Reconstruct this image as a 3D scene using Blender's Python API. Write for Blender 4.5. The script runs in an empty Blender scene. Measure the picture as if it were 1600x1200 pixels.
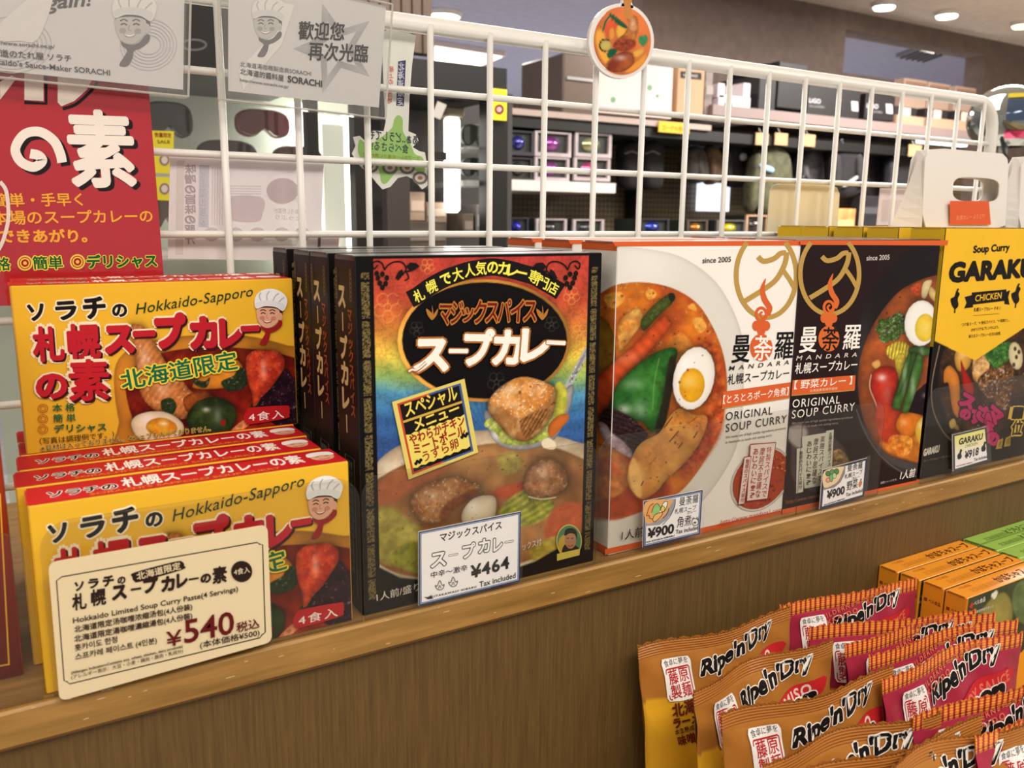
import bpy, math, random
import numpy as np
from mathutils import Vector, Matrix

# ------------------------------------------------------------------ camera, world, exposure, lights
SC = bpy.context.scene
COL = SC.collection
CAMR = np.array([[0.85549969, -0.51771939, 0.00932305],
                 [0.0894419, 0.16548372, 0.9821483],
                 [-0.51002003, -0.83939369, 0.18787708]])
FPX = 1338.38
CAMP = np.array([0.0, -0.4, 0.20627])
cam = bpy.data.cameras.new('camera')
cam.sensor_width = 36.0
cam.lens = FPX / 1600 * 36.0
cam.clip_start = 0.01
cam.clip_end = 60
cam.dof.use_dof = True
cam.dof.focus_distance = 0.56
cam.dof.aperture_fstop = 15.0
camo = bpy.data.objects.new('camera', cam)
COL.objects.link(camo)
mw = Matrix([list(r) for r in CAMR.T]).to_4x4()
mw.translation = Vector(CAMP)
camo.matrix_world = mw
SC.camera = camo
vs = SC.view_settings
vs.view_transform = 'Standard'
try:
    vs.look = 'None'
except Exception:
    pass
vs.gamma = 1.0
vs.use_curve_mapping = False
vs.exposure = 0.0
w = bpy.data.worlds.new('world')
SC.world = w
w.use_nodes = True
w.node_tree.nodes['Background'].inputs[0].default_value = (1.0, 0.95, 0.9, 1)
w.node_tree.nodes['Background'].inputs[1].default_value = 0.50
SC.cycles.sample_clamp_indirect = 4.0
SC.cycles.max_bounces = 8
SC.cycles.transparent_max_bounces = 24


def area(name, loc, size, power, col, rot=(0, 0, 0), sy=None):
    l = bpy.data.lights.new(name, 'AREA')
    l.shape = 'RECTANGLE'
    l.size = size
    l.size_y = sy or size
    l.energy = power
    l.color = col
    o = bpy.data.objects.new(name, l)
    o.location = loc
    o.rotation_euler = rot
    COL.objects.link(o)
    return o


WARM = (1.0, 0.94, 0.84)
area('ceiling_panel_light', (0.1, -1.15, 1.2), 1.2, 26, WARM, sy=0.5)
area('ceiling_panel_light', (1.9, -0.9, 1.2), 1.2, 22, WARM, sy=0.5)
area('ceiling_panel_light', (-1.2, -0.6, 1.2), 1.2, 12, WARM, sy=0.5)
area('ceiling_panel_light', (1.2, 1.1, 1.2), 1.4, 34, (1.0, 0.95, 0.88), sy=0.5)
area('ceiling_panel_light', (3.4, 1.3, 1.2), 1.4, 90, (1.0, 0.95, 0.9), sy=0.5)
area('ceiling_panel_light', (4.0, 5.0, 1.2), 2.0, 230, (0.85, 0.9, 1.0), sy=1.0)
area('ceiling_panel_light', (2.3, 3.6, 1.2), 1.0, 60, (1.0, 0.95, 0.88), sy=1.0)

# ------------------------------------------------------------------ helpers


def lin(c):
    c = c / 255.0
    return c / 12.92 if c <= 0.04045 else ((c + 0.055) / 1.055) ** 2.4


def rgb(c):
    return (lin(c[0]), lin(c[1]), lin(c[2]), 1.0)


def ray(px, py):
    return CAMR.T @ np.array([(px - 800) / FPX, -(py - 600) / FPX, -1.0])


def at(px, py, x=None, y=None, z=None):
    r = ray(px, py)
    if y is not None:
        t = (y - CAMP[1]) / r[1]
    elif z is not None:
        t = (z - CAMP[2]) / r[2]
    else:
        t = (x - CAMP[0]) / r[0]
    return CAMP + r * t


MATS = {}


def M(name, c, rough=0.5, metal=0.0, emit=0.0, spec=0.5, coat=0.0, noise=0.0, nscale=20.0, bump=0.0, bscale=60.0, alpha=1.0, stretch=(1, 1, 1)):
    key = (name, tuple(c), rough, metal, emit, spec, coat, noise, bump, alpha)
    if key in MATS:
        return MATS[key]
    m = bpy.data.materials.new(name)
    m.use_nodes = True
    nt = m.node_tree
    b = nt.nodes['Principled BSDF']
    b.inputs['Base Color'].default_value = rgb(c)
    b.inputs['Roughness'].default_value = rough
    b.inputs['Metallic'].default_value = metal
    b.inputs['Specular IOR Level'].default_value = spec
    b.inputs['Coat Weight'].default_value = coat
    b.inputs['Alpha'].default_value = alpha
    if emit:
        b.inputs['Emission Color'].default_value = rgb(c)
        b.inputs['Emission Strength'].default_value = emit
    if noise or bump:
        tc = nt.nodes.new('ShaderNodeTexCoord')
        mp = nt.nodes.new('ShaderNodeMapping')
        mp.inputs['Scale'].default_value = stretch
        nt.links.new(tc.outputs['Object'], mp.inputs[0])
    if noise:
        n = nt.nodes.new('ShaderNodeTexNoise')
        n.inputs['Scale'].default_value = nscale
        n.inputs['Detail'].default_value = 5
        nt.links.new(mp.outputs[0], n.inputs['Vector'])
        r = nt.nodes.new('ShaderNodeValToRGB')
        lo = [max(0, v * (1 - noise)) for v in c]
        hi = [min(255, v * (1 + noise)) for v in c]
        r.color_ramp.elements[0].position = 0.3
        r.color_ramp.elements[1].position = 0.7
        r.color_ramp.elements[0].color = rgb(lo)
        r.color_ramp.elements[1].color = rgb(hi)
        nt.links.new(n.outputs['Fac'], r.inputs[0])
        nt.links.new(r.outputs[0], b.inputs['Base Color'])
    if bump:
        n2 = nt.nodes.new('ShaderNodeTexNoise')
        n2.inputs['Scale'].default_value = bscale
        nt.links.new(mp.outputs[0], n2.inputs['Vector'])
        bp = nt.nodes.new('ShaderNodeBump')
        bp.inputs['Strength'].default_value = bump
        bp.inputs['Distance'].default_value = 0.002
        nt.links.new(n2.outputs['Fac'], bp.inputs['Height'])
        nt.links.new(bp.outputs[0], b.inputs['Normal'])
    MATS[key] = m
    return m


def ink(c, rough=0.45):
    return M('ink_%02x%02x%02x' % tuple(int(v) for v in c), c, rough, spec=0.12)


def picture_mat(name='printed_picture', rough=0.42, bump=0.0, coat=0.0):
    if name in MATS:
        return MATS[name]
    m = bpy.data.materials.new(name)
    m.use_nodes = True
    nt = m.node_tree
    b = nt.nodes['Principled BSDF']
    a = nt.nodes.new('ShaderNodeAttribute')
    a.attribute_name = 'Col'
    nt.links.new(a.outputs['Color'], b.inputs['Base Color'])
    b.inputs['Roughness'].default_value = rough
    b.inputs['Specular IOR Level'].default_value = 0.12
    b.inputs['Coat Weight'].default_value = coat
    b.inputs['Coat Roughness'].default_value = 0.15
    if bump:
        tc = nt.nodes.new('ShaderNodeTexCoord')
        n2 = nt.nodes.new('ShaderNodeTexNoise')
        n2.inputs['Scale'].default_value = 90
        nt.links.new(tc.outputs['Object'], n2.inputs['Vector'])
        bp = nt.nodes.new('ShaderNodeBump')
        bp.inputs['Strength'].default_value = bump
        bp.inputs['Distance'].default_value = 0.002
        nt.links.new(n2.outputs['Fac'], bp.inputs['Height'])
        nt.links.new(bp.outputs[0], b.inputs['Normal'])
    MATS[name] = m
    return m


def clear_mat(name='clear_plastic', tint=(0.86, 0.85, 0.82), glossy=0.06, haze=0.0, hazecol=(200, 195, 185)):
    key = (name, tint, glossy, haze)
    if key in MATS:
        return MATS[key]
    m = bpy.data.materials.new(name)
    m.use_nodes = True
    nt = m.node_tree
    nt.nodes.remove(nt.nodes['Principled BSDF'])
    out = nt.nodes['Material Output']
    tr = nt.nodes.new('ShaderNodeBsdfTransparent')
    tr.inputs[0].default_value = (*tint, 1)
    gl = nt.nodes.new('ShaderNodeBsdfGlossy')
    gl.inputs['Roughness'].default_value = 0.03
    gl.inputs['Color'].default_value = (1, 1, 1, 1)
    lw = nt.nodes.new('ShaderNodeLayerWeight')
    lw.inputs[0].default_value = 0.5
    pw = nt.nodes.new('ShaderNodeMath')
    pw.operation = 'POWER'
    pw.inputs[1].default_value = 5.0
    nt.links.new(lw.outputs['Facing'], pw.inputs[0])
    fr = nt.nodes.new('ShaderNodeMath')
    fr.operation = 'MULTIPLY'
    fr.inputs[1].default_value = 0.50
    nt.links.new(pw.outputs[0], fr.inputs[0])
    mx = nt.nodes.new('ShaderNodeMixShader')
    ad = nt.nodes.new('ShaderNodeMath')
    ad.operation = 'ADD'
    ad.inputs[1].default_value = glossy * 0.3 + 0.01
    nt.links.new(fr.outputs[0], ad.inputs[0])
    nt.links.new(ad.outputs[0], mx.inputs[0])
    nt.links.new(tr.outputs[0], mx.inputs[1])
    nt.links.new(gl.outputs[0], mx.inputs[2])
    last = mx
    if haze:
        df = nt.nodes.new('ShaderNodeBsdfDiffuse')
        df.inputs[0].default_value = rgb(hazecol)
        m2 = nt.nodes.new('ShaderNodeMixShader')
        m2.inputs[0].default_value = haze
        nt.links.new(mx.outputs[0], m2.inputs[1])
        nt.links.new(df.outputs[0], m2.inputs[2])
        last = m2
    nt.links.new(last.outputs[0], out.inputs[0])
    MATS[key] = m
    return m


def wood_mat(name, c1, c2, scale=(1, 30, 30), nscale=6, rough=0.5, bump=0.15):
    m = bpy.data.materials.new(name)
    m.use_nodes = True
    nt = m.node_tree
    b = nt.nodes['Principled BSDF']
    tc = nt.nodes.new('ShaderNodeTexCoord')
    mp = nt.nodes.new('ShaderNodeMapping')
    mp.inputs['Scale'].default_value = scale
    nt.links.new(tc.outputs['Object'], mp.inputs[0])
    n = nt.nodes.new('ShaderNodeTexNoise')
    n.inputs['Scale'].default_value = nscale
    n.inputs['Detail'].default_value = 8
    n.inputs['Roughness'].default_value = 0.65
    nt.links.new(mp.outputs[0], n.inputs['Vector'])
    r = nt.nodes.new('ShaderNodeValToRGB')
    r.color_ramp.elements[0].position = 0.35
    r.color_ramp.elements[1].position = 0.68
    r.color_ramp.elements[0].color = rgb(c1)
    r.color_ramp.elements[1].color = rgb(c2)
    nt.links.new(n.outputs['Fac'], r.inputs[0])
    nt.links.new(r.outputs[0], b.inputs['Base Color'])
    b.inputs['Roughness'].default_value = rough
    bp = nt.nodes.new('ShaderNodeBump')
    bp.inputs['Strength'].default_value = bump
    bp.inputs['Distance'].default_value = 0.0006
    nt.links.new(n.outputs['Fac'], bp.inputs['Height'])
    nt.links.new(bp.outputs[0], b.inputs['Normal'])
    return m


def mesh_obj(name, verts, faces, mats, fm=None, parent=None, loc=None, smooth=False):
    me = bpy.data.meshes.new(name)
    me.from_pydata([tuple(float(c) for c in v) for v in verts], [], [tuple(f) for f in faces])
    for m in mats:
        me.materials.append(m)
    if fm:
        me.polygons.foreach_set('material_index', fm)
    if smooth:
        me.polygons.foreach_set('use_smooth', [True] * len(me.polygons))
    me.update()
    o = bpy.data.objects.new(name, me)
    COL.objects.link(o)
    if parent is not None:
        o.parent = parent
    if loc is not None:
        o.location = loc
    return o


def grid_obj(name, V, col, mat, parent=None, closed=False, smooth=True):
    """V (ny,nx,3) grid, col (ny,nx,3) srgb 0..255"""
    ny, nx = V.shape[:2]
    idx = np.arange(ny * nx).reshape(ny, nx)
    a = idx[:-1, :-1].ravel(); b = idx[:-1, 1:].ravel(); c = idx[1:, 1:].ravel(); d = idx[1:, :-1].ravel()
    q = np.stack([a, b, c, d], 1).astype(np.int32)
    me = bpy.data.meshes.new(name)
    me.vertices.add(ny * nx)
    me.vertices.foreach_set('co', V.reshape(-1).astype(np.float32))
    n = len(q)
    me.loops.add(n * 4)
    me.loops.foreach_set('vertex_index', q.reshape(-1))
    me.polygons.add(n)
    me.polygons.foreach_set('loop_start', np.arange(0, n * 4, 4, dtype=np.int32))
    me.update(calc_edges=True)
    me.validate()
    if smooth:
        me.polygons.foreach_set('use_smooth', np.ones(n, dtype=bool))
    if col is not None:
        c = np.clip(col.reshape(-1, 3) / 255.0, 0, 1)
        l = np.where(c <= 0.04045, c / 12.92, ((c + 0.055) / 1.055) ** 2.4)
        at_ = me.color_attributes.new('Col', 'FLOAT_COLOR', 'POINT')
        at_.data.foreach_set('color', np.concatenate([l, np.ones((len(l), 1))], 1).astype(np.float32).reshape(-1))
    me.materials.append(mat)
    o = bpy.data.objects.new(name, me)
    COL.objects.link(o)
    if parent is not None:
        o.parent = parent
    return o


class MB:
    def __init__(s):
        s.v, s.f, s.m, s.mats = [], [], [], []

    def mi(s, m):
        if m not in s.mats:
            s.mats.append(m)
        return s.mats.index(m)

    def add(s, vs, fs, m):
        b = len(s.v)
        s.v += [tuple(v) for v in vs]
        k = s.mi(m)
        for f in fs:
            s.f.append([b + i for i in f])
            s.m.append(k)

    def box(s, x0, x1, y0, y1, z0, z1, m, bev=0.0):
        if bev <= 0:
            vs = [(x, y, z) for z in (z0, z1) for y in (y0, y1) for x in (x0, x1)]
            s.add(vs, [(0, 2, 3, 1), (4, 5, 7, 6), (0, 1, 5, 4), (2, 6, 7, 3), (0, 4, 6, 2), (1, 3, 7, 5)], m)
            return
        b = min(bev, (x1 - x0) * .45, (y1 - y0) * .45, (z1 - z0) * .45)
        vs = []
        X = (x0, x1); Y = (y0, y1); Z = (z0, z1)
        id_ = {}
        for i in (0, 1):
            for j in (0, 1):
                for k in (0, 1):
                    sx, sy, sz = (1 - 2 * i), (1 - 2 * j), (1 - 2 * k)
                    for ax in range(3):
                        p = [X[i] + sx * b, Y[j] + sy * b, Z[k] + sz * b]
                        p[ax] = (X[i], Y[j], Z[k])[ax]
                        id_[(i, j, k, ax)] = len(vs)
                        vs.append(tuple(p))
        fs = []
        g = lambda i, j, k, ax: id_[(i, j, k, ax)]
        for i in (0, 1):
            q = [g(i, 0, 0, 0), g(i, 1, 0, 0), g(i, 1, 1, 0), g(i, 0, 1, 0)]
            fs.append(q if i else q[::-1])
            q = [g(0, i, 0, 1), g(0, i, 1, 1), g(1, i, 1, 1), g(1, i, 0, 1)]
            fs.append(q if i else q[::-1])
            q = [g(0, 0, i, 2), g(1, 0, i, 2), g(1, 1, i, 2), g(0, 1, i, 2)]
            fs.append(q if i else q[::-1])
        for a in (0, 1):
            for c in (0, 1):
                q = [g(0, a, c, 1), g(1, a, c, 1), g(1, a, c, 2), g(0, a, c, 2)]
                fs.append(q if (a + c) % 2 == 0 else q[::-1])
                q = [g(a, 0, c, 0), g(a, 1, c, 0), g(a, 1, c, 2), g(a, 0, c, 2)]
                fs.append(q if (a + c) % 2 else q[::-1])
                q = [g(a, c, 0, 0), g(a, c, 1, 0), g(a, c, 1, 1), g(a, c, 0, 1)]
                fs.append(q if (a + c) % 2 == 0 else q[::-1])
        for i in (0, 1):
            for j in (0, 1):
                for k in (0, 1):
                    q = [g(i, j, k, 0), g(i, j, k, 1), g(i, j, k, 2)]
                    fs.append(q if (i + j + k) % 2 else q[::-1])
        s.add(vs, fs, m)

    def prism(s, pts, n, d, m, m_side=None):
        """pts: list of 3d points of a flat outline; extrude by vector n*d"""
        k = len(pts)
        P = [Vector(p) for p in pts]
        N = Vector(n) * d
        vs = P + [p + N for p in P]
        s.add(vs, [list(range(k)), list(range(2 * k - 1, k - 1, -1))], m)
        s.add(vs, [(i, i + k, (i + 1) % k + k, (i + 1) % k) for i in range(k)], m_side or m)

    def tube(s, pts, r, m, n=8, cap=True):
        P = [Vector(p) for p in pts]
        rings = []
        up = None
        for i, p in enumerate(P):
            t = (P[min(i + 1, len(P) - 1)] - P[max(i - 1, 0)]).normalized()
            if up is None:
                up = Vector((0, 0, 1)) if abs(t.z) < .9 else Vector((1, 0, 0))
            a = t.cross(up).normalized()
            up = a.cross(t).normalized()
            rr = r[i] if isinstance(r, (list, tuple)) else r
            rings.append([p + a * math.cos(2 * math.pi * j / n) * rr + up * math.sin(2 * math.pi * j / n) * rr for j in range(n)])
        vs = [v for rg in rings for v in rg]
        fs = []
        for i in range(len(P) - 1):
            for j in range(n):
                fs.append((i * n + j, i * n + (j + 1) % n, (i + 1) * n + (j + 1) % n, (i + 1) * n + j))
        if cap:
            fs.append(list(range(n))[::-1])
            fs.append([(len(P) - 1) * n + j for j in range(n)])
        s.add(vs, fs, m)

    def build(s, name, parent=None, smooth=False, off=None):
        vs = s.v
        if off is not None:
            vs = [(v[0] - off[0], v[1] - off[1], v[2] - off[2]) for v in vs]
        return mesh_obj(name, vs, s.f, s.mats, s.m, parent, smooth=smooth)


def root(name, label, cat, loc=(0, 0, 0), group=None, kind=None):
    o = bpy.data.objects.new(name, None)
    o.empty_display_size = 0.02
    COL.objects.link(o)
    o.location = [float(c) for c in loc]
    tag(o, label, cat, group, kind)
    return o


def tag(o, label=None, cat=None, group=None, kind=None):
    if label: o['label'] = label
    if cat: o['category'] = cat
    if group: o['group'] = group
    if kind: o['kind'] = kind
    return o


def dup(r, loc, label=None, group=None, rz=None, skip=()):
    c = r.copy()
    COL.objects.link(c)
    c.location = [float(v) for v in loc]
    if rz is not None:
        c.rotation_euler = (r.rotation_euler[0], r.rotation_euler[1], rz)
    if label: c['label'] = label
    if group: c['group'] = group
    for ch in list(r.children):
        if ch.name.split('.')[0] in skip:
            continue
        d = ch.copy(); COL.objects.link(d); d.parent = c
        for g in list(ch.children):
            e = g.copy(); COL.objects.link(e); e.parent = d
    return c


# ------------------------------------------------------------------ flat frames and printing
BODIES = ('carton_body', 'card', 'board', 'printed_card', 'sign_card', 'tag_plate', 'sheet', 'bag_front', 'label_card', 'box_body')


def carrier_part(parent):
    """the part of a thing that carries its print, else the thing"""
    if parent is not None and parent.type == 'EMPTY':
        for ch in parent.children:
            if ch.name.split('.')[0] in BODIES:
                return ch
    return parent


class PL:
    """flat frame: world origin o, axes u v n; loc = origin of the thing it belongs to"""

    def __init__(s, o, u, v, loc=(0, 0, 0)):
        s.o = np.array(o, float); s.u = np.array(u, float); s.v = np.array(v, float)
        s.n = np.cross(s.u, s.v); s.n /= np.linalg.norm(s.n)
        s.loc = np.array([float(c) for c in loc])

    def uv(s, px, py):
        r = ray(px, py)
        t = ((s.o - CAMP) @ s.n) / (r @ s.n)
        d = CAMP + r * t - s.o
        return (float(d @ s.u), float(d @ s.v))

    def p3(s, u, v, k):
        return s.o + s.u * u + s.v * v + s.n * k - s.loc

    def px(s, U, V):
        """arrays of uv -> photo pixels"""
        P = s.o[None] + U.reshape(-1, 1) * s.u[None] + V.reshape(-1, 1) * s.v[None] - CAMP[None]
        Q = P @ CAMR.T
        return (800 + FPX * Q[:, 0] / -Q[:, 2]).reshape(U.shape), (600 - FPX * Q[:, 1] / -Q[:, 2]).reshape(U.shape)


def front(y, x0=0.0, z0=0.0, loc=(0, 0, 0)):
    return PL((x0, y, z0), (1, 0, 0), (0, 0, 1), loc)


def top(z, x0=0.0, y0=0.0, loc=(0, 0, 0)):
    return PL((x0, y0, z), (1, 0, 0), (0, 1, 0), loc)


def lside(x, y0=0.0, z0=0.0, loc=(0, 0, 0)):
    return PL((x, y0, z0), (0, -1, 0), (0, 0, 1), loc)


TXT = {}


def text_mesh(st, bold=0.0, shear=0.0, space=1.0, halo=False):
    key = (st, bold, shear, space, halo)
    if key in TXT:
        return TXT[key]
    han = any(ord(c_) > 0x4e00 for c_ in st)
    if han and bold < .008:
        bold = 0.0
    if bold > (.0075 if han else .0161):
        # heavier strokes: the glyphs laid down several times around their place
        v, f = text_mesh(st, 0.0 if han else .010, shear, space)
        R_ = bold if han else bold - .008
        n1 = 6 if R_ < .03 else 9
        if not halo and any(ord(c_) > 0x4e00 for c_ in st):
            R_ *= .55
        rings = [(R_, n1)] + ([(R_ * .5, 5)] if R_ > .075 else [])
        V_ = [v]; F_ = list(f); n0 = len(v)
        q = 1
        for rr, cnt in rings:
            for i in range(cnt):
                a = 2 * math.pi * i / cnt
                V_.append(v + np.array([rr * math.cos(a), rr * math.sin(a), float(q)]))
                F_ += [tuple(j + n0 * q for j in g) for g in f]
                q += 1
        TXT[key] = (np.concatenate(V_), F_)
        return TXT[key]
    cu = bpy.data.curves.new('lettering', 'FONT')
    cu.body = st
    cu.resolution_u = 3
    cu.offset = bold
    cu.shear = shear
    cu.space_character = space
    o = bpy.data.objects.new('lettering', cu)
    me = o.to_mesh()
    v = np.array([tuple(x.co) for x in me.vertices]).reshape(-1, 3)
    f = [tuple(p.vertices) for p in me.polygons]
    o.to_mesh_clear()
    bpy.data.objects.remove(o)
    bpy.data.curves.remove(cu)
    TXT[key] = (v, f)
    return v, f


def catmull(pts, closed=False, n=6):
    P = [np.array(p, float) for p in pts]
    L = len(P)
    out = []
    rng = range(L) if closed else range(L - 1)
    for i in rng:
        if closed:
            a, b, c, d = P[(i - 1) % L], P[i], P[(i + 1) % L], P[(i + 2) % L]
        else:
            a, b, c, d = P[max(i - 1, 0)], P[i], P[i + 1], P[min(i + 2, L - 1)]
        for k in range(n):
            t = k / n
            out.append(.5 * ((2 * b) + (-a + c) * t + (2 * a - 5 * b + 4 * c - d) * t * t + (-a + 3 * b - 3 * c + d) * t ** 3))
    if not closed:
        out.append(P[-1])
    return [tuple(o) for o in out]


def ell(cx, cy, rx, ry, rot=0.0, n=28, a0=0, a1=360):
    r = math.radians(rot)
    out = []
    full = abs(a1 - a0 - 360) < 1e-6
    for i in range(n if full else n + 1):
        a = math.radians(a0 + (a1 - a0) * i / n)
        x, y = rx * math.cos(a), ry * math.sin(a)
        out.append((cx + x * math.cos(r) - y * math.sin(r), cy + x * math.sin(r) + y * math.cos(r)))
    return out


def rrect(x0, y0, x1, y1, r, n=5):
    out = []
    for cx, cy, a in ((x1 - r, y1 - r, 0), (x0 + r, y1 - r, 90), (x0 + r, y0 + r, 180), (x1 - r, y0 + r, 270)):
        for i in range(n + 1):
            t = math.radians(a + 90 * i / n)
            out.append((cx + r * math.cos(t), cy + r * math.sin(t)))
    return out


EPS = 1.0e-5


class Print:
    """flat printed shapes and lettering of one face, one mesh with one ink per colour"""

    def __init__(s, pl, k0=1e-4, uv=False, eps=EPS):
        s.pl, s.k, s.isuv, s.eps = pl, k0, uv, eps
        s.mb = MB()
        s.rough = 0.45

    def c(s, p):
        return p if s.isuv else s.pl.uv(p[0], p[1])

    def _put(s, uvs, faces, col, dk=None):
        s.k += s.eps
        m = col if isinstance(col, bpy.types.Material) else ink(col, s.rough)
        if dk is None:
            s.mb.add([s.pl.p3(u, v, s.k) for u, v in uvs], faces, m)
        else:
            s.mb.add([s.pl.p3(u, v, s.k + d) for (u, v), d in zip(uvs, dk)], faces, m)
            s.k += max(dk)

    def poly(s, pts, col, smooth=False):
        if smooth:
            pts = catmull(pts, True, 5)
        s._put([s.c(p) for p in pts], [list(range(len(pts)))], col)

    def ell(s, cx, cy, rx, ry, col, rot=0, n=28):
        s.poly(ell(cx, cy, rx, ry, rot, n), col)

    def ring(s, cx, cy, rx, ry, wd, col, rot=0, a0=0, a1=360):
        s.stroke(ell(cx, cy, rx, ry, rot, 40, a0, a1), wd, col, closed=abs(a1 - a0 - 360) < 1e-6, smooth=False)

    def stroke(s, pts, wd, col, closed=False, smooth=True, taper=False):
        """wd in pixels (or uv units)"""
        if smooth and len(pts) > 2:
            pts = catmull(pts, closed, 6)
        L = len(pts)
        P = [np.array(p, float) for p in pts]
        vs = []
        for i in range(L):
            a = P[(i - 1) % L] if closed else P[max(i - 1, 0)]
            b = P[(i + 1) % L] if closed else P[min(i + 1, L - 1)]
            t = b - a
            t = t / (np.linalg.norm(t) + 1e-12)
            nn = np.array([-t[1], t[0]])
            h = wd / 2
            if isinstance(taper, (list, tuple)):
                f = i / (L - 1) * (len(taper) - 1)
                j = min(int(f), len(taper) - 2)
                h *= taper[j] + (taper[j + 1] - taper[j]) * (f - j)
            vs += [P[i] + nn * h, P[i] - nn * h]
        fs = [(2 * i, 2 * i + 1, 2 * ((i + 1) % L) + 1, 2 * ((i + 1) % L)) for i in range(L if closed else L - 1)]
        s._put([s.c(tuple(v)) for v in vs], fs, col)

    def text(s, st, p0, p1, h, col, b=0.012, out=None, ob=0.05, lat=False, shear=0.0, space=1.0, out2=None, ob2=0.08, shade=None, mirror=False):
        """baseline from p0 to p1, glyph height h (same units)"""
        a = np.array(s.c(p0)); e = np.array(s.c(p1))
        if s.isuv:
            hv = h
        else:
            q = np.array(s.c((p0[0], p0[1] - h)))
            d = e - a
            d = d / np.linalg.norm(d)
            hv = abs((q - a) @ np.array([-d[1], d[0]]))
        d = e - a
        nn = np.array([-d[1], d[0]]) / np.linalg.norm(d) * hv
        v0, f0 = text_mesh(st, b, shear, space)
        if not len(v0):
            return
        x0, x1 = v0[:, 0].min(), v0[:, 0].max()
        if lat:
            y0, y1 = 0.0, 0.71
        else:
            y0, y1 = -0.06, 0.82
        layers = []
        if out2: layers.append((out2, ob2, (0, 0)))
        if out: layers.append((out, ob, (0, 0)))
        if shade: layers.append((shade, b + .012, (0.05, -0.05)))
        layers.append((col, b, (0, 0)))
        for cc, bb, sh in layers:
            v, f = text_mesh(st, bb, shear, space, cc is not col and cc is not shade)
            X = (v[:, 0] + sh[0] - x0) / (x1 - x0)
            Y = (v[:, 1] + sh[1] - y0) / (y1 - y0)
            if mirror:
                X = 1 - X
            uv = a[None] + X[:, None] * d[None] + Y[:, None] * nn[None]
            s._put([tuple(t) for t in uv], f if not mirror else [tuple(reversed(q)) for q in f], cc, list(v[:, 2] * s.eps * .09))

    def chars(s, st, places, col, **kw):
        """places: (x, y, w, h, deg) bottom-left-ish centre placing of each character"""
        for ch, (x, y, w_, h_, dg) in zip(st, places):
            r = math.radians(dg)
            sg = 1 if s.isuv else -1
            ux, uy = math.cos(r), math.sin(r) * sg
            nx, ny = -math.sin(r), math.cos(r) * sg
            bx, by = x - ux * w_ / 2 - nx * h_ / 2, y - uy * w_ / 2 - ny * h_ / 2
            s.text(ch, (bx, by), (bx + ux * w_, by + uy * w_), h_, col, **kw)

    def vtext(s, st, p0, p1, w_, col, fill=.9, **kw):
        """characters stacked from p0 (top centre) to p1 (bottom centre)"""
        n = len(st)
        for i, ch in enumerate(st):
            if ch == ' ':
                continue
            t = (i + .5) / n
            x = p0[0] + (p1[0] - p0[0]) * t
            y = p0[1] + (p1[1] - p0[1]) * t
            hh = math.hypot(p1[0] - p0[0], p1[1] - p0[1]) / n * fill
            if ch == 'ー' or ch == '～':
                s.stroke([(x, y - hh * .4), (x, y + hh * .4)], w_ * .12, col, smooth=False)
                continue
            s.text(ch, (x - w_ / 2, y + (hh / 2 if not s.isuv else -hh / 2)), (x + w_ / 2, y + (hh / 2 if not s.isuv else -hh / 2)), hh, col, **kw)

    def build(s, name, parent):
        return s.mb.build(name, carrier_part(parent))


# ------------------------------------------------------------------ painted print (vertex colours on a fine grid)
_rs = np.random.RandomState(7)
_TAB = _rs.rand(256, 256)


def vnoise(x, y):
    xi = np.floor(x).astype(int); yi = np.floor(y).astype(int)
    fx = x - xi; fy = y - yi
    fx = fx * fx * (3 - 2 * fx); fy = fy * fy * (3 - 2 * fy)
    a = _TAB[yi % 256, xi % 256]; b = _TAB[yi % 256, (xi + 1) % 256]
    c = _TAB[(yi + 1) % 256, xi % 256]; d = _TAB[(yi + 1) % 256, (xi + 1) % 256]
    return (a * (1 - fx) + b * fx) * (1 - fy) + (c * (1 - fx) + d * fx) * fy


def fbm(x, y, o=4):
    r = 0; a = .5; t = 0
    for i in range(o):
        r = r + a * vnoise(x * 2 ** i + 17.3 * i, y * 2 ** i + 5.1 * i)
        t += a; a *= .55
    return r / t


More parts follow.
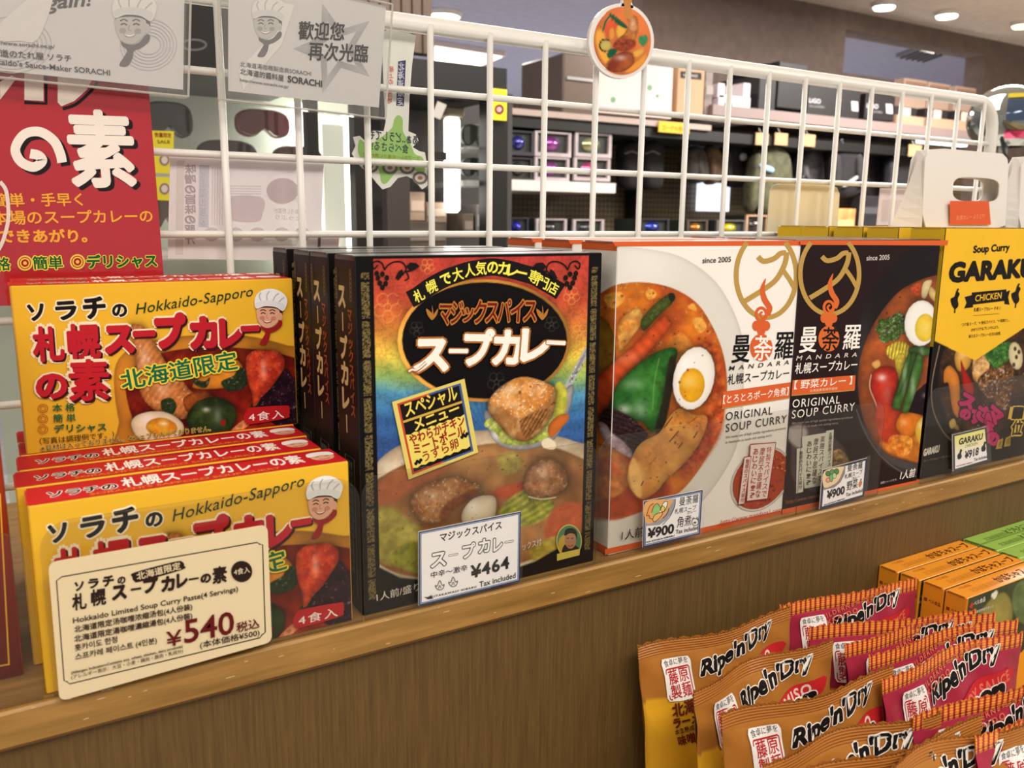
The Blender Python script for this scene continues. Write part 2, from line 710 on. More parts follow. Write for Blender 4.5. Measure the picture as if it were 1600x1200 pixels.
class Paint:
    def __init__(s, X, Y, base):
        s.X, s.Y = X, Y
        s.c = np.empty(X.shape + (3,)); s.c[:] = base
        s.seed = 0

    def sd(s, pts, smooth=True, pad=None):
        if smooth:
            pts = catmull(pts, True, 4)
        P = np.array(pts)
        X, Y = s.X, s.Y
        if pad is not None:
            sel = (X > P[:, 0].min() - pad) & (X < P[:, 0].max() + pad) & (Y > P[:, 1].min() - pad) & (Y < P[:, 1].max() + pad)
        else:
            sel = np.ones(X.shape, bool)
        x = X[sel]; y = Y[sel]
        d2 = np.full(x.shape, 1e12); ins = np.zeros(x.shape, bool)
        for i in range(len(P)):
            a = P[i]; b = P[(i + 1) % len(P)]
            ex, ey = b - a
            wx = x - a[0]; wy = y - a[1]
            t = np.clip((wx * ex + wy * ey) / (ex * ex + ey * ey + 1e-12), 0, 1)
            d2 = np.minimum(d2, (wx - ex * t) ** 2 + (wy - ey * t) ** 2)
            if a[1] != b[1]:
                cr = ((a[1] > y) != (b[1] > y)) & (x < ex * (y - a[1]) / (ey if ey else 1e-9) + a[0])
                ins ^= cr
        d = np.sqrt(d2)
        out = np.full(X.shape, 1e6)
        out[sel] = np.where(ins, -d, d)
        return out, P

    def blob(s, pts, col, tex=.0, ts=10., rim=0., rw=5., hl=None, shade=None, soft=1.4, spec=None, smooth=True, stripe=None, alpha=1.0, shadow=None, col2=None):
        d, P = s.sd(pts, smooth, 30)
        s.seed += 13.7
        if shadow:
            off = shadow[2] if len(shadow) > 2 else 0
            k = shadow[0] * np.exp(-np.maximum(d, 0) / shadow[1]) * (d < 29)
            s.c *= (1 - k)[..., None]
        m = np.clip(.5 - d / soft, 0, 1) * alpha
        sel = m > 0
        if not sel.any():
            return
        X = s.X[sel]; Y = s.Y[sel]
        c = np.empty((sel.sum(), 3)); c[:] = col
        if col2 is not None:
            q = np.clip((fbm(X / (ts * 1.7) + s.seed * 2, Y / (ts * 1.7)) - .35) * 3.2, 0, 1)[:, None]
            c = c * (1 - q) + np.array(col2, float) * q
        f = np.ones(len(X))
        if tex:
            f *= 1 + tex * 2 * (fbm(X / ts + s.seed, Y / ts) - .5)
        if stripe:
            a = math.radians(stripe[0]); t = (X * math.cos(a) + Y * math.sin(a)) / stripe[1]
            f *= 1 + stripe[2] * np.sin(t * 6.28 + 2 * fbm(X / 15, Y / 15 + s.seed))
        if shade:
            cx, cy = P.mean(0); rr = max(np.ptp(P[:, 0]), np.ptp(P[:, 1])) / 2
            f *= 1 + ((X - cx) * shade[0] + (Y - cy) * shade[1]) / rr
        if rim:
            f *= 1 - rim * np.exp(d[sel] / rw)
        c = c * f[:, None]
        if hl is not None:
            for h in (hl if isinstance(hl[0], (tuple, list)) else [hl]):
                g = h[3] * np.exp(-(((X - h[0]) / h[2]) ** 2 + ((Y - h[1]) / (h[4] if len(h) > 4 else h[2])) ** 2))
                c = c + (255 - c) * np.clip(g, 0, 1)[:, None]
        if spec:
            n = fbm(X / spec[0] + 3 + s.seed, Y / spec[0] + 9, 3)
            g = np.clip((n - spec[1]) * 9, 0, 1) * spec[2]
            c = c + (255 - c) * g[:, None]
        mm = m[sel][:, None]
        s.c[sel] = s.c[sel] * (1 - mm) + np.clip(c, 0, 255) * mm

    def specks(s, pts, n, r, col, alpha=.85, seed=1):
        P = np.array(pts)
        rd = random.Random(seed)
        x0, x1, y0, y1 = P[:, 0].min(), P[:, 0].max(), P[:, 1].min(), P[:, 1].max()
        for _ in range(n):
            x = rd.uniform(x0, x1); y = rd.uniform(y0, y1)
            ins = False
            for i in range(len(P)):
                a, b = P[i], P[(i + 1) % len(P)]
                if (a[1] > y) != (b[1] > y) and x < (b[0] - a[0]) * (y - a[1]) / (b[1] - a[1]) + a[0]:
                    ins = not ins
            if not ins:
                continue
            rr = r * rd.uniform(.5, 1.3); e = rd.uniform(.5, 1.2)
            sel = (abs(s.X - x) < rr * 2) & (abs(s.Y - y) < rr * 2)
            dd = np.hypot(s.X[sel] - x, (s.Y[sel] - y) / e) / rr
            k = (np.clip(1.4 - dd, 0, 1) * alpha)[:, None]
            s.c[sel] = s.c[sel] * (1 - k) + np.array(col) * k

    def line(s, pts, wd, col, alpha=1.0, smooth=True):
        if smooth and len(pts) > 2:
            pts = catmull(pts, False, 5)
        P = np.array(pts)
        sel = (s.X > P[:, 0].min() - wd * 2) & (s.X < P[:, 0].max() + wd * 2) & (s.Y > P[:, 1].min() - wd * 2) & (s.Y < P[:, 1].max() + wd * 2)
        x = s.X[sel]; y = s.Y[sel]
        d2 = np.full(x.shape, 1e9)
        for a, b in zip(P[:-1], P[1:]):
            ex, ey = b - a
            t = np.clip(((x - a[0]) * ex + (y - a[1]) * ey) / (ex * ex + ey * ey + 1e-9), 0, 1)
            d2 = np.minimum(d2, (x - a[0] - ex * t) ** 2 + (y - a[1] - ey * t) ** 2)
        k = (np.clip(wd / 2 + .6 - np.sqrt(d2), 0, 1) * alpha)[:, None]
        s.c[sel] = s.c[sel] * (1 - k) + np.array(col) * k


def photo(pl, u0, u1, v0, v1, step, painter, name, parent, k=5e-5, mat=None, base=(128, 128, 128)):
    nu = max(2, int((u1 - u0) / step)); nv = max(2, int((v1 - v0) / step))
    U, V = np.meshgrid(np.linspace(u0, u1, nu + 1), np.linspace(v0, v1, nv + 1))
    X, Y = pl.px(U, V)
    pt = Paint(X, Y, base)
    pt.U, pt.V = U, V
    painter(pt)
    W = pl.o + U[..., None] * pl.u + V[..., None] * pl.v + pl.n * k - pl.loc
    return grid_obj(name, W, pt.c, mat or picture_mat(), carrier_part(parent), smooth=False)
# ------------------------------------------------------------------ room shell
def struct(name, mb, **k):
    o = mb.build(name, **k)
    o['kind'] = 'structure'
    return o


mb = MB(); mb.box(-3, 9, -3, 9, -1.25, -1.15, M('floor_vinyl', (206, 198, 186), .4, noise=.1)); struct('floor', mb)
ceil_near = M('ceiling_paint', (244, 232, 222), .8, noise=.03)
mb = MB(); mb.box(-3, 9, -3, 2.63, 1.25, 1.35, ceil_near); struct('ceiling', mb)
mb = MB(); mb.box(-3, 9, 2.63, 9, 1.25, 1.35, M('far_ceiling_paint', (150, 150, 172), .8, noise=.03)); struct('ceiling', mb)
wm = M('wall_paint', (188, 176, 160), .85, noise=.04)
mb = MB(); mb.box(9, 9.1, -3, 9, -1.15, 1.25, wm); struct('wall_right', mb)
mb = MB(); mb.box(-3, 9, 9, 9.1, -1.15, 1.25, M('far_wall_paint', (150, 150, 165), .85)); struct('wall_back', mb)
# brown partition with a wide opening near its top
pm = M('brown_partition_paint', (116, 100, 92), .8, noise=.06)
mb = MB()
yw = 2.63
mb.box(2.47, 3.78, yw, yw + .12, -1.15, 1.25, pm)
mb.box(3.78, 5.0, yw, yw + .12, -1.15, .955, pm)
mb.box(3.78, 5.0, yw, yw + .12, 1.16, 1.25, pm)
mb.box(5.0, 9.0, yw, yw + .12, -1.15, 1.25, pm)
struct('wall_partition', mb)

# ------------------------------------------------------------------ the wooden display unit
OAK = wood_mat('oak_lip_veneer', (132, 96, 42), (170, 128, 66), (4, 50, 50), 3.0, .38, .2)
PAN = wood_mat('shaded_brown_oak', (84, 62, 27), (108, 81, 39), (90, 8, 3.0), 6.0, .6, .2)  # brown oak, its colour darkened for the shade under the shelf
PANH = wood_mat('shelf_board_veneer', (126, 96, 50), (168, 130, 76), (3, 40, 40), 3.0, .45, .2)
su = root('display_shelf', 'oak display unit with a light wooden lip and brown panel carrying the curry boxes', 'shelf', (0.4, 0.1, -0.3))
L = (0.4, 0.1, -0.3)
mb = MB(); mb.box(-.9, 1.9, -.004, .30, -.02, 0, PANH); mb.build('shelf_board', su, off=L)
mb = MB(); mb.box(-.9, 1.9, -.0085, -.0042, -.0175, -.0001, OAK, .0012); mb.build('front_lip', su, off=L)
mb = MB(); mb.box(-.9, 1.9, -.003, .012, -.262, -.0201, PAN); mb.build('front_panel', su, off=L)
mb = MB(); mb.box(-.9, 1.9, -.34, .30, -.28, -.262, PANH); mb.build('lower_shelf_board', su, off=L)
mb = MB(); mb.box(-.9, 1.9, -.352, -.3402, -.30, -.25, OAK, .0015); mb.build('lower_lip', su, off=L)
mb = MB(); mb.box(-.9, 1.9, -.30, .30, -.849, -.2802, PAN); mb.build('base_cabinet', su, off=L)
# small pale chips along the lip edge
rd = random.Random(4)
chipm = M('worn_wood_chip', (214, 188, 140), .7)
mb = MB()
for i in range(60):
    x = rd.uniform(-.02, 1.0); l = rd.uniform(.0008, .005); z = -.0175 + rd.uniform(.002, .014) if i % 3 else -.0012
    mb.add([(x, -.00862, z), (x + l, -.00862, z + .0001), (x + l * .8, -.00862, z + .0005), (x + l * .1, -.00862, z + .0004)], [(0, 1, 2, 3)], chipm)
o = mb.build('worn_chips', su, off=L); o['kind'] = 'stuff'

# ------------------------------------------------------------------ white wire grid on the shelf
WIRE = M('white_coated_wire', (226, 224, 218), .35, spec=.5)
fy = .18
fl = (0.4, fy, 0.0)
fg = root('wire_grid_panel', 'white coated wire grid panel standing behind the curry boxes', 'grid panel', fl)
FX = [.2797 + .0484 * k for k in range(-11, 15)]
mb = MB()
pts = [(-.30, fy, .0)] + [(-.30, fy, .3405), (.955, fy, .3405)] + [(.985 - .03 + .03 * math.sin(a), fy, .3405 - .03 + .03 * math.cos(a)) for a in [i * math.pi / 12 for i in range(0, 7)]] + [(.985, fy, 0.005)]
mb.tube(pts, .0062, WIRE, 10)
mb.build('frame_tube', fg, True, off=fl)
first = None
for i, x in enumerate(FX):
    if x > .98: continue
    mb = MB(); mb.tube([(0, 0, .004), (0, 0, .3405)], .0024, WIRE, 8)
    if first is None:
        first = mb.build('vertical_wire', fg, True); o = first
    else:
        o = first.copy(); COL.objects.link(o)
    o.location = (x - fl[0], -.0045, 0)
first = None
for z in (.0, .0455, .0955, .1455, .1955, .2455, .2958):
    if z < .01: continue
    if first is None:
        mb = MB(); mb.tube([(-.30, 0, 0), (.985, 0, 0)], .0024, WIRE, 8)
        first = mb.build('horizontal_wire', fg, True); o = first
    else:
        o = first.copy(); COL.objects.link(o)
    o.location = (-fl[0], 0, z)


# ------------------------------------------------------------------ cartons
def carton(name, label, cat, x, y, z, w_, d, h, col, group=None, bev=.0007, flap=None, side=None):
    r = root(name, label, cat, (x, y, z), group)
    m = M('carton_board', col, .32, spec=.4, coat=.3)
    mb = MB()
    mb.box(0, w_, 0, d, 0, h, m, bev)
    mb.build('carton_body', r)
    fm = M('tuck_flap_board', flap or col, .45)
    mb = MB()
    # tuck flap on the left end: a thin raised tab with its slit
    mb.box(-.0004, .0002, d * .12, d * .88, h - .0009, h + .0002, fm)
    mb.build('tuck_flap', r)
    return r


RED = (176, 32, 40); YEL = (246, 196, 44); GRN = (24, 104, 60); WHT = (244, 240, 232); BLK = (24, 20, 20)


def chef(P, cx, cy, s, mono=False, scarf=True):
    """smiling cook in a toque; cx, cy face centre, s half face width in pixels"""
    skin = (222, 168, 140) if not mono else (196, 192, 192)
    sk2 = (200, 132, 108) if not mono else (170, 166, 168)
    dk = (52, 36, 32) if not mono else (110, 106, 110)
    wh = (238, 238, 238) if not mono else (226, 224, 224)
    gr = (176, 182, 190) if not mono else (190, 188, 190)
    sc = (150, 28, 34) if not mono else (120, 116, 120)
    p = lambda L_: [(cx + a * s, cy + b * s) for a, b in L_]
    if scarf:
        P.poly(p([(-.55, .85), (-.1, 1.12), (.5, 1.0), (.95, .5), (1.2, .55), (1.12, .95), (.6, 1.35), (.22, 1.5), (.1, 2.0), (-.2, 2.45), (-.7, 2.4), (-.4, 1.85), (-.22, 1.45), (-.55, 1.15)]), sc, True)
    P.poly(p([(-.95, -.55), (-.4, -.8), (.6, -.75), (1.15, -.5), (1.2, .1), (.95, .35), (.8, -.2), (-.6, -.35), (-.92, 0)]), dk, True)
    P.ell(cx + 1.02 * s, cy + .12 * s, .2 * s, .32 * s, skin)
    P.poly(p([(-.92, -.5), (0, -.62), (.88, -.45), (.95, .1), (.78, .6), (.35, .98), (-.1, 1.08), (-.55, .9), (-.85, .45), (-.95, 0)]), skin, True)
    P.ell(cx - .5 * s, cy + .25 * s, .22 * s, .18 * s, sk2)
    P.ell(cx + .45 * s, cy + .28 * s, .22 * s, .18 * s, sk2)
    P.poly(p([(-.46, .42), (-.08, .52), (.34, .40), (.2, .62), (-.08, .70), (-.32, .62)]), sk2 if mono else (150, 60, 50), True)
    P.poly(p([(-.38, .46), (-.08, .53), (.26, .45), (.14, .55), (-.08, .60), (-.26, .55)]), (250, 246, 240), True)
    for sx in (-.42, .35):
        P.stroke(p([(sx - .2, -.12), (sx, -.2), (sx + .2, -.1)]), .09 * s, dk)
        P.stroke(p([(sx - .24, -.36), (sx, -.46), (sx + .24, -.34)]), .08 * s, dk)
    P.stroke(p([(-.08, -.1), (-.14, .2), (.02, .26)]), .07 * s, sk2)
    P.poly(p([(-1.0, -.55), (-1.15, -1.15), (-.95, -1.75), (-.35, -2.15), (.5, -2.2), (1.25, -1.85), (1.6, -1.35), (1.55, -.85), (1.25, -.35), (.6, -.68), (-.3, -.75)]), wh, True)
    P.poly(p([(-1.0, -.62), (-.35, -.82), (.6, -.75), (1.22, -.42), (1.38, -.85), (.7, -1.15), (-.3, -1.22), (-1.06, -1.0)]), (226, 226, 228) if not mono else (214, 212, 214), True)
    for q in ([(-.6, -1.2), (-.75, -1.6), (-.6, -1.9)], [(-.1, -1.25), (-.1, -1.7), (.1, -2.0)], [(.4, -1.2), (.6, -1.6), (.9, -1.85)], [(.9, -1.1), (1.15, -1.35), (1.35, -1.5)]):
        P.stroke(p(q), .1 * s, gr)
# ------------------------------------------------------------------ yellow soup curry paste boxes
SX, SY, SZ = .0078, .09, .0858
SW, SD, SH = .1412, .0275, .0864
SG = 'yellow soup curry paste boxes'
sor = carton('curry_paste_box', 'yellow curry paste box, front one of the pair standing on the lower row', 'box', SX, SY, SZ, SW, SD, SH, (232, 180, 48), SG, flap=(214, 40, 40))
loc = (SX, SY, SZ)
pl = front(SY, SX, SZ, loc)


def paint_sor(p):
    p.blob([(178, 600), (186, 560), (225, 535), (300, 524), (380, 524), (450, 540), (500, 560), (500, 720), (200, 720), (186, 660)], (196, 128, 40), tex=.12, ts=30, shade=(-.1, -.12), rim=.25, rw=6)
    p.blob([(196, 610), (204, 580), (240, 555), (310, 543), (390, 545), (450, 556), (490, 580), (490, 660), (450, 692), (330, 708), (260, 700), (215, 670)], (120, 22, 14), tex=.3, ts=12, rim=.3, rw=10, col2=(158, 44, 18))
    p.specks([(200, 560), (460, 560), (460, 690), (200, 690)], 70, 1.2, (60, 14, 8), .6, 3)
    p.blob([(204, 512), (214, 507), (226, 512), (244, 540), (262, 570), (282, 590), (300, 612), (330, 618), (334, 630), (315, 645), (280, 655), (240, 640), (218, 610), (212, 560)], (206, 126, 62), tex=.22, ts=7, rim=.3, rw=6, hl=[(226, 560, 9, .35, 18), (255, 610, 12, .3)], stripe=(35, 8, .07), spec=(4, .66, .35), shadow=(.35, 5))
    p.blob([(286, 624), (306, 612), (326, 614), (336, 632), (320, 650), (296, 648)], (178, 92, 34), tex=.3, ts=6, rim=.4, rw=4)
    p.blob([(300, 604), (322, 580), (330, 560), (350, 552), (368, 560), (380, 575), (385, 596), (366, 603), (330, 608)], (222, 140, 40), tex=.15, ts=9, rim=.3, rw=5, hl=(346, 568, 12, .4), shadow=(.4, 5))
    for q, c in (([(300, 590), (318, 596), (328, 590), (322, 606), (306, 602)], (38, 52, 26)), ([(346, 596), (366, 586), (372, 574), (386, 580), (384, 604), (360, 612), (350, 606)], (34, 50, 26)),
                 ([(252, 626), (268, 622), (276, 634), (268, 650), (254, 642)], (36, 56, 28)), ([(388, 640), (404, 620), (420, 606), (416, 632), (400, 650)], (28, 46, 26))):
        p.blob(q, c, tex=.5, ts=3, spec=(3, .66, .3))
    p.blob([(386, 556), (400, 547), (430, 548), (444, 560), (442, 580), (428, 600), (410, 622), (396, 636), (394, 618), (386, 590), (384, 570)], (186, 50, 30), tex=.25, ts=6, rim=.35, rw=5, hl=[(412, 578, 5, .4, 15)], spec=(2.0, .72, .3), shadow=(.4, 5), col2=(224, 80, 40))
    p.blob([(446, 576), (458, 590), (470, 600), (470, 664), (440, 668), (412, 650), (404, 628), (424, 606)], (48, 18, 34), tex=.4, ts=5, rim=.3, rw=5, spec=(2.5, .69, .35), shade=(.2, 0), col2=(28, 12, 26))
    p.blob([(292, 652), (304, 632), (326, 621), (352, 624), (368, 640), (366, 664), (344, 680), (312, 682), (296, 670)], (62, 82, 34), tex=.3, ts=9, rim=.45, rw=6, hl=[(322, 640, 6, .6, 4), (340, 650, 7, .3, 14)], col2=(34, 56, 24), shadow=(.45, 5))
    p.blob([(345, 658), (352, 656), (352, 664), (345, 664)], (150, 30, 24))
    p.blob([(362, 672), (378, 658), (396, 650), (398, 656), (376, 674), (366, 678)], (216, 140, 92), tex=.3, ts=5)
    p.blob([(205, 664), (212, 650), (235, 643), (262, 645), (284, 660), (286, 676), (270, 690), (240, 692), (216, 684)], (244, 226, 190), tex=.05, rim=.2, rw=6, hl=(230, 655, 10, .5), shadow=(.4, 4))
    p.blob([(228, 668), (236, 656), (256, 653), (274, 662), (276, 674), (262, 681), (240, 680)], (232, 142, 34), tex=.15, ts=7, rim=.25, rw=5, hl=(256, 662, 6, .7, 3), col2=(240, 176, 50))


photo(pl, .0006, SW - .0006, .0006, SH - .0006, .00046, paint_sor, 'printed_food_picture', sor, base=(236, 184, 50))
P = Print(pl, 2e-4)
W_ = (250, 236, 200)
for st, pc in (('ソ', (57, 487, 27, 28, 4)), ('ラ', (104, 484, 34, 30, 4)), ('チ', (148, 480, 36, 34, 4)), ('の', (187, 484, 24, 22, 3))):
    P.chars(st, [pc], BLK, b=.05, out=W_, ob=.12)
P.text('Hokkaido-Sapporo', (212, 491), (396, 462), 17, (30, 60, 40), b=.004, lat=True, shear=.35, space=1.05)
big = [('札', (76, 537, 50, 50, 3)), ('幌', (131, 533, 52, 50, 3)), ('ス', (186, 528, 48, 46, 3)), ('ー', (225, 521, 36, 38, 3)), ('プ', (266, 517, 50, 50, 3)), ('カ', (318, 519, 46, 48, 3)), ('レ', (360, 519, 38, 46, 3)), ('ー', (390, 513, 30, 36, 3))]
for st, pc in big:
    P.chars(st, [pc], (190, 34, 46), b=.07, out=(244, 232, 196), ob=.125, shade=(60, 16, 24))
for st, pc in (('の', (80, 601, 50, 42, 2)), ('素', (138, 593, 64, 60, 3))):
    P.chars(st, [pc], (196, 34, 46), b=.05, out=(244, 232, 196), ob=.1, shade=(60, 16, 24))
P.text('北海道限定', (191, 609), (372, 575), 30, (20, 108, 74), b=.035, out=(244, 222, 70), ob=.085)
for i, (tx, x1) in enumerate((('本 格', 117), ('簡 単', 118), ('デリシャス', 166))):
    y = 643 + i * 16.2
    P.ring(67, y - 5.5, 7.5, 6.4, 1.1, (178, 90, 34)); P.ring(67, y - 5.5, 4.2, 3.6, 1.0, (178, 90, 34))
    P.text(tx, (82 + i, y), (x1, y - 1.5 - (2 if i == 2 else 0)), 12, (24, 98, 60), b=.03)
P.text('（写真は調理例です。）', (62, 694), (178, 683), 10, (52, 32, 24), b=.01)
P.text('※具材は入っておりません。※シェフも入っておりません。', (64, 705), (329, 673), 9.5, (52, 32, 24), b=.01, out=(244, 214, 120), ob=.05)
P.poly([(386, 639), (394, 636), (444, 633), (451, 636), (451, 647), (446, 653), (392, 662), (383, 660), (380, 650)], (186, 30, 36), True)
P.text('4食入', (388, 658), (443, 652), 13, WHT, b=.012, space=1.25)
chef(P, 418, 492, 18.5)
P.build('front_print', sor)
# printed top, drawn in the box's own millimetres
P = Print(top(SZ + SH, SX, SY, loc), 1e-4, uv=True)
P.poly([(.0004, .0004), (SW - .0004, .0004), (SW - .0004, SD - .0004), (.0004, SD - .0004)], (196, 30, 38))
P.text('ソラチの', (.008, .008), (.036, .008), .009, BLK, b=.03, out=WHT, ob=.09)
P.text('札幌スープカレーの素', (.038, .008), (.122, .008), .0145, WHT, b=.045)
P.text("SORACHI'S SAPPORO SOUP CURRY", (.024, .0028), (.108, .0028), .0032, (214, 132, 40), b=.02, lat=True)
P.text('Hokkaido-Sapporo', (.056, .0235), (.11, .0235), .0024, (120, 20, 26), lat=True, shear=.3)
P.ell(.132, .013, .006, .0062, (222, 168, 140)); P.poly([(.1255, .0148), (.1262, .021), (.132, .0228), (.138, .021), (.1386, .0148), (.132, .0165)], (240, 240, 240), True)
P.stroke([(.1285, .0135), (.1305, .0142)], .0006, BLK, smooth=False); P.stroke([(.1335, .0142), (.1355, .0135)], .0006, BLK, smooth=False)
P.stroke([(.129, .0098), (.132, .0086), (.135, .0098)], .0007, (150, 50, 40))
P.build('top_print', sor)
# white carton edge seen at the left end of the top
lab = {1: 'yellow curry paste box standing behind the upright one, only its red top showing', 2: 'nearest yellow curry paste box, behind the big cream price card',
       3: 'second yellow curry paste box of the lower row, red top showing', 4: 'third yellow curry paste box of the lower row, below the upright box'}
dup(sor, (SX + .0016, SY + .0285, SZ), lab[1], SG)
dup(sor, (.0048, -.002, 0.0001), lab[2], SG)
dup(sor, (.0012, .0285, 0.0001), lab[3], SG)
dup(sor, (.0032, .0585, 0.0001), lab[4], SG)
c = dup(sor, (.0050, .0885, 0.0001), 'yellow curry paste box under the upright box', SG)
dup(sor, (.0050, .1180, 0.0001), 'rearmost yellow curry paste box under the upright pair', SG)

# red and orange gift box at the far left edge
rb = carton('red_gift_box', 'orange to dark red carton with a thin gold frame at the far left edge', 'box', -.15, .022, 0.0001, .147, .05, .1765, (150, 44, 26))


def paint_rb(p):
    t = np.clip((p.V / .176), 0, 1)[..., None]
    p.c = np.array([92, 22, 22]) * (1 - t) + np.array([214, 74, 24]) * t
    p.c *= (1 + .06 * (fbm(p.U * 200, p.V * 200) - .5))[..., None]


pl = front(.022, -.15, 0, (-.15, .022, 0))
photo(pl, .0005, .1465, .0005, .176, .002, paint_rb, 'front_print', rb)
P = Print(pl, 2e-4)
P.stroke([(-260, 768), (0, 772), (14, 1038), (-220, 1080)], 3.2, (230, 170, 60), smooth=False)
P.build('gold_frame_print', rb)
# ------------------------------------------------------------------ rainbow soup curry boxes
MX, MW, MH, MD = .1527, .1504, .1883, .029
MG = 'rainbow fronted soup curry boxes'
mg = carton('soup_curry_box', 'front soup curry box with black border, rainbow ground and chicken on a spoon', 'box', MX, 0, .0001, MW, MD, MH, (16, 14, 16), MG, flap=(70, 50, 40))
loc = (MX, 0, .0001)
pl = front(0, MX, .0001, loc)
GOLD = (176, 150, 84)


def paint_magic(p):
    X, Y, U, V = p.X, p.Y, p.U, p.V
    # rainbow ground with rays
    ang = np.arctan2(V - .09, U - .075)
    t = np.clip((Y - 400) / 340, 0, 1)
    sideb = np.abs(U - MW / 2) / (MW / 2)
    tt = t
    stops = [(0, (196, 52, 44)), (.2, (206, 70, 40)), (.34, (226, 128, 44)), (.46, (236, 206, 60)), (.55, (150, 186, 84)), (.63, (70, 146, 190)), (.75, (44, 100, 170)), (1, (40, 60, 130))]
    ts = np.array([s[0] for s in stops]); cs = np.array([s[1] for s in stops], float)
    for i in range(3):
        p.c[..., i] = np.interp(tt + .03 * (fbm(X / 30, Y / 30) - .5), ts, cs[:, i])
    ry = .5 + .5 * np.sin(ang * 34)
    p.c *= (.93 + .14 * ry)[..., None]
    pat = fbm(X / 6 + 40, Y / 6, 2)
    p.c *= (1 - .12 * (np.abs(pat - .5) < .06))[..., None]
    g_ = p.c.mean(-1, keepdims=True)
    p.c = p.c * .86 + g_ * .14 + 4
    # bowl of soup
    rim = [(583, 735), (595, 716), (628, 694), (680, 680), (760, 672), (840, 676), (900, 690), (960, 720), (960, 840), (905, 862), (868, 880), (800, 905), (700, 915), (620, 905), (560, 880), (540, 800)]
    p.blob(rim, (226, 210, 186), tex=.06, ts=14, rim=.3, rw=8, col2=(206, 182, 150))
    p.specks(rim, 60, 1.1, (120, 90, 60), .5, 5)
    broth = [(560, 780), (585, 752), (640, 722), (700, 704), (780, 692), (850, 696), (900, 712), (940, 740), (950, 800), (905, 838), (860, 862), (780, 890), (690, 902), (630, 898), (588, 878), (560, 840)]
    p.blob(broth, (158, 104, 58), tex=.2, ts=26, rim=.2, rw=8, col2=(176, 128, 78), soft=3)
    p.blob([(580, 770), (620, 738), (680, 722), (700, 735), (650, 760), (600, 790)], (180, 98, 62), tex=.15, ts=10, soft=12, alpha=.8)
    p.blob([(584, 800), (610, 792), (640, 812), (660, 830), (655, 870), (640, 886), (600, 880), (584, 860)], (186, 178, 88), tex=.3, ts=12, rim=.1, soft=8, col2=(158, 150, 66), alpha=.9)
    p.blob([(610, 868), (640, 846), (664, 860), (680, 880), (660, 896), (622, 886)], (150, 150, 50), tex=.3, ts=8, soft=4)
    p.blob([(770, 768), (796, 756), (824, 752), (826, 766), (800, 778), (778, 780)], (192, 88, 52), tex=.15, ts=9, soft=4)
    p.blob([(780, 800), (800, 776), (826, 764), (850, 770), (866, 790), (850, 812), (820, 822), (790, 822)], (176, 176, 72), tex=.3, ts=9, soft=5, col2=(150, 156, 58), stripe=(60, 9, .1))
    p.blob([(776, 716), (800, 706), (816, 718), (808, 738), (786, 740)], (166, 150, 76), tex=.3, ts=8, soft=6)
    p.blob([(850, 838), (862, 800), (884, 786), (912, 790), (912, 818), (880, 840)], (196, 96, 58), tex=.15, ts=9, soft=6)
    p.blob([(830, 856), (870, 836), (900, 832), (905, 852), (860, 868), (834, 876)], (170, 150, 60), tex=.3, ts=8, soft=4)
    # chicken piece in the soup
    ch = [(641, 790), (646, 774), (664, 758), (690, 748), (716, 744), (734, 752), (750, 758), (748, 768), (730, 776), (712, 786), (700, 800), (690, 814), (668, 818), (650, 808)]
    p.blob(ch, (186, 130, 78), tex=.22, ts=7, rim=.35, rw=7, hl=[(676, 774, 22, .25, 12)], spec=(3.2, .64, .4), col2=(160, 98, 50), shadow=(.35, 8))
    p.blob([(686, 806), (700, 784), (732, 768), (748, 766), (730, 782), (706, 800), (694, 816)], (120, 66, 34), tex=.3, ts=5, soft=4)
    p.specks(ch, 40, 1.2, (90, 50, 24), .7, 8)
    # quail egg and meat ball
    p.blob([(721, 812), (724, 796), (738, 780), (756, 774), (772, 776), (776, 790), (770, 812), (748, 822), (728, 820)], (236, 218, 188), rim=.3, rw=8, hl=(738, 792, 10, .6), shadow=(.35, 6))
    mbp = [(818, 758), (822, 738), (836, 722), (858, 716), (876, 726), (886, 744), (884, 762), (868, 774), (840, 778), (824, 772)]
    p.blob(mbp, (190, 136, 92), tex=.3, ts=7, rim=.4, rw=8, hl=(846, 738, 14, .3), col2=(164, 104, 62), spec=(4, .66, .3), shadow=(.4, 8))
    p.line([(826, 776), (846, 780), (868, 777)], 1.6, (226, 206, 180))
    p.specks(broth, 150, 1.3, (84, 52, 26), .7, 9)
    p.specks(broth, 30, 1.8, (70, 90, 40), .7, 19)
    # black lower corner
    p.blob([(575, 878), (588, 884), (625, 903), (700, 910), (760, 903), (835, 878), (870, 858), (900, 836), (930, 826), (960, 1010), (540, 1010), (545, 900)], (15, 13, 14), smooth=False, soft=3)
    # oval black badge with gold edge
    O = ell(756, 532, 135, 96, 0, 40)
    p.blob(O, (196, 136, 60), smooth=False, tex=.25, ts=40, shade=(-.2, .1), shadow=(.25, 6))
    p.blob(ell(757, 532, 129, 91, 0, 40), (12, 10, 12), smooth=False)
    # silver spoon with chicken chunk
    p.line([(931, 524), (918, 546), (904, 572), (891, 596), (882, 612), (884, 634)], 9, (176, 176, 180))
    p.line([(931, 524), (918, 546), (904, 572), (891, 596)], 4, (110, 110, 116), .6)
    p.specks([(926, 520), (936, 526), (898, 598), (886, 596)], 60, 1.3, (60, 60, 66), .8, 12)
    p.specks([(926, 520), (936, 526), (898, 598), (886, 596)], 40, 1.2, (240, 240, 244), .8, 13)
    p.blob([(756, 650), (764, 640), (800, 650), (866, 640), (884, 608), (896, 602), (893, 630), (880, 664), (862, 690), (830, 702), (796, 702), (770, 686)], (168, 166, 166), tex=.15, ts=9, rim=.4, rw=3, hl=(776, 680, 8, .7))
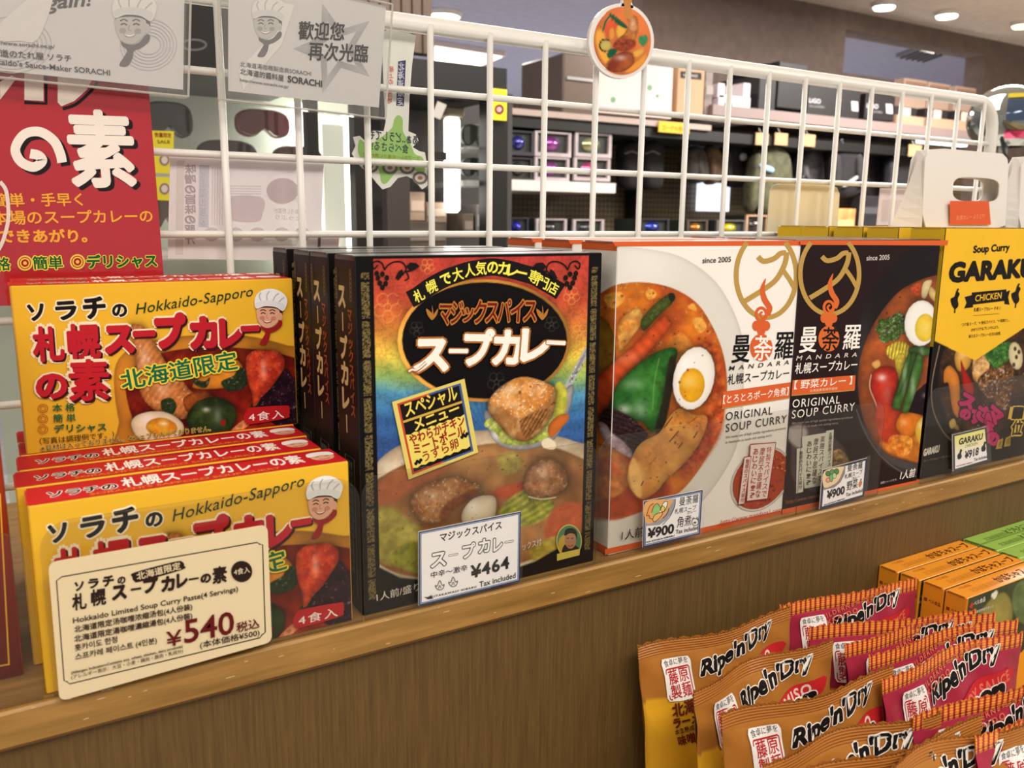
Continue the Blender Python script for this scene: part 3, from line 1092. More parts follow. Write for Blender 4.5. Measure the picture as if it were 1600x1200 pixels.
    p.blob([(756, 664), (770, 652), (800, 662), (850, 660), (870, 640), (880, 648), (864, 676), (838, 692), (806, 696), (784, 692), (774, 676)], (168, 190, 70), tex=.35, ts=6, rim=.2, rw=3, col2=(206, 214, 110), spec=(4, .64, .4))
    p.blob([(866, 604), (876, 596), (886, 612), (884, 640), (872, 652), (862, 640)], (206, 204, 72), tex=.2, ts=6, rim=.2, rw=3)
    p.blob([(856, 668), (868, 652), (886, 646), (888, 656), (872, 674), (860, 684)], (210, 112, 44), tex=.1, rim=.2, rw=3)
    p.blob([(846, 690), (856, 684), (868, 692), (866, 702), (850, 700)], (236, 220, 190))
    cc = [(762, 632), (768, 618), (782, 604), (802, 592), (822, 589), (850, 596), (868, 608), (868, 630), (862, 650), (850, 668), (834, 684), (818, 690), (796, 682), (776, 660), (765, 646)]
    p.blob(cc, (198, 152, 98), tex=.2, ts=8, rim=.35, rw=5, col2=(160, 108, 60), shadow=(.4, 6))
    p.blob([(766, 630), (772, 615), (786, 604), (804, 592), (824, 589), (850, 597), (866, 608), (858, 626), (842, 640), (820, 656), (802, 650), (784, 640)], (204, 128, 54), tex=.2, ts=7, rim=.2, rw=4, hl=[(796, 610, 16, .35, 8), (800, 632, 12, .35, 6), (836, 610, 12, .2)], spec=(3, .63, .55), col2=(224, 158, 84))
    p.blob([(812, 660), (826, 648), (846, 640), (858, 640), (848, 660), (832, 678), (820, 684)], (136, 90, 48), tex=.4, ts=5, soft=3, stripe=(30, 5, .2))
    p.specks(cc, 26, 1.7, (90, 44, 20), .8, 14)
    # embossed flowers
    for x, y, r in ((606, 480, 24), (668, 416, 12), (893, 462, 14), (596, 556, 16), (776, 597, 16), (651, 514, 12), (862, 506, 12), (906, 520, 14)):
        inside = ((x - 757) / 129) ** 2 + ((y - 532) / 91) ** 2 < 1
        c1 = (70, 66, 58) if inside else (232, 160, 80)
        for k in range(5):
            a = k * 1.2566 + .3
            p.line(ell(x + r * .55 * math.cos(a), y + r * .6 * math.sin(a), r * .38, r * .42, 0, 10) , 1.1, c1, .6, False)
        p.line(ell(x, y, r * .25, r * .28, 0, 8), 1.1, c1, .6, False)
    # black borders with gold pattern
    bw = .0098
    m = (U < bw) | (U > MW - bw) | (V > MH - .0016) | (V < .006)
    p.c[m] = (15, 13, 15)
    q = np.minimum(U, MW - U)
    rel = (q - .0052) / .0021
    per = (V % .0195) / .0195
    fl = (np.abs(rel) < 1) & (V > .008) & (V < MH - .008) & (per > .07)
    n = fbm(U * 1500, V * 1500, 2)
    g = fl & (np.abs(n - .5) > .07)
    k = np.clip((np.abs(n - .5) - .05) * 12, 0, 1)[..., None] * fl[..., None]
    p.c = p.c * (1 - k * .8) + np.array([150, 130, 74]) * k * .8


photo(pl, .0004, MW - .0004, .0004, MH - .0004, .00047, paint_magic, 'printed_picture', mg)
P = Print(pl, 2e-4)
# banner along an arc
st = '札幌で大人気のカレー専門店'
n = len(st)
cen = [(653, 461), (673, 447), (695, 435), (714, 428), (733, 422), (751, 419), (769, 417), (786, 419), (801, 422), (815, 426), (835, 432), (849, 440), (865, 449)]
deg = [28, 24, 20, 16, 10, 4, 0, -4, -7, -12, -20, -26, -30]
pts = [(c[0], c[1]) for c in cen]
P.stroke([(640, 468)] + pts + [(876, 456)], 27, (24, 20, 20))
for ch, c, d in zip(st, cen, deg):
    P.chars(ch, [(c[0], c[1], 17, 20, d)], (248, 236, 90), b=.03)
# corner vines
for sx, mir in ((0, 1), (1, -1)):
    fx = (lambda x: x) if mir == 1 else (lambda x: 1500 - x - 13)
    for q in ([(590, 414), (584, 420), (582, 412), (588, 408), (596, 411), (600, 420)], [(600, 422), (606, 414), (616, 409), (628, 410), (634, 420), (628, 430)], [(634, 424), (644, 422), (652, 416)], [(634, 424), (638, 434), (632, 438)]):
        P.stroke([(fx(x), y) for x, y in q], 2.2, BLK)
    for x, y in ((597, 428), (590, 434), (604, 434), (593, 442), (602, 443), (597, 449), (588, 427)):
        P.ell(fx(x), y, 3.6, 4.2, BLK)
    P.poly([(fx(x), y) for x, y in ((634, 416), (640, 410), (650, 411), (655, 416), (648, 421), (640, 423))], BLK)
    P.poly([(fx(x), y) for x, y in ((622, 424), (628, 420), (630, 428), (622, 438), (617, 434))], BLK)
MGS = 'マジックスパイス'
xs = [695, 712, 729, 748, 767, 786, 806, 826]
for i, (ch, x) in enumerate(zip(MGS, xs)):
    P.chars(ch, [(x, 489 - i * .6, 20, 36 if ch not in 'ッ' else 28, 0)], (112, 22, 24), b=.012, out=(186, 124, 54), ob=.07)
for x in (674, 846):
    for k in range(3):
        P.poly([(x, 500), (x - 7 + 7 * k, 492 - 4 * (k == 1)), (x - 9 + 9 * k, 482 - 5 * (k == 1)), (x + 2, 492)], (176, 116, 50), True)
SCR = [('ス', (671, 552, 56, 56, 2)), ('ー', (714, 548, 30, 30, 0)), ('プ', (745, 543, 48, 54, 0)), ('カ', (789, 542, 46, 54, 0)), ('レ', (832, 538, 44, 54, 0)), ('ー', (866, 535, 30, 28, -2))]
for ch, pc in SCR:
    P.chars(ch, [pc], (246, 242, 234), b=.05, out=(170, 104, 46), ob=.1)
P.stroke([(636, 580), (642, 576), (650, 578), (664, 566)], 5, (170, 104, 46)); P.stroke([(637, 580), (642, 577), (650, 577), (664, 566)], 2.6, (246, 242, 234))
# special menu card
TL, TR, BR, BL = (611, 627.5), (724, 591), (745.5, 706), (637, 748.5)


def Q(a, b):
    x = (1 - b) * ((1 - a) * TL[0] + a * TR[0]) + b * ((1 - a) * BL[0] + a * BR[0])
    y = (1 - b) * ((1 - a) * TL[1] + a * TR[1]) + b * ((1 - a) * BL[1] + a * BR[1])
    return (x, y)


P.poly([Q(0, 0), Q(1, 0), Q(1, 1), Q(0, 1)], (222, 204, 106))
P.poly([Q(.06, .04), Q(.5, .04), Q(.5, .96), Q(.06, .96)], (196, 70, 50))
P.poly([Q(.5, .04), Q(.94, .04), Q(.94, .96), Q(.5, .96)], (70, 92, 150))
P.poly([Q(.09, .065), Q(.91, .065), Q(.91, .935), Q(.09, .935)], BLK)
zz = []
for i in range(15):
    zz.append(Q(.09 + .82 * i / 14, .45 + (.018 if i % 2 else 0)))
for i in range(15):
    zz.append(Q(.91 - .82 * i / 14, .88 + (.018 if i % 2 else 0)))
P.poly(zz, (232, 214, 104))
GY = (238, 212, 92)
P.text('スペシャル', Q(.14, .245), Q(.87, .235), 25, GY, b=.02)
P.poly([Q(.09, .27), Q(.91, .27), Q(.91, .30), Q(.09, .30)], (206, 168, 70))
P.text('メニュー', Q(.22, .45), Q(.86, .42), 20, GY, b=.025)
P.text('やわらかチキン', Q(.12, .60), Q(.90, .585), 17, (150, 28, 34), b=.03)
P.text('ミートボール', Q(.15, .73), Q(.88, .715), 17, (150, 28, 34), b=.03)
P.text('うずら卵', Q(.25, .86), Q(.76, .845), 17, (150, 28, 34), b=.03)
for a, b in ((.14, .84), (.82, .73)):
    for k in range(4):
        x, y = Q(a + .025 * k, b - .02 * (k % 2)); P.ell(x, y, 2.6, 2.6, BLK)
P.text('1人前/盛り付け例', (587, 938), (700, 909), 12.5, (214, 208, 198), b=.012)
P.text('スパイス・トマトソース・ミックス付', (706, 889), (844, 850), 11, (214, 208, 198), b=.02)
# round portrait seal
P.ell(887, 844, 20, 26, (206, 186, 84)); P.ell(887, 844, 18.5, 24, (76, 130, 96)); P.ell(881, 850, 11, 16, (190, 160, 60))
P.poly([(876, 862), (880, 850), (890, 848), (903, 856), (900, 864), (888, 868)], (44, 34, 32), True)
P.ell(889, 843, 9, 13, (176, 124, 96)); P.poly([(880, 836), (882, 826), (892, 824), (899, 830), (899, 842), (896, 834), (888, 832)], (34, 26, 24), True)
for x in (885, 892): P.stroke([(x - 2, 840), (x + 2, 839.5)], 1.2, (50, 30, 26), smooth=False)
P.stroke([(885, 851), (889, 852.5), (893, 850)], 1.2, (120, 50, 40))
P.poly([(868, 864), (904, 856), (903, 866), (868, 875)], (206, 186, 84))
P.build('front_print', mg)
# the spine at the left end
sp = lside(MX, MD, .0001, loc)
P = Print(sp, 1.2e-4, uv=True)
P.poly([(.0005, .0005), (MD - .0005, .0005), (MD - .0005, MH - .0025), (.0005, MH - .0025)], (30, 20, 21))
P.vtext('スープカレー', (.0095, MH - .014), (.0125, MH - .094), .0105, (196, 174, 120), b=.05)
P.vtext('マジックスパイス', (.0205, MH - .026), (.0225, MH - .082), .006, (150, 76, 40), b=.03)
P.stroke([(.009, .008), (.009, .084), (.022, .084), (.022, .008)], .0004, (150, 150, 150), smooth=False)
for k in range(3):
    P.vtext('原材料名植物油脂食塩香辛料', (.0115 + k * .0035, .082), (.0115 + k * .0035, .02), .0026, (130, 130, 130), b=.0)
for y0 in (.004, .0245):
    for k in range(7):
        P.ring(y0, MH - .008 - k * .0022, .0012, .0011, .0004, (120, 96, 60))
P.build('spine_print', mg)
dup(mg, (MX - .0004, .038, .0001), 'second soup curry box behind the rainbow one, dark spine lettered in gold', MG)
dup(mg, (MX - .0006, .0676, .0001), 'third soup curry box behind the rainbow one, touching the second', MG)
dup(mg, (MX - .0012, .108, .0001), 'rearmost of the dark spined soup curry boxes, next to the upright yellow box', MG)
# ------------------------------------------------------------------ white and dark-brown soup curry boxes
ORG = (214, 96, 48); GLD = (184, 148, 78)
DX, DW, DH, DD = .3158, .1576, .1942, .036
DY = .0022
DG = 'white soup curry boxes with pork'
md = carton('soup_curry_box', 'white soup curry box with orange edge, pork, carrot and halved egg in a white bowl', 'box', DX, DY, .0001, DW, DD, DH, (240, 236, 230), DG, flap=(150, 90, 70))
loc = (DX, DY, .0001)
pl = front(DY, DX, .0001, loc)
CRT = (206, 84, 36)


def paint_white(p):
    X, Y = p.X, p.Y
    plate = [(860, 470), (905, 395), (960, 385), (1010, 389), (1063, 401), (1110, 432), (1138, 470), (1158, 520), (1162, 570), (1160, 640), (1150, 700), (1120, 755), (1080, 800), (1020, 845), (960, 860), (880, 850)]
    p.blob(plate, (220, 216, 208), rim=.12, rw=3, hl=(1010, 410, 50, .3))
    p.blob([(1154, 690), (1162, 650), (1190, 640), (1262, 620), (1262, 700), (1200, 700), (1160, 720)], (226, 220, 214), soft=14, alpha=.5)
    broth = [(890, 480), (935, 460), (963, 445), (1005, 441), (1050, 450), (1087, 472), (1110, 504), (1128, 546), (1136, 594), (1132, 640), (1124, 677), (1103, 716), (1084, 745), (1063, 768), (1040, 780), (1000, 800), (960, 812), (935, 806), (880, 790)]
    p.blob(broth, (204, 112, 34), tex=.2, ts=16, rim=.12, rw=6, col2=(186, 84, 34), spec=(6, .7, .2))
    p.blob([(900, 760), (990, 740), (1040, 752), (1044, 775), (990, 802), (950, 812), (890, 800)], (170, 66, 30), tex=.25, ts=12, soft=8)
    p.blob([(1090, 540), (1120, 540), (1132, 600), (1128, 670), (1100, 720), (1070, 750), (1060, 720), (1090, 680), (1108, 620)], (176, 66, 30), tex=.35, ts=7, soft=8, col2=(200, 100, 44))
    p.blob([(1040, 560), (1060, 520), (1080, 535), (1090, 560), (1080, 580)], (210, 130, 52), tex=.3, ts=8, soft=4)
    for q in ([(945, 462), (968, 456), (976, 468), (960, 482), (948, 476)], [(1008, 456), (1020, 452), (1026, 462), (1014, 468)], [(1082, 500), (1096, 496), (1104, 512), (1092, 520)], [(1074, 480), (1084, 474), (1088, 486)]):
        p.blob(q, (226, 160, 70), tex=.2, ts=5, soft=2)
    p.blob([(966, 508), (978, 492), (995, 482), (1004, 490), (1002, 506), (985, 530), (970, 548), (966, 540)], (226, 172, 88), tex=.25, ts=7, rim=.2, rw=4, col2=(206, 130, 54), shadow=(.2, 5))
    p.blob([(1002, 500), (1020, 478), (1044, 460), (1054, 464), (1050, 474), (1030, 492), (1010, 514), (1003, 514)], (72, 84, 34), tex=.35, ts=5, rim=.3, rw=3, shadow=(.25, 4), spec=(3, .72, .3))
    p.blob([(1044, 460), (1052, 458), (1055, 466), (1048, 472)], (34, 36, 18))
    p.blob([(924, 500), (944, 498), (958, 520), (962, 552), (956, 590), (940, 600), (920, 590)], (150, 108, 34), tex=.2, ts=9, rim=.35, rw=5)
    p.blob([(880, 640), (930, 592), (960, 565), (1000, 530), (1034, 496), (1044, 500), (1046, 512), (1010, 555), (970, 600), (950, 640), (920, 660), (890, 670)], (218, 84, 36), tex=.14, ts=16, rim=.35, rw=6, stripe=(-45, 16, .06), hl=[(980, 560, 26, .15, 10)], shadow=(.3, 6))
    p.blob([(938, 660), (955, 625), (965, 600), (990, 575), (1022, 552), (1052, 543), (1058, 556), (1046, 590), (1040, 618), (1034, 650), (1020, 676), (1004, 660), (990, 656), (960, 644), (944, 640)], (52, 116, 42), tex=.25, ts=11, rim=.45, rw=7, hl=[(990, 600, 16, .28, 9), (975, 640, 10, .6, 8), (1000, 640, 12, .35, 14)], col2=(34, 92, 34), shadow=(.4, 7))
    p.line([(1030, 560), (1022, 600), (1020, 640)], 2, (120, 160, 80), .5)
    p.blob([(1046, 560), (1056, 566), (1050, 610), (1040, 660), (1030, 680), (1024, 670), (1036, 620)], (40, 36, 22), tex=.3, soft=3)
    p.blob([(936, 664), (942, 646), (956, 638), (986, 652), (1004, 668), (1012, 682), (996, 700), (988, 716), (970, 706), (948, 686)], (40, 22, 26), tex=.45, ts=4, stripe=(110, 7, .35), spec=(3, .68, .2), shadow=(.3, 6))
    p.blob([(935, 660), (946, 662), (956, 676), (972, 688), (988, 706), (986, 716), (970, 708), (952, 696), (940, 680)], (164, 138, 150), tex=.2, ts=5, rim=.3, rw=3, col2=(190, 168, 172))
    p.blob([(905, 700), (925, 690), (950, 698), (972, 712), (982, 740), (978, 765), (950, 780), (915, 775)], (206, 130, 62), tex=.25, ts=9, rim=.2, rw=6, col2=(190, 96, 48))
    pork = [(982, 735), (990, 708), (1004, 690), (1030, 676), (1045, 652), (1062, 638), (1084, 648), (1104, 650), (1102, 672), (1086, 704), (1063, 730), (1042, 748), (1026, 768), (1004, 780), (988, 768), (980, 750)]
    p.blob(pork, (206, 148, 70), tex=.16, ts=14, rim=.2, rw=5, hl=[(1030, 700, 26, .2, 20), (996, 750, 9, .3, 18)], col2=(192, 124, 54), shadow=(.3, 7))
    p.blob([(982, 735), (990, 715), (1000, 740), (1002, 776), (990, 768)], (226, 176, 100), tex=.1, soft=3)
    for a, b in (((1038, 668), (1050, 652)), ((1046, 690), (1060, 674)), ((1016, 725), (1024, 716)), ((1076, 662), (1088, 652)), ((1084, 684), (1090, 674)), ((1060, 700), (1066, 692)), ((1002, 758), (1005, 752))):
        p.line([a, b], 1.8, (90, 46, 20), .8, False)
    p.specks(pork, 30, 1.4, (80, 40, 18), .8, 3)
    p.blob([(1062, 640), (1080, 648), (1102, 652), (1098, 676), (1080, 670), (1064, 660), (1048, 664)], (186, 108, 48), tex=.4, ts=5, soft=8, alpha=.7)
    p.blob([(1004, 700), (1030, 690), (1050, 700), (1036, 730), (1010, 740)], (190, 120, 52), tex=.3, ts=6, soft=12, alpha=.6)
    egg = ell(1084, 591, 32, 50, 12, 20)
    p.blob(egg, (240, 236, 228), rim=.13, rw=4, hl=(1070, 570, 18, .5), smooth=False, shadow=(.45, 7))
    p.blob(ell(1081, 602, 20, 27, 6, 20), (234, 176, 34), tex=.05, rim=.12, rw=4, smooth=False, hl=(1078, 596, 10, .3), col2=(226, 158, 24))
    p.specks(broth, 110, 1.5, (90, 40, 18), .75, 21)
    p.specks(broth, 20, 2.2, (120, 34, 20), .75, 23)


photo(pl, .0004, DW - .0004, .0004, DH - .0004, .00056, paint_white, 'printed_picture', md, base=(240, 236, 230))
sd_ = lside(DX, DY + DD, .0001, loc)
photo(sd_, .0004, DD - .0004, .0004, DH - .0004, .0007, paint_white, 'printed_side_picture', md, base=(240, 236, 230))
for za, zb_ in ((DH - .0052, DH - .0006), (.0006, .0052)):
    P = Print(sd_, 1.2e-4, uv=True)
    P.poly([(.0004, za), (DD - .0004, za), (DD - .0004, zb_), (.0004, zb_)], ORG)
    P.build('orange_stripe', md)


def mandara_logo(P, cx, cy, rx, ry, dx, dy, man, inkc, disc_c, tea, s=1.0):
    P.ring(cx, cy, rx, ry, 7.5 * s, GLD, 0, -math.degrees(math.asin((cy - 379) / ry)), 180 + math.degrees(math.asin((cy - 379) / ry)))
    f = lambda L_: [(cx + a * s, cy + b * s) for a, b in L_]
    P.stroke(f([(-13, -29), (-4, -22), (12, -26), (22, -34), (31, -35)]), 8 * s, GLD)
    P.stroke(f([(32, -36), (29, -18), (16, 6), (-4, 22), (-33, 40)]), 8 * s, GLD)
    P.stroke(f([(26, -8), (36, 6), (46, 24)]), 7 * s, GLD)
    # flame and swirl
    g = lambda L_: [(dx + a * s, dy + b * s) for a, b in L_]
    P.stroke(g([(7, -108), (2, -92), (5, -76), (13, -62), (11, -50)]), 9 * s, disc_c, taper=(.1, .8, 1, 1, .5))
    P.ring(dx - 0 * s, dy - 52 * s, 8 * s, 10 * s, 4.5 * s, disc_c, 0, 40, 400)
    P.stroke(g([(9, -60), (8, -52), (2, -46), (-2, -52), (2, -56)]), 3.5 * s, disc_c)
    P.ell(dx - 8 * s, dy - 34 * s, 6 * s, 8 * s, disc_c); P.ell(dx + 7 * s, dy - 34 * s, 7 * s, 8 * s, disc_c); P.ell(dx, dy - 30 * s, 7 * s, 12 * s, disc_c)
    P.ell(dx, dy, 17.5 * s, 21.5 * s, disc_c)
    P.chars('荼', [(dx + .3, dy + .5, 29 * s, 37 * s, 0)], tea, b=.02)


P = Print(pl, 2e-4)
P.poly([(958, 377.5), (1251, 376), (1251, 383.5), (961, 385)], ORG)
P.poly([(945, 858), (1228, 795.5), (1228, 803), (945, 867)], ORG)
mandara_logo(P, 1197, 430, 47, 66, 1189, 543, None, BLK, ORG, WHT, 1.0)
P.chars('曼', [(1155, 544, 28, 42, 3)], BLK, b=.025)
P.chars('羅', [(1222, 539, 29, 42, 3)], BLK, b=.02)
P.text('since 2005', (1097, 411), (1141.5, 409), 8.5, (70, 66, 62), lat=True)
P.text('MANDARA', (1138, 579), (1232, 569), 7, (70, 66, 62), lat=True, shear=.15, space=2.0)
P.text('札幌スープカレー', (1136, 601), (1232, 590), 15.5, BLK, b=.012)
P.poly([(1129, 612), (1235, 597), (1233, 621), (1127, 638)], ORG)
P.stroke([(1127, 638.5), (1233, 621.5)], 1.4, GLD, smooth=False)
P.text('【とろとろポーク角煮】', (1129, 631), (1231, 617), 13, WHT, b=.012)
P.text('ORIGINAL', (1133, 657), (1206, 647), 13, (40, 34, 32), b=.0, lat=True, space=1.15)
P.text('SOUP CURRY', (1133, 675), (1228, 660), 13, (40, 34, 32), b=.0, lat=True, space=1.15)
P.text('We made use of high quality ingredients produced', (1133, 685), (1227, 670), 3.6, (120, 112, 106), b=.01, lat=True)
P.text('in Hokkaido to made rich tasting curry.', (1133, 693), (1206, 681), 3.6, (120, 112, 106), b=.01, lat=True)
P.ell(1188, 748, 38, 52, (168, 60, 26), 38); P.ring(1188, 748, 40, 55, 2, (196, 190, 186), 38)
rd = random.Random(8)
for i in range(90):
    a = rd.uniform(0, 6.28); r = rd.uniform(0, 1) ** .5
    x, y = 34 * r * math.cos(a), 48 * r * math.sin(a)
    c_, s_ = math.cos(math.radians(38)), math.sin(math.radians(38))
    P.ell(1188 + x * c_ - y * s_, 748 + x * s_ + y * c_, rd.uniform(1.2, 2.6), rd.uniform(1, 2), rd.choice([(196, 88, 38), (140, 44, 20), (214, 120, 60), (120, 36, 18)]), n=6)
P.poly([(1169.5, 693), (1210.5, 690), (1197.5, 779), (1163.5, 783)], (150, 40, 40)); P.poly([(1170.7, 694.5), (1209.3, 691.5), (1196.3, 777.7), (1165, 781.5)], (234, 216, 208))
P.poly([(1160, 713), (1172, 711.5), (1161, 787), (1150.5, 788.5)], (150, 40, 40)); P.poly([(1161, 714.2), (1170.8, 713), (1160, 785.8), (1151.8, 787)], (234, 216, 208))
P.vtext('特製スパイスで', (1199, 697), (1190, 776), 7.5, (168, 60, 56), b=.01)
P.vtext('摩訶不思議な', (1188.5, 698), (1180, 777), 7.5, (168, 60, 56), b=.01)
P.vtext('あじわいに!?', (1178, 699), (1171.5, 778), 7.5, (168, 60, 56), b=.01)
P.vtext('魅惑のスパイス袋付', (1165.5, 716), (1156, 784), 5.5, (168, 60, 56), b=.01)
P.text('http://www.mandara1.com', (1123, 818.5), (1218, 798), 7.5, (186, 84, 60), lat=True, space=1.1)
P.text('1人前', (968, 843), (1003, 836), 15, (30, 26, 26), b=.012)
P.build('front_print', md)
dup(md, (DX + .001, DY + .047, .0001), 'second white soup curry box, only its orange striped corner showing above the rainbow box', DG)
dup(md, (DX + .0005, DY + .090, .0001), 'rearmost white soup curry box, nearest the wire grid', DG)

# dark brown box
EX, EW, EH = .4725, .1568, .1948
EY = .0012
DKG = 'dark brown vegetable soup curry boxes'
mv = carton('soup_curry_box', 'dark brown soup curry box with orange edges, vegetables and egg in a black bowl', 'box', EX, EY, .0001, EW, DD, EH, (34, 18, 18), DKG, flap=(150, 90, 70))
loc = (EX, EY, .0001)
pl = front(EY, EX, .0001, loc)


def paint_dark(p):
    p.blob([(1500, 378), (1440, 382), (1400, 405), (1372, 440), (1350, 480), (1336, 525), (1332, 570), (1336, 620), (1350, 660), (1372, 700), (1400, 730), (1440, 748), (1500, 755)], (26, 22, 24), rim=.0, hl=(1350, 560, 14, .12, 60))
    p.line([(1338, 640), (1352, 676), (1376, 712), (1410, 738), (1450, 748)], 1.4, (120, 116, 114), .8)
    p.blob([(1345, 660), (1360, 690), (1385, 722), (1420, 738), (1450, 742), (1450, 726), (1400, 712), (1366, 680)], (92, 86, 82), soft=10, alpha=.7)
    broth = [(1500, 425), (1474, 427), (1436, 438), (1404, 456), (1378, 486), (1358, 520), (1344, 560), (1340, 600), (1345, 640), (1356, 672), (1378, 702), (1400, 716), (1440, 724), (1500, 726)]
    p.blob(broth, (138, 72, 38), tex=.22, ts=16, rim=.3, rw=7, col2=(168, 84, 38))
    p.blob([(1376, 690), (1400, 676), (1450, 680), (1450, 722), (1410, 716), (1384, 704)], (198, 116, 40), tex=.25, ts=9, soft=5)
    p.specks(broth, 80, 1.5, (70, 28, 14), .8, 33)
    p.blob([(1440, 452), (1444, 440), (1456, 438), (1452, 452), (1446, 466), (1440, 464)], (216, 196, 150), tex=.1, rim=.2, rw=2)
    p.blob([(1454, 448), (1466, 458), (1480, 464), (1480, 480), (1466, 476), (1452, 462)], (220, 190, 120), tex=.15, rim=.2, rw=3)
    p.blob([(1424, 448), (1438, 442), (1436, 460), (1426, 462)], (170, 70, 36), tex=.4, ts=3)
    # broccoli
    p.blob([(1384, 546), (1396, 536), (1412, 534), (1424, 548), (1420, 570), (1408, 588), (1404, 566), (1390, 560)], (196, 176, 60), tex=.25, ts=5, stripe=(10, 5, .2), rim=.15, rw=3)
    for x, y, r in ((1383, 526, 10), (1376, 514, 8), (1392, 506, 11), (1404, 498, 10), (1410, 512, 10), (1396, 522, 11), (1378, 504, 6)):
        p.blob(ell(x, y, r, r, 0, 10), (88, 116, 48), tex=.6, ts=2.2, rim=.4, rw=3, spec=(2.4, .62, .4), col2=(54, 84, 34))
    p.blob([(1399, 560), (1412, 552), (1418, 580), (1410, 600), (1402, 590)], (206, 184, 66), tex=.25, ts=4, rim=.2, rw=2)
    # red pepper
    p.blob([(1360, 596), (1366, 580), (1382, 572), (1398, 576), (1404, 596), (1398, 625), (1392, 650), (1384, 664), (1374, 650), (1364, 624)], (196, 48, 30), tex=.12, ts=9, rim=.35, rw=6, hl=[(1378, 590, 7, .7, 6), (1386, 615, 7, .2, 16)], shadow=(.3, 5), col2=(168, 34, 24))
    p.line([(1361, 586), (1359, 606), (1368, 630), (1374, 652)], 1.6, (226, 190, 170), .8)
    p.blob([(1362, 568), (1372, 562), (1376, 570), (1368, 576)], (226, 170, 90), rim=.2, rw=2)
    p.blob([(1372, 630), (1400, 640), (1412, 660), (1400, 690), (1380, 690), (1370, 664)], (184, 60, 34), tex=.2, ts=9, soft=4)
    # carrots, eggplant, potato
    p.blob([(1428, 640), (1440, 610), (1455, 580), (1470, 560), (1480, 580), (1470, 620), (1450, 636)], (206, 90, 40), tex=.12, rim=.2, rw=4)
    p.blob([(1420, 626), (1436, 608), (1452, 596), (1462, 610), (1460, 650), (1440, 648), (1420, 644)], (32, 16, 26), tex=.4, ts=5, hl=(1446, 618, 5, .4, 4))
    p.blob([(1402, 656), (1412, 644), (1440, 650), (1436, 668), (1420, 684), (1408, 678), (1400, 668)], (222, 122, 34), tex=.15, ts=9, rim=.25, rw=4, hl=(1412, 660, 5, .3), shadow=(.3, 4))
    p.blob([(1430, 672), (1436, 656), (1450, 650), (1456, 690), (1444, 700), (1434, 690)], (234, 186, 60), rim=.2, rw=4, hl=(1440, 664, 6, .5))
    p.blob([(1388, 690), (1396, 680), (1424, 684), (1422, 706), (1410, 714), (1396, 704)], (204, 110, 34), tex=.3, ts=5, spec=(3, .66, .3), col2=(226, 150, 50))
    # green beans
    for q in ([(1420, 546), (1434, 540), (1460, 546), (1462, 554), (1440, 556), (1424, 554)], [(1424, 552), (1432, 556), (1422, 590), (1408, 636), (1402, 640), (1394, 634), (1404, 600), (1414, 566)], [(1432, 556), (1442, 560), (1438, 590), (1424, 632), (1418, 644), (1410, 640), (1420, 600)], [(1416, 560), (1424, 556), (1418, 580), (1408, 610), (1402, 612)]):
        p.blob(q, (66, 112, 46), tex=.2, ts=6, rim=.4, rw=3, hl=(np.mean([a[0] for a in q]), np.mean([a[1] for a in q]), 4, .35, 20), shadow=(.35, 3))
    p.blob(ell(1439, 505, 26, 36, 5, 20), (240, 238, 232), rim=.12, rw=3, smooth=False, shadow=(.45, 6))
    p.blob(ell(1445, 512, 15.5, 22, 6, 20), (230, 196, 64), tex=.08, rim=.12, rw=3, smooth=False, hl=(1446, 512, 8, .2))
    # spice photo at the lower left
    p.blob([(1236, 700), (1236, 664), (1256, 662), (1290, 672), (1322, 706), (1326, 740), (1290, 768), (1250, 760), (1236, 740)], (74, 62, 60), tex=.1, soft=3, rim=.1)
    p.blob([(1226, 672), (1250, 664), (1262, 676), (1252, 700), (1234, 690)], (190, 184, 180), soft=6, alpha=.8)
    p.blob([(1300, 706), (1312, 702), (1322, 712), (1326, 726), (1306, 728), (1296, 722)], (158, 128, 84), tex=.5, ts=3, col2=(110, 84, 54))


photo(pl, .0004, EW - .0004, .0004, EH - .0004, .00062, paint_dark, 'printed_picture', mv, base=(36, 20, 21))
P = Print(pl, 2e-4)
P.poly([(1250, 375.5), (1481.5, 375.5), (1480, 383.5), (1250, 382.5)], ORG)
P.poly([(1222, 796), (1438, 749), (1437, 756), (1222, 803.5)], ORG)
mandara_logo(P, 1296, 428, 46, 63, 1294.5, 529, None, WHT, (214, 106, 50), (30, 20, 18), .94)
P.chars('曼', [(1260, 530, 27, 39, 3)], WHT, b=.025)
P.chars('羅', [(1328, 526, 27, 38, 3)], WHT, b=.02)
P.text('since 2005', (1353, 407), (1389, 405.5), 8, (206, 196, 190), lat=True)
P.text('MANDARA', (1243, 563), (1338, 557), 7, (214, 206, 200), lat=True, shear=.15, space=2.0)
P.text('札幌スープカレー', (1241, 584), (1338, 577), 16, WHT, b=.018)
P.poly([(1238, 594), (1336, 586), (1335, 609), (1236, 617)], ORG)
P.stroke([(1236, 617.8), (1334, 609.5)], 1.4, GLD, smooth=False)
P.text('【 野菜カレー 】', (1240, 608), (1330, 600), 13, WHT, b=.012)
P.text('北海道産男爵芋使用', (1264, 612.5), (1307, 608.5), 4, (240, 200, 170))
P.text('ORIGINAL', (1237, 637), (1311, 630), 13, WHT, b=.0, lat=True, space=1.15)
P.text('SOUP CURRY', (1236, 654), (1334, 641), 13, WHT, b=.0, lat=True, space=1.15)
P.text('We made use of high quality ingredients produced', (1236, 663), (1331, 653), 3.4, (160, 146, 140), b=.01, lat=True)
P.text('in Hokkaido to made rich tasting curry.', (1236, 670), (1309, 662), 3.4, (160, 146, 140), b=.01, lat=True)
LC = (206, 204, 188)
P.poly([(1252, 682), (1294, 675), (1285, 758), (1256, 763)], LC)
P.poly([(1290, 673), (1302, 671), (1299, 730), (1287, 732)], LC)
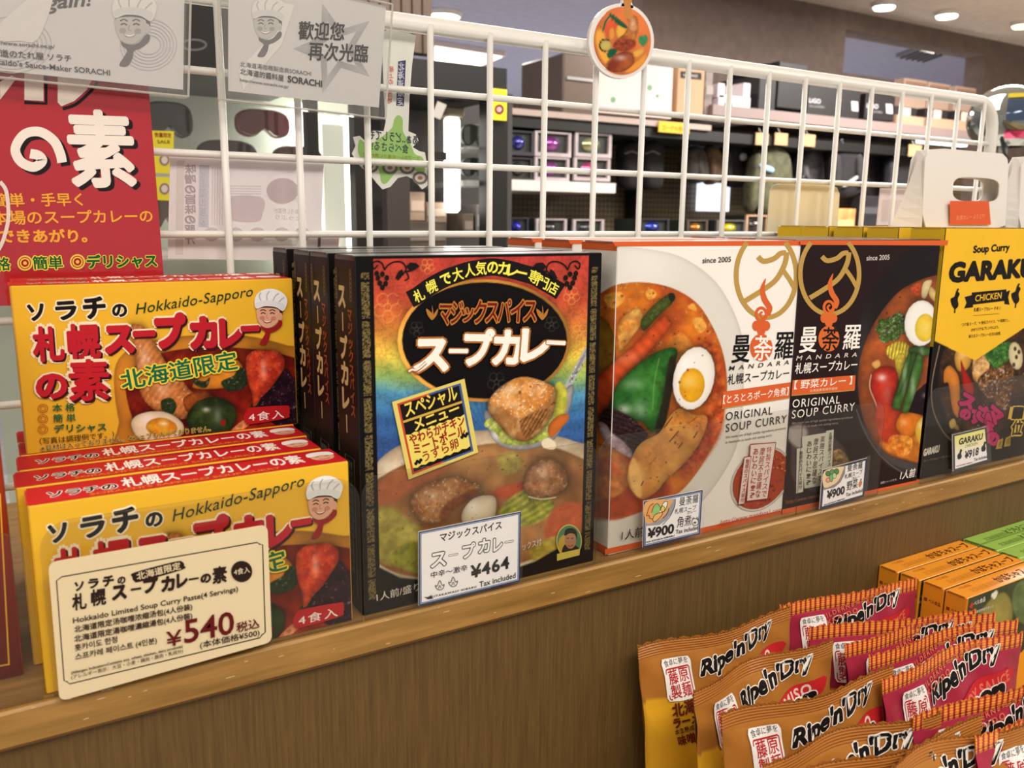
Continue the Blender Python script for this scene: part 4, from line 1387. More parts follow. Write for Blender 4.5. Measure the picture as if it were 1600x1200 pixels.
P.poly([(1244, 701), (1256, 699), (1254, 768), (1243, 771)], LC)
P.vtext('薬膳スパイスで', (1284, 681), (1279, 752), 7, (70, 64, 58), b=.01)
P.vtext('摩訶不思議な', (1273.5, 684), (1270, 756), 7, (70, 64, 58), b=.01)
P.vtext('あじわいに!?', (1263, 688), (1261, 758), 7, (70, 64, 58), b=.01)
P.vtext('魅惑のスパイス袋付', (1250, 704), (1248.5, 764), 5, (70, 64, 58), b=.01)
P.vtext('五種の薬膳スパイス', (1296, 675), (1293.5, 728), 5, (70, 64, 58), b=.01)
P.text('http://www.mandara1.com', (1226, 787), (1300, 771), 6, (150, 80, 56), lat=True, space=1.1)
P.text('1人前', (1404, 749), (1428, 744), 13, WHT, b=.02, shear=.15)
P.text('調理イメージです。', (1374, 756), (1400, 750), 3.5, (190, 180, 174))
P.build('front_print', mv)
dup(mv, (EX + .0008, EY + .038, .0001), 'second dark brown soup curry box behind the front one', DKG)
dup(mv, (EX + .0004, EY + .077, .0001), 'rearmost dark brown soup curry box', DKG)

# ------------------------------------------------------------------ yellow topped boxes at the right
GX, GW, GH, GD = .6385, .158, .2035, .030
GY_ = .004
GG = 'yellow topped soup curry boxes'
gk = carton('soup_curry_box', 'front yellow topped black soup curry box with steak and lotus root', 'box', GX, GY_, .0001, GW, GD, GH, (18, 15, 15), GG, flap=(200, 150, 40))
loc = (GX, GY_, .0001)
pl = front(GY_, GX, .0001, loc)
GYEL = (236, 186, 44)


def paint_gar(p):
    U, V = p.U, p.V
    bowl = [(1468, 560), (1480, 520), (1560, 500), (1625, 520), (1622, 600), (1600, 660), (1560, 700), (1500, 706), (1470, 660), (1462, 610)]
    p.blob(bowl, (22, 18, 18), rim=.0)
    p.line([(1468, 540), (1456, 600), (1458, 640), (1472, 672), (1486, 688)], 1.6, (170, 140, 110), .8)
    broth = [(1478, 540), (1520, 500), (1590, 500), (1610, 560), (1600, 620), (1580, 660), (1530, 690), (1495, 680), (1474, 640), (1466, 600)]
    p.blob(broth, (74, 44, 26), tex=.4, ts=7, rim=.2, rw=6, spec=(5, .72, .3), col2=(52, 34, 24))
    p.blob([(1491, 560), (1496, 545), (1508, 540), (1516, 548), (1517, 566), (1508, 580), (1496, 578)], (216, 158, 62), tex=.12, rim=.3, rw=4, hl=(1505, 552, 7, .4))
    p.blob([(1475, 580), (1482, 571), (1490, 576), (1498, 590), (1500, 620), (1498, 652), (1488, 640), (1482, 600), (1475, 598)], (214, 130, 46), tex=.12, rim=.25, rw=4, shadow=(.3, 3))
    p.blob([(1501, 563), (1507, 576), (1515, 590), (1522, 608), (1516, 622), (1506, 612), (1503, 590)], (176, 34, 30), rim=.3, rw=3)
    p.blob([(1524, 546), (1538, 540), (1546, 560), (1544, 580), (1530, 596), (1520, 590), (1520, 566)], (206, 160, 100), tex=.3, ts=4, col2=(170, 116, 60), spec=(3, .66, .4))
    p.blob([(1530, 590), (1550, 574), (1580, 572), (1584, 590), (1580, 615), (1572, 640), (1556, 634), (1536, 614), (1528, 600)], (130, 88, 46), tex=.6, ts=3.5, spec=(2.6, .62, .5), col2=(86, 54, 28), rim=.2, rw=4)
    p.blob([(1541, 545), (1560, 536), (1580, 535), (1582, 552), (1572, 566), (1556, 576), (1546, 568), (1540, 558)], (60, 110, 40), tex=.5, ts=4, spec=(3, .64, .3), col2=(36, 78, 28))
    p.blob(ell(1587, 556, 11, 22, -8, 14), (214, 200, 156), rim=.2, rw=3, smooth=False)
    for x, y in ((1586, 545), (1588, 558), (1584, 570), (1592, 550)):
        p.blob(ell(x, y, 2.4, 3.6, 0, 8), (70, 54, 36), smooth=False)
    p.blob([(1483, 660), (1490, 654), (1494, 664), (1486, 670)], (190, 160, 90)); p.blob([(1490, 668), (1496, 664), (1498, 672)], (150, 120, 70))
    # yellow upper sleeve ending in a shallow point
    ym = V > (.115 - .0205 * (1 - np.abs(U - .060) / .060))
    p.c[ym] = GYEL
    p.c[ym] *= (1 + .03 * (fbm(U[ym] * 60, V[ym] * 60) - .5))[:, None]


photo(pl, .0004, GW - .0004, .0004, GH - .0004, .0008, paint_gar, 'printed_picture', gk, base=(18, 15, 15))
P = Print(pl, 2e-4)
P.text('Soup Curry', (1520, 395), (1577, 391), 11, BLK, b=.04, lat=True)
P.text('GARAKU', (1481, 440), (1614, 431), 29, BLK, b=.06, lat=True, space=1.02)
P.poly([(1507, 464), (1518, 461), (1518, 457), (1572, 452), (1572, 456), (1578, 453), (1575, 464), (1577, 476), (1569, 475), (1569, 470), (1520, 476), (1520, 480), (1506, 482), (1510, 473)], BLK)
P.text('CHICKEN', (1523, 471), (1564, 466), 10, GYEL, b=.012, lat=True)
P.text('札幌スープカレー チキン', (1521, 487), (1563, 484), 6, BLK, b=.02)
P.stroke([(1520, 493), (1561, 490)], .6, (120, 90, 30), smooth=False)
P.text('“コク旨スープ、”×”秘伝スパイス、”×”和風だし、', (1501, 510), (1577, 502), 5, BLK, b=.015)
P.text('のオリジナルブレンドにより、', (1517, 518), (1560, 513), 5, BLK, b=.015)
P.text('新たなスープカレーを日の目標。', (1513, 528), (1563, 523), 5, BLK, b=.015)
for bx, by, m in ((1493, 471, 1), (1588, 463, -1)):
    P.poly([(bx - 6, by + 6), (bx - 8, by - 4), (bx - 2, by - 8), (bx + 1, by - 16), (bx + 6, by - 12), (bx + 3, by - 4), (bx + 4, by + 6), (bx - 1, by + 12)], BLK, True)
    P.stroke([(bx - 1, by + 10), (bx - 2, by + 18)], 1.8, BLK, smooth=False); P.stroke([(bx + 1, by - 14), (bx + 4, by - 20)], 2.4, BLK, smooth=False)
MGT = (190, 32, 100)
for ch, pc in (('ス', (1514, 626, 26, 26, -30)), ('す', (1526, 650, 20, 24, -20)), ('さ', (1539, 646, 24, 26, -30)), ('き', (1550, 656, 22, 22, -30)), ('マ', (1560, 648, 26, 30, -40)), ('る', (1546, 668, 20, 20, -30)), ('の', (1551, 684, 22, 22, -20)), ('の', (1508, 646, 18, 18, -20))):
    P.chars(ch, [pc], MGT, b=.09, out=(40, 16, 50), ob=.15)
P.text('1位', (1577, 690), (1596, 650), 1, BLK) if False else None
P.vtext('1位', (1588, 632), (1585, 680), 17, BLK, b=.06, out=(226, 190, 84), ob=.13)
P.poly([(1558, 688), (1566, 684), (1564, 700), (1554, 702)], (176, 146, 60)); P.poly([(1570, 684), (1578, 680), (1577, 696), (1567, 698)], (176, 146, 60))
P.vtext('札', (1562, 687), (1560, 699), 6, (90, 70, 30)); P.vtext('幌', (1574, 683), (1572, 695), 6, (90, 70, 30))
P.text('GARAKU', (1441, 712), (1466, 705), 10, (226, 222, 214), b=.06, lat=True, shear=.1)
P.text('スープカレーチキン', (1441, 722), (1484, 713), 3.4, (150, 146, 140)) 
P.build('front_print', gk)
P = Print(lside(GX, GY_ + GD, .0001, loc), 1.2e-4, uv=True)
P.poly([(.0004, .11), (GD - .0004, .11), (GD - .0004, GH - .0006), (.0004, GH - .0006)], (226, 186, 46))
P.build('side_print', gk)
P = Print(top(GH + .0001, GX, GY_, loc), 1.2e-4, uv=True)
P.poly([(.0006, .0006), (GW - .0006, .0006), (GW - .0006, GD - .0006), (.0006, GD - .0006)], GYEL)
P.build('top_print', gk)
for i, y in enumerate((.0485, .083, .1175, .1465)):
    dup(gk, (GX + .0008 * (i % 2), GY_ + y - .008, .0001), ['second yellow topped box, just behind the front one under the white carrier', 'third yellow topped box from the front', 'fourth yellow topped box from the front', 'rearmost yellow topped box in front of the wire grid'][i], GG)
# ------------------------------------------------------------------ clear shelf guards
CLR = clear_mat('clear_guard_plastic', (.93, .925, .905), .02, .012, (150, 140, 120))
EDG = clear_mat('guard_edge_plastic', (.7, .68, .62), .1, .12, (170, 165, 150))


def guard(x0, x1, h, y, label, r=.012, lean=0.0):
    rt = root('shelf_guard', label, 'shelf guard', ((x0 + x1) / 2, y, 0.0002), 'clear shelf guards')
    cx = (x0 + x1) / 2
    out = [(x0 - cx, 0), (x1 - cx, 0)]
    for k in range(9):
        a = math.radians(90 * k / 8)
        out.append((x1 - cx - r + r * math.cos(a), h - r + r * math.sin(a)))
    for k in range(9):
        a = math.radians(90 + 90 * k / 8)
        out.append((x0 - cx + r + r * math.cos(a), h - r + r * math.sin(a)))
    mb = MB()
    mb.prism([(a, 0, b) for a, b in out], (0, 1, 0), .0008, CLR, EDG)
    mb.build('guard_plate', rt)
    mb = MB()
    mb.box(x0 - cx, x1 - cx, .00085, .0016, 0, .0008, CLR)
    mb.build('guard_foot', rt)
    return rt


# the guards stand in the narrow strip between the cartons and the lip
guard(-.10, .0036, .078, -.0046, 'clear plastic guard with a rounded corner in front of the orange gift box', .014)
guard(.0075, .1500, .079, -.0056, 'clear plastic guard in front of the yellow paste boxes, behind the cream price card', .013)
guard(.1515, .3005, .078, -.0050, 'clear plastic guard in front of the rainbow fronted box', .012)
guard(.3012, .4800, .079, -.0046, 'clear plastic guard in front of the white soup curry box', .012)
guard(.4806, .5720, .0745, -.0046, 'clear plastic guard in front of the dark brown soup curry box', .010)
guard(.6260, .7900, .078, -.0044, 'clear plastic guard in front of the yellow topped box', .012)

# ------------------------------------------------------------------ price cards
SLV = clear_mat('card_sleeve_plastic', (.985, .985, .985), .02, .012, (235, 235, 235))


def card(label, corners, y, paper, border, r=0.0, th=.0006, margin=2.2, name='price_card'):
    """corners px TL TR BR BL"""
    pl = front(y)
    uv = [pl.uv(*c) for c in corners]
    cx = sum(u for u, v in uv) / 4; z0 = min(v for u, v in uv)
    rt = root(name, label, 'price card', (cx, y, z0))
    pl.loc = np.array([cx, y, z0])
    if r:
        # rounded outline
        out = []
        for i in range(4):
            a = np.array(uv[i - 1]); b = np.array(uv[i]); c = np.array(uv[(i + 1) % 4])
            p0 = b + (a - b) / np.linalg.norm(a - b) * r; p1 = b + (c - b) / np.linalg.norm(c - b) * r
            for k in range(6):
                t = k / 5
                out.append((1 - t) ** 2 * p0 + 2 * t * (1 - t) * b + t * t * p1)
        out = [tuple(o) for o in out]
    else:
        out = uv
    mb = MB()
    mb.prism([tuple(pl.p3(u, v, 0)) for u, v in out], (0, 1, 0), th, M('card_paper', paper, .5, spec=.4))
    mb.build('card', rt)
    return rt, pl


def inset(cs, d):
    c = np.mean(np.array(cs, float), 0)
    o = []
    for i in range(4):
        a = np.array(cs[i - 1], float); b = np.array(cs[i], float); e = np.array(cs[(i + 1) % 4], float)
        u = (a - b) / np.linalg.norm(a - b); w_ = (e - b) / np.linalg.norm(e - b)
        s = abs(u[0] * w_[1] - u[1] * w_[0])
        o.append(tuple(b + (u + w_) * d / s))
    return o


def sleeve(rt, pl, cs, y):
    q = [pl.uv(*c) for c in inset(cs, -3.2)]
    mb = MB()
    mb.prism([tuple(pl.p3(u, v, .0008)) for u, v in q], (0, 1, 0), .0003, SLV)
    mb.build('clear_sleeve', rt)


# large cream card
cs = [(75, 880), (418, 820), (425, 1003), (93, 1096)]
rt, pl = card('large cream price card with rounded corners on the yellow paste box, 540 yen', cs, -.0125, (224, 206, 168), None, r=.0035, th=.0009)
P = Print(pl, 1e-4)
k1 = (44, 28, 26)
z5 = lambda x, y: (x * .35, 680 + y * .35)
fr = [z5(252, 650), z5(275, 632), z5(1148, 478), z5(1158, 486), z5(1172, 488), z5(1184, 880), z5(1170, 890), z5(1160, 904), z5(310, 1110), z5(300, 1100), z5(286, 1096)]
P.stroke(fr, 1.7, k1, closed=True, smooth=False)
for st, pc in (('ソ', (122.5, 915.5, 15, 15, 6)), ('ラ', (145, 911, 17, 15, 6)), ('チ', (168, 907.5, 18, 17, 6)), ('の', (189, 906, 13, 12, 6))):
    P.chars(st, [pc], k1, b=.055)
P.poly([z5(590, 632), z5(600, 612), z5(780, 564), z5(815, 566), z5(822, 582), z5(812, 600), z5(630, 652), z5(600, 652)], k1, True)
P.text('北海道限定', z5(612, 646), z5(808, 596), 11.5, (224, 206, 168), b=.03)
NM = [('札', 345, 738, 22, 24), ('幌', 405, 724, 22, 24), ('ス', 520, 698, 22, 23), ('ー', 588, 690, 15, 14), ('プ', 655, 672, 22, 22), ('カ', 735, 662, 20, 22), ('レ', 800, 646, 18, 22), ('ー', 855, 636, 13, 12), ('の', 912, 634, 17, 14), ('素', 972, 620, 22, 24)]
NM = [('札', 350, 742, 23, 24), ('幌', 435, 722, 24, 24), ('ス', 528, 698, 24, 24), ('ー', 604, 686, 17, 14), ('プ', 668, 668, 24, 23), ('カ', 745, 662, 22, 23), ('レ', 808, 646, 18, 23), ('ー', 862, 640, 16, 12), ('の', 915, 636, 17, 15), ('素', 975, 622, 23, 24)]
for ch, x, y, w_, h_ in NM:
    a = z5(x, y); P.chars(ch, [(a[0], a[1], w_, h_, 9)], k1, b=.06)
a = z5(1078, 607); P.ell(a[0], a[1], 16.5, 16.5, k1); P.text('4食入', (a[0] - 12, a[1] + 6), (a[0] + 13, a[1] + 1.5), 9.5, (224, 206, 168), b=.01)
P.text('Hokkaido Limited Soup Curry Paste(4 Servings)', z5(326, 838), z5(1062, 694), 8.5, k1, b=.014, lat=True)
P.text('北海道限定汤咖哩浓缩汤包(4人份装)', z5(332, 880), z5(858, 776), 10, k1, b=.035)
P.text('北海道限定湯咖哩濃縮湯包(4人份裝)', z5(332, 922), z5(858, 816), 10, k1, b=.035)
P.text('홋카이도 한정', z5(334, 962), z5(524, 922), 10, k1, b=.03)
P.text('스프카레 페이스트 (4인분)', z5(336, 1002), z5(700, 926), 10, k1, b=.03)
DR = (98, 22, 24)
P.text('¥', z5(742, 944), z5(812, 930), 23, DR, b=.01, lat=True)
P.text('540', z5(822, 926), z5(1045, 880), 36, DR, b=.014, lat=True)
P.text('税込', z5(1055, 880), z5(1158, 856), 15, DR, b=.03)
P.text('(本体価格¥500)', z5(892, 950), z5(1158, 892), 10.5, k1, b=.02)
P.text('(Allergen Indication:Contains soy, wheat, chicken, dairy products)', z5(318, 1064), z5(815, 944), 4, k1, b=.02, lat=True)
P.text('(アレルギー表示：大豆・小麦・鶏肉・豚肉・乳成分)', z5(318, 1088), z5(816, 968), 6.3, k1, b=.01)
P.build('card_print', rt)
mb = MB(); a = pl.uv(250, 870)
mb.box(a[0] - pl.loc[0] - .012, a[0] - pl.loc[0] + .012, .0010, .0072, a[1] - pl.loc[2] - .010, a[1] - pl.loc[2] + .002, CLR)
mb.build('card_clip', rt)


def blue_frame(P, cs, pale=(235, 232, 230)):
    P.poly(cs, (40, 52, 84)); P.poly(inset(cs, 2.0), (150, 170, 204)); P.poly(inset(cs, 3.2), (52, 70, 112)); P.poly(inset(cs, 4.0), pale)


# 464 card
zB = lambda x, y: (540 + x / 3.75, 660 + y / 3.75)
cs = [zB(428, 642), zB(1026, 522), zB(1020, 930), zB(430, 1074)]
rt, pl = card('white hand-lettered price card in a blue frame before the rainbow box, 464 yen', cs, -.0080, (238, 236, 234), None)
P = Print(pl, 1e-4); blue_frame(P, cs)
P.text('マジックスパイス', zB(552, 700), zB(915, 622), 13, BLK, b=.025)
for ch, (x, y, w_, h_) in zip('スープカレー', ((534, 800, 27, 27), (626, 776, 15, 12), (712, 752, 22, 24), (802, 722, 20, 24), (882, 714, 16, 24), (952, 698, 14, 12))):
    a = zB(x, y); P.chars(ch, [(a[0], a[1], w_ * .92, h_ * .92, 11)], (238, 236, 234), b=.03, out=BLK, ob=.085)
P.text('中辛～激辛', zB(498, 912), zB(712, 866), 9.5, BLK, b=.01)
P.text('¥464', zB(732, 912), zB(958, 850), 19, BLK, b=.03, lat=True, space=1.12)
P.text('Tax included', zB(782, 964), zB(994, 908), 8.5, BLK, b=.01, lat=True)
for x, y in ((550, 958), (628, 938)):
    P.stroke([zB(x - 18, y + 14), zB(x - 26, y - 4), zB(x - 14, y - 2), zB(x, y - 34), zB(x + 14, y - 6), zB(x + 26, y - 10), zB(x + 18, y + 14), zB(x, y + 22)], 1.0, BLK, closed=True)
    P.stroke([zB(x - 8, y + 14), zB(x, y - 4), zB(x + 8, y + 12)], .9, BLK)
P.text('KITAKAWAUI NIBARU', zB(500, 1026), zB(764, 966), 3, BLK, b=.03, lat=True, space=1.3) 
P.poly([zB(458, 1020), zB(478, 1022), zB(505, 1008), zB(498, 1020), zB(512, 1030), zB(480, 1034)], BLK)
P.build('card_print', rt); sleeve(rt, pl, cs, -.008)

# 900 card, pork
zP = lambda x, y: (980 + x * .10836, 740 + y * .10833)
cs = [zP(238, 400), zP(1088, 232), zP(1046, 872), zP(228, 1066)]
rt, pl = card('small price card with a drawn bowl and pig face before the white box, 900 yen', cs, -.0066, (238, 236, 234), None)
P = Print(pl, 1e-4); blue_frame(P, cs)
P.poly([zP(262, 412), zP(700, 362), zP(690, 440), zP(640, 570), zP(560, 670), zP(460, 740), zP(262, 756)], (150, 154, 160))
P.poly([zP(266, 412), zP(636, 378), zP(624, 450), zP(570, 560), zP(490, 650), zP(380, 702), zP(266, 700)], (226, 168, 96), True)
P.poly([zP(275, 600), zP(320, 470), zP(380, 430), zP(350, 540), zP(310, 590)], (234, 150, 60), True)
P.poly([zP(350, 560), zP(380, 470), zP(450, 440), zP(470, 520), zP(400, 590)], (140, 196, 110), True)
P.poly([zP(470, 530), zP(520, 420), zP(570, 400), zP(576, 440), zP(540, 530), zP(490, 560)], (240, 238, 226), True)
P.ell(*zP(508, 506), 3.6, 4.6, (226, 200, 90)); P.ring(*zP(508, 506), 3.6, 4.6, .8, BLK)
P.poly([zP(360, 670), zP(400, 590), zP(500, 560), zP(480, 620), zP(400, 690)], (230, 180, 110), True)
for q in ([(275, 600), (320, 470), (380, 430)], [(350, 560), (380, 470), (430, 430), (470, 480)], [(470, 530), (520, 420), (570, 400), (576, 440), (540, 530), (490, 560)], [(360, 670), (400, 590), (500, 560), (480, 620), (400, 690), (360, 670)], [(270, 610), (310, 600), (320, 640), (360, 650)], [(600, 490), (570, 580), (510, 640)], [(690, 370), (680, 470), (610, 620), (500, 740)]):
    P.stroke([zP(*a) for a in q], .9, BLK)
P.text('曼荼羅', zP(745, 466), zP(1020, 412), 13, BLK, b=.0, space=1.1)
P.text('札幌スープ', zP(680, 582), zP(990, 520), 8, BLK, b=.0)
P.text('カレー', zP(860, 586), zP(990, 560), 5.5, BLK, b=.0)
P.text('角煮', zP(710, 776), zP(915, 740), 16, BLK, b=.0)
P.ring(*zP(975, 695), 5.2, 5.6, .9, BLK); P.ell(*zP(972, 704), 2.2, 1.6, (120, 60, 40)); P.stroke([zP(935, 660), zP(950, 628), zP(968, 652)], .9, BLK, smooth=False); P.stroke([zP(990, 650), zP(1008, 622), zP(1018, 660)], .9, BLK, smooth=False)
P.text('¥900', zP(285, 930), zP(668, 850), 14.5, BLK, b=.035, lat=True)
P.text('Tax included', zP(695, 870), zP(1018, 800), 6.5, BLK, b=.01, lat=True)
P.text('XX KITAKA NIBARU', zP(266, 1000), zP(676, 900), 2.4, BLK, b=.03, lat=True)
P.build('card_print', rt); sleeve(rt, pl, cs, -.008)

# 900 card, vegetables
zV = lambda x, y: (1270 + x / 12, 700 + y / 12)
cs = [zV(185, 412), zV(1025, 185), zV(962, 905), zV(130, 1150)]
rt, pl = card('small price card with drawn greens and a carrot before the dark box, 900 yen', cs, -.0068, (238, 236, 234), None)
P = Print(pl, 1e-4)
P.poly(cs, (40, 48, 66)); P.poly(inset(cs, 2.6), (60, 80, 122)); P.poly(inset(cs, 3.2), (238, 234, 232))
P.poly([zV(212, 440), zV(610, 322), zV(600, 480), zV(520, 640), zV(400, 740), zV(195, 790)], (140, 130, 122))
P.poly([zV(214, 440), zV(560, 345), zV(550, 450), zV(480, 600), zV(380, 690), zV(205, 730)], (234, 206, 160), True)
for x, y, a_, b_, c_ in ((280, 480, 3.6, 4.2, (70, 130, 70)), (360, 450, 4, 4.4, (90, 150, 84)), (440, 440, 3.8, 4.6, (70, 130, 70)), (400, 520, 3, 4.4, (190, 210, 160)), (340, 560, 3, 6, (120, 176, 110)), (280, 600, 3, 3.6, (236, 150, 140))):
    P.ell(*zV(x, y), a_, b_, c_); P.ring(*zV(x, y), a_, b_, .6, (20, 30, 20))
P.text('曼荼羅', zV(640, 440), zV(925, 375), 12, BLK, space=1.15)
P.text('札幌スープ', zV(590, 580), zV(925, 480), 7, BLK)
P.text('カレー', zV(735, 600), zV(870, 560), 4.5, BLK)
P.text('野菜', zV(628, 800), zV(832, 740), 14, BLK)
P.poly([zV(855, 690), zV(862, 640), zV(905, 620), zV(918, 660), zV(885, 720), zV(870, 732)], (206, 120, 50), True); P.stroke([zV(890, 620), zV(905, 575)], 1.4, (30, 50, 30), smooth=False)
P.text('¥900', zV(255, 960), zV(590, 850), 12.5, BLK, b=.035, lat=True)
P.text('Tax included', zV(615, 910), zV(925, 815), 5.5, BLK, b=.01, lat=True)
P.text('XX KITAKA NIBARU', zV(200, 1080), zV(592, 956), 2, BLK, b=.03, lat=True)
P.build('card_print', rt); sleeve(rt, pl, cs, -.008)

# 918 card
zG = lambda x, y: (1440 + x / 10, 640 + y / 10)
cs = [zG(488, 390), zG(905, 285), zG(1040, 790), zG(500, 955)]
cs = [zG(485, 395), zG(1010, 268), zG(1052, 800), zG(495, 965)]
rt, pl = card('small yellow to white price card with rooster figures at the right, 918 yen', cs, -.0068, (238, 236, 234), None)
P = Print(pl, 1e-4)
P.poly(cs, (52, 58, 62)); P.poly(inset(cs, 2.8), (240, 236, 238))
c4 = inset(cs, 2.8)
for k in range(8):
    t0, t1 = k / 8 * .62, (k + 1) / 8 * .62
    l = lambda t: (c4[0][0] + (c4[3][0] - c4[0][0]) * t, c4[0][1] + (c4[3][1] - c4[0][1]) * t)
    r_ = lambda t: (c4[1][0] + (c4[2][0] - c4[1][0]) * t, c4[1][1] + (c4[2][1] - c4[1][1]) * t)
    P.poly([l(t0), r_(t0), r_(t1), l(t1)], tuple(int(a + (b - a) * k / 8) for a, b in zip((232, 226, 128), (240, 236, 232))))
P.text('GARAKU', zG(575, 550), zG(948, 460), 9.5, BLK, b=.04, lat=True)
P.text('CHICKEN', zG(670, 598), zG(868, 545), 4.5, BLK, b=.0, lat=True)
P.text('¥918', zG(665, 772), zG(885, 700), 11.5, BLK, b=.035, lat=True)
P.text('Tax included', zG(810, 808), zG(1018, 752), 5, BLK, b=.01, lat=True)
for x, y, s in ((590, 700, 1), (965, 580, 1)):
    P.poly([zG(x - 30, y + 70), zG(x - 34, y + 10), zG(x - 6, y - 30), zG(x + 10, y - 80), zG(x + 40, y - 70), zG(x + 24, y - 20), zG(x + 34, y + 30), zG(x + 10, y + 70)], BLK, True)
P.text('XX KITAKA NIBARU', zG(540, 895), zG(790, 830), 1.8, (140, 50, 80), b=.03, lat=True)
P.build('card_print', rt); sleeve(rt, pl, cs, -.008)
# ------------------------------------------------------------------ red poster board behind the yellow boxes
def slab(name, label, cat, corners, y, th, mat, part, group=None):
    """flat board given by its outline in the plane y"""
    pl = front(y)
    uv = [pl.uv(*c) for c in corners]
    cx = sum(u for u, v in uv) / len(uv); z0 = min(v for u, v in uv)
    rt = root(name, label, cat, (cx, y, z0), group)
    pl.loc = np.array([cx, y, z0])
    mb = MB()
    mb.prism([tuple(pl.p3(u, v, 0)) for u, v in uv], (0, 1, 0), th, mat)
    mb.build(part, rt)
    return rt, pl


GLP = M('glossy_red_poster', (176, 30, 42), .12, spec=.6, coat=.6, bump=.35, bscale=55)
rt, pl = slab('poster_board', 'glossy red poster board with big white lettering behind the upright yellow box', 'poster', [(-60, 60), (228, 84), (259, 470), (-60, 480)], .1695, .003, GLP, 'board')
P = Print(pl, 1.5e-4)
P.rough = .14
SHD = (40, 34, 36); PW = (240, 232, 222)
for o_, cc in (((6, 5), SHD), ((0, 0), PW)):
    ox, oy = o_
    P.stroke([(47 + ox, 240 + oy), (60 + ox, 243 + oy), (66 + ox, 252 + oy), (52 + ox, 261 + oy), (32 + ox, 252 + oy), (24 + ox, 232 + oy), (38 + ox, 210 + oy), (62 + ox, 206 + oy), (84 + ox, 220 + oy), (94 + ox, 240 + oy), (97 + ox, 254 + oy)], 15, cc)
    P.chars('素', [(164 + ox, 232 + oy, 104, 112, 0)], cc, b=.055)
P.poly([(0, 128), (18, 118), (26, 122), (0, 156)], PW); P.poly([(38, 112), (68, 115), (68, 158), (38, 156)], PW)
P.poly([(90, 114), (146, 120), (136, 140), (116, 158), (96, 166), (90, 160)], PW)
P.stroke([(38, 160), (72, 162), (72, 120)], 5, SHD, smooth=False); P.stroke([(98, 170), (120, 162), (146, 138), (152, 128)], 5, SHD)
OY = (240, 172, 66)
P.text('簡単・手早く', (-10, 323), (130, 321), 20, OY, b=.035)
P.text('本場のスープカレーの', (-12, 351), (239, 347), 21, OY, b=.035)
P.text('できあがり。', (-2, 379), (137, 378), 20, OY, b=.035)
for st, xa, xb in (('本格', -28, 17), ('簡単', 52, 99), ('デリシャス', 136, 246)):
    P.text(st, (xa, 422.5 - (xa + 30) * .022), (xb, 422.5 - (xb + 30) * .022), 19.5, (26, 96, 50), b=.04, out=(238, 216, 80), ob=.095)
for x, y in ((39, 411), (121, 409)):
    P.ell(x, y, 12, 12, (238, 206, 90)); P.ell(x, y, 9.5, 9.5, (170, 30, 40)); P.ring(x, y, 7, 7, 2, (238, 206, 90)); P.ell(x, y, 2.8, 2.8, (238, 206, 90))
P.stroke([(0, 284), (10, 300), (13, 340), (6, 372), (-2, 390)], 6, (230, 215, 205))
P.build('printed_poster_face', rt)

# ------------------------------------------------------------------ two clear card holders with grey welcome cards
HCL = clear_mat('holder_plastic', (.965, .965, .955), .10, .03, (225, 222, 215))
CPM = M('grey_card_paper', (214, 210, 212), .25, spec=.5, coat=.5)


def holder(label, paper, clear, y):
    pl0 = front(y)
    uv = [pl0.uv(*c) for c in paper]
    cx = sum(u for u, v in uv) / 4; z0 = min(v for u, v in uv)
    rt = root('card_holder', label, 'card holder', (cx, y, z0), 'clear card holders on the grid')
    pl = front(y, 0, 0, (cx, y, z0))
    mb = MB()
    mb.prism([tuple(pl.p3(*pl.uv(*c), 0)) for c in paper], (0, 1, 0), .0012, CPM)
    mb.build('printed_card', rt)
    q = [pl.uv(*c) for c in clear]
    mb = MB()
    mb.prism([tuple(pl.p3(u, v, .0022)) for u, v in q], (0, 1, 0), .0006, HCL)
    mb.build('front_sheet', rt)
    mb = MB()
    mb.prism([tuple(pl.p3(u, v, -.0095)) for u, v in q], (0, 1, 0), .0006, HCL)
    mb.build('back_sheet', rt)
    b0, b1 = q[3], q[2]
    a = pl.p3(b0[0], b0[1], .0022); b = pl.p3(b1[0], b1[1], .0022); c = pl.p3(b1[0], b1[1], -.0095); d = pl.p3(b0[0], b0[1], -.0095)
    mb = MB()
    mb.prism([tuple(a), tuple(b), tuple(c), tuple(d)], (0, 0, 1), .0008, HCL)
    mb.build('bottom_strip', rt)
    for i, nm in ((0, 'top_edge'), (1, 'side_edge'), (2, 'lower_edge'), (3, 'side_edge')):
        e0 = q[i]; e1 = q[(i + 1) % 4]
        mb = MB()
        mb.tube([tuple(pl.p3(e0[0], e0[1], .0025)), tuple(pl.p3(e1[0], e1[1], .0025))], .0007, clear_mat('holder_edge_plastic', (.7, .7, .68), .4, .35, (240, 238, 232)), 6)
        mb.build(nm, rt)
    return rt, pl


DG_ = (92, 88, 92)
HY = .160
rt, pl = holder('clear holder with grey card showing a cook and thank-you lettering, at the far left', [(-90, -60), (289, -60), (286, 140), (-60, 104)], [(-92, -62), (298, -62), (293, 152), (-60, 116)], HY)
P = Print(pl, 1.5e-4)
P.rough = .3
P.text('again!', (56, 16), (150, 8), 22, (96, 92, 96), b=.02, lat=True, shear=.4)
for k in range(6):
    P.ring(20, 70, 60 - k * 7, 44 - k * 6, 1.2, (186, 182, 186)); P.ring(232, 70, 44 - k * 5, 40 - k * 5, 1.2, (190, 186, 190))
P.poly([(-20, 60), (30, 10), (60, -10), (84, -10), (60, 60), (30, 64)], (222, 218, 218), True)
chef(P, 204, 42, 25, True)
P.text('http://www.sorachi.ne.jp/', (-22, 68), (86, 76), 6, DG_, lat=True)
P.text('北海道のたれ屋 ソラチ', (-28, 86), (112, 97), 11, (60, 56, 60), b=.015)
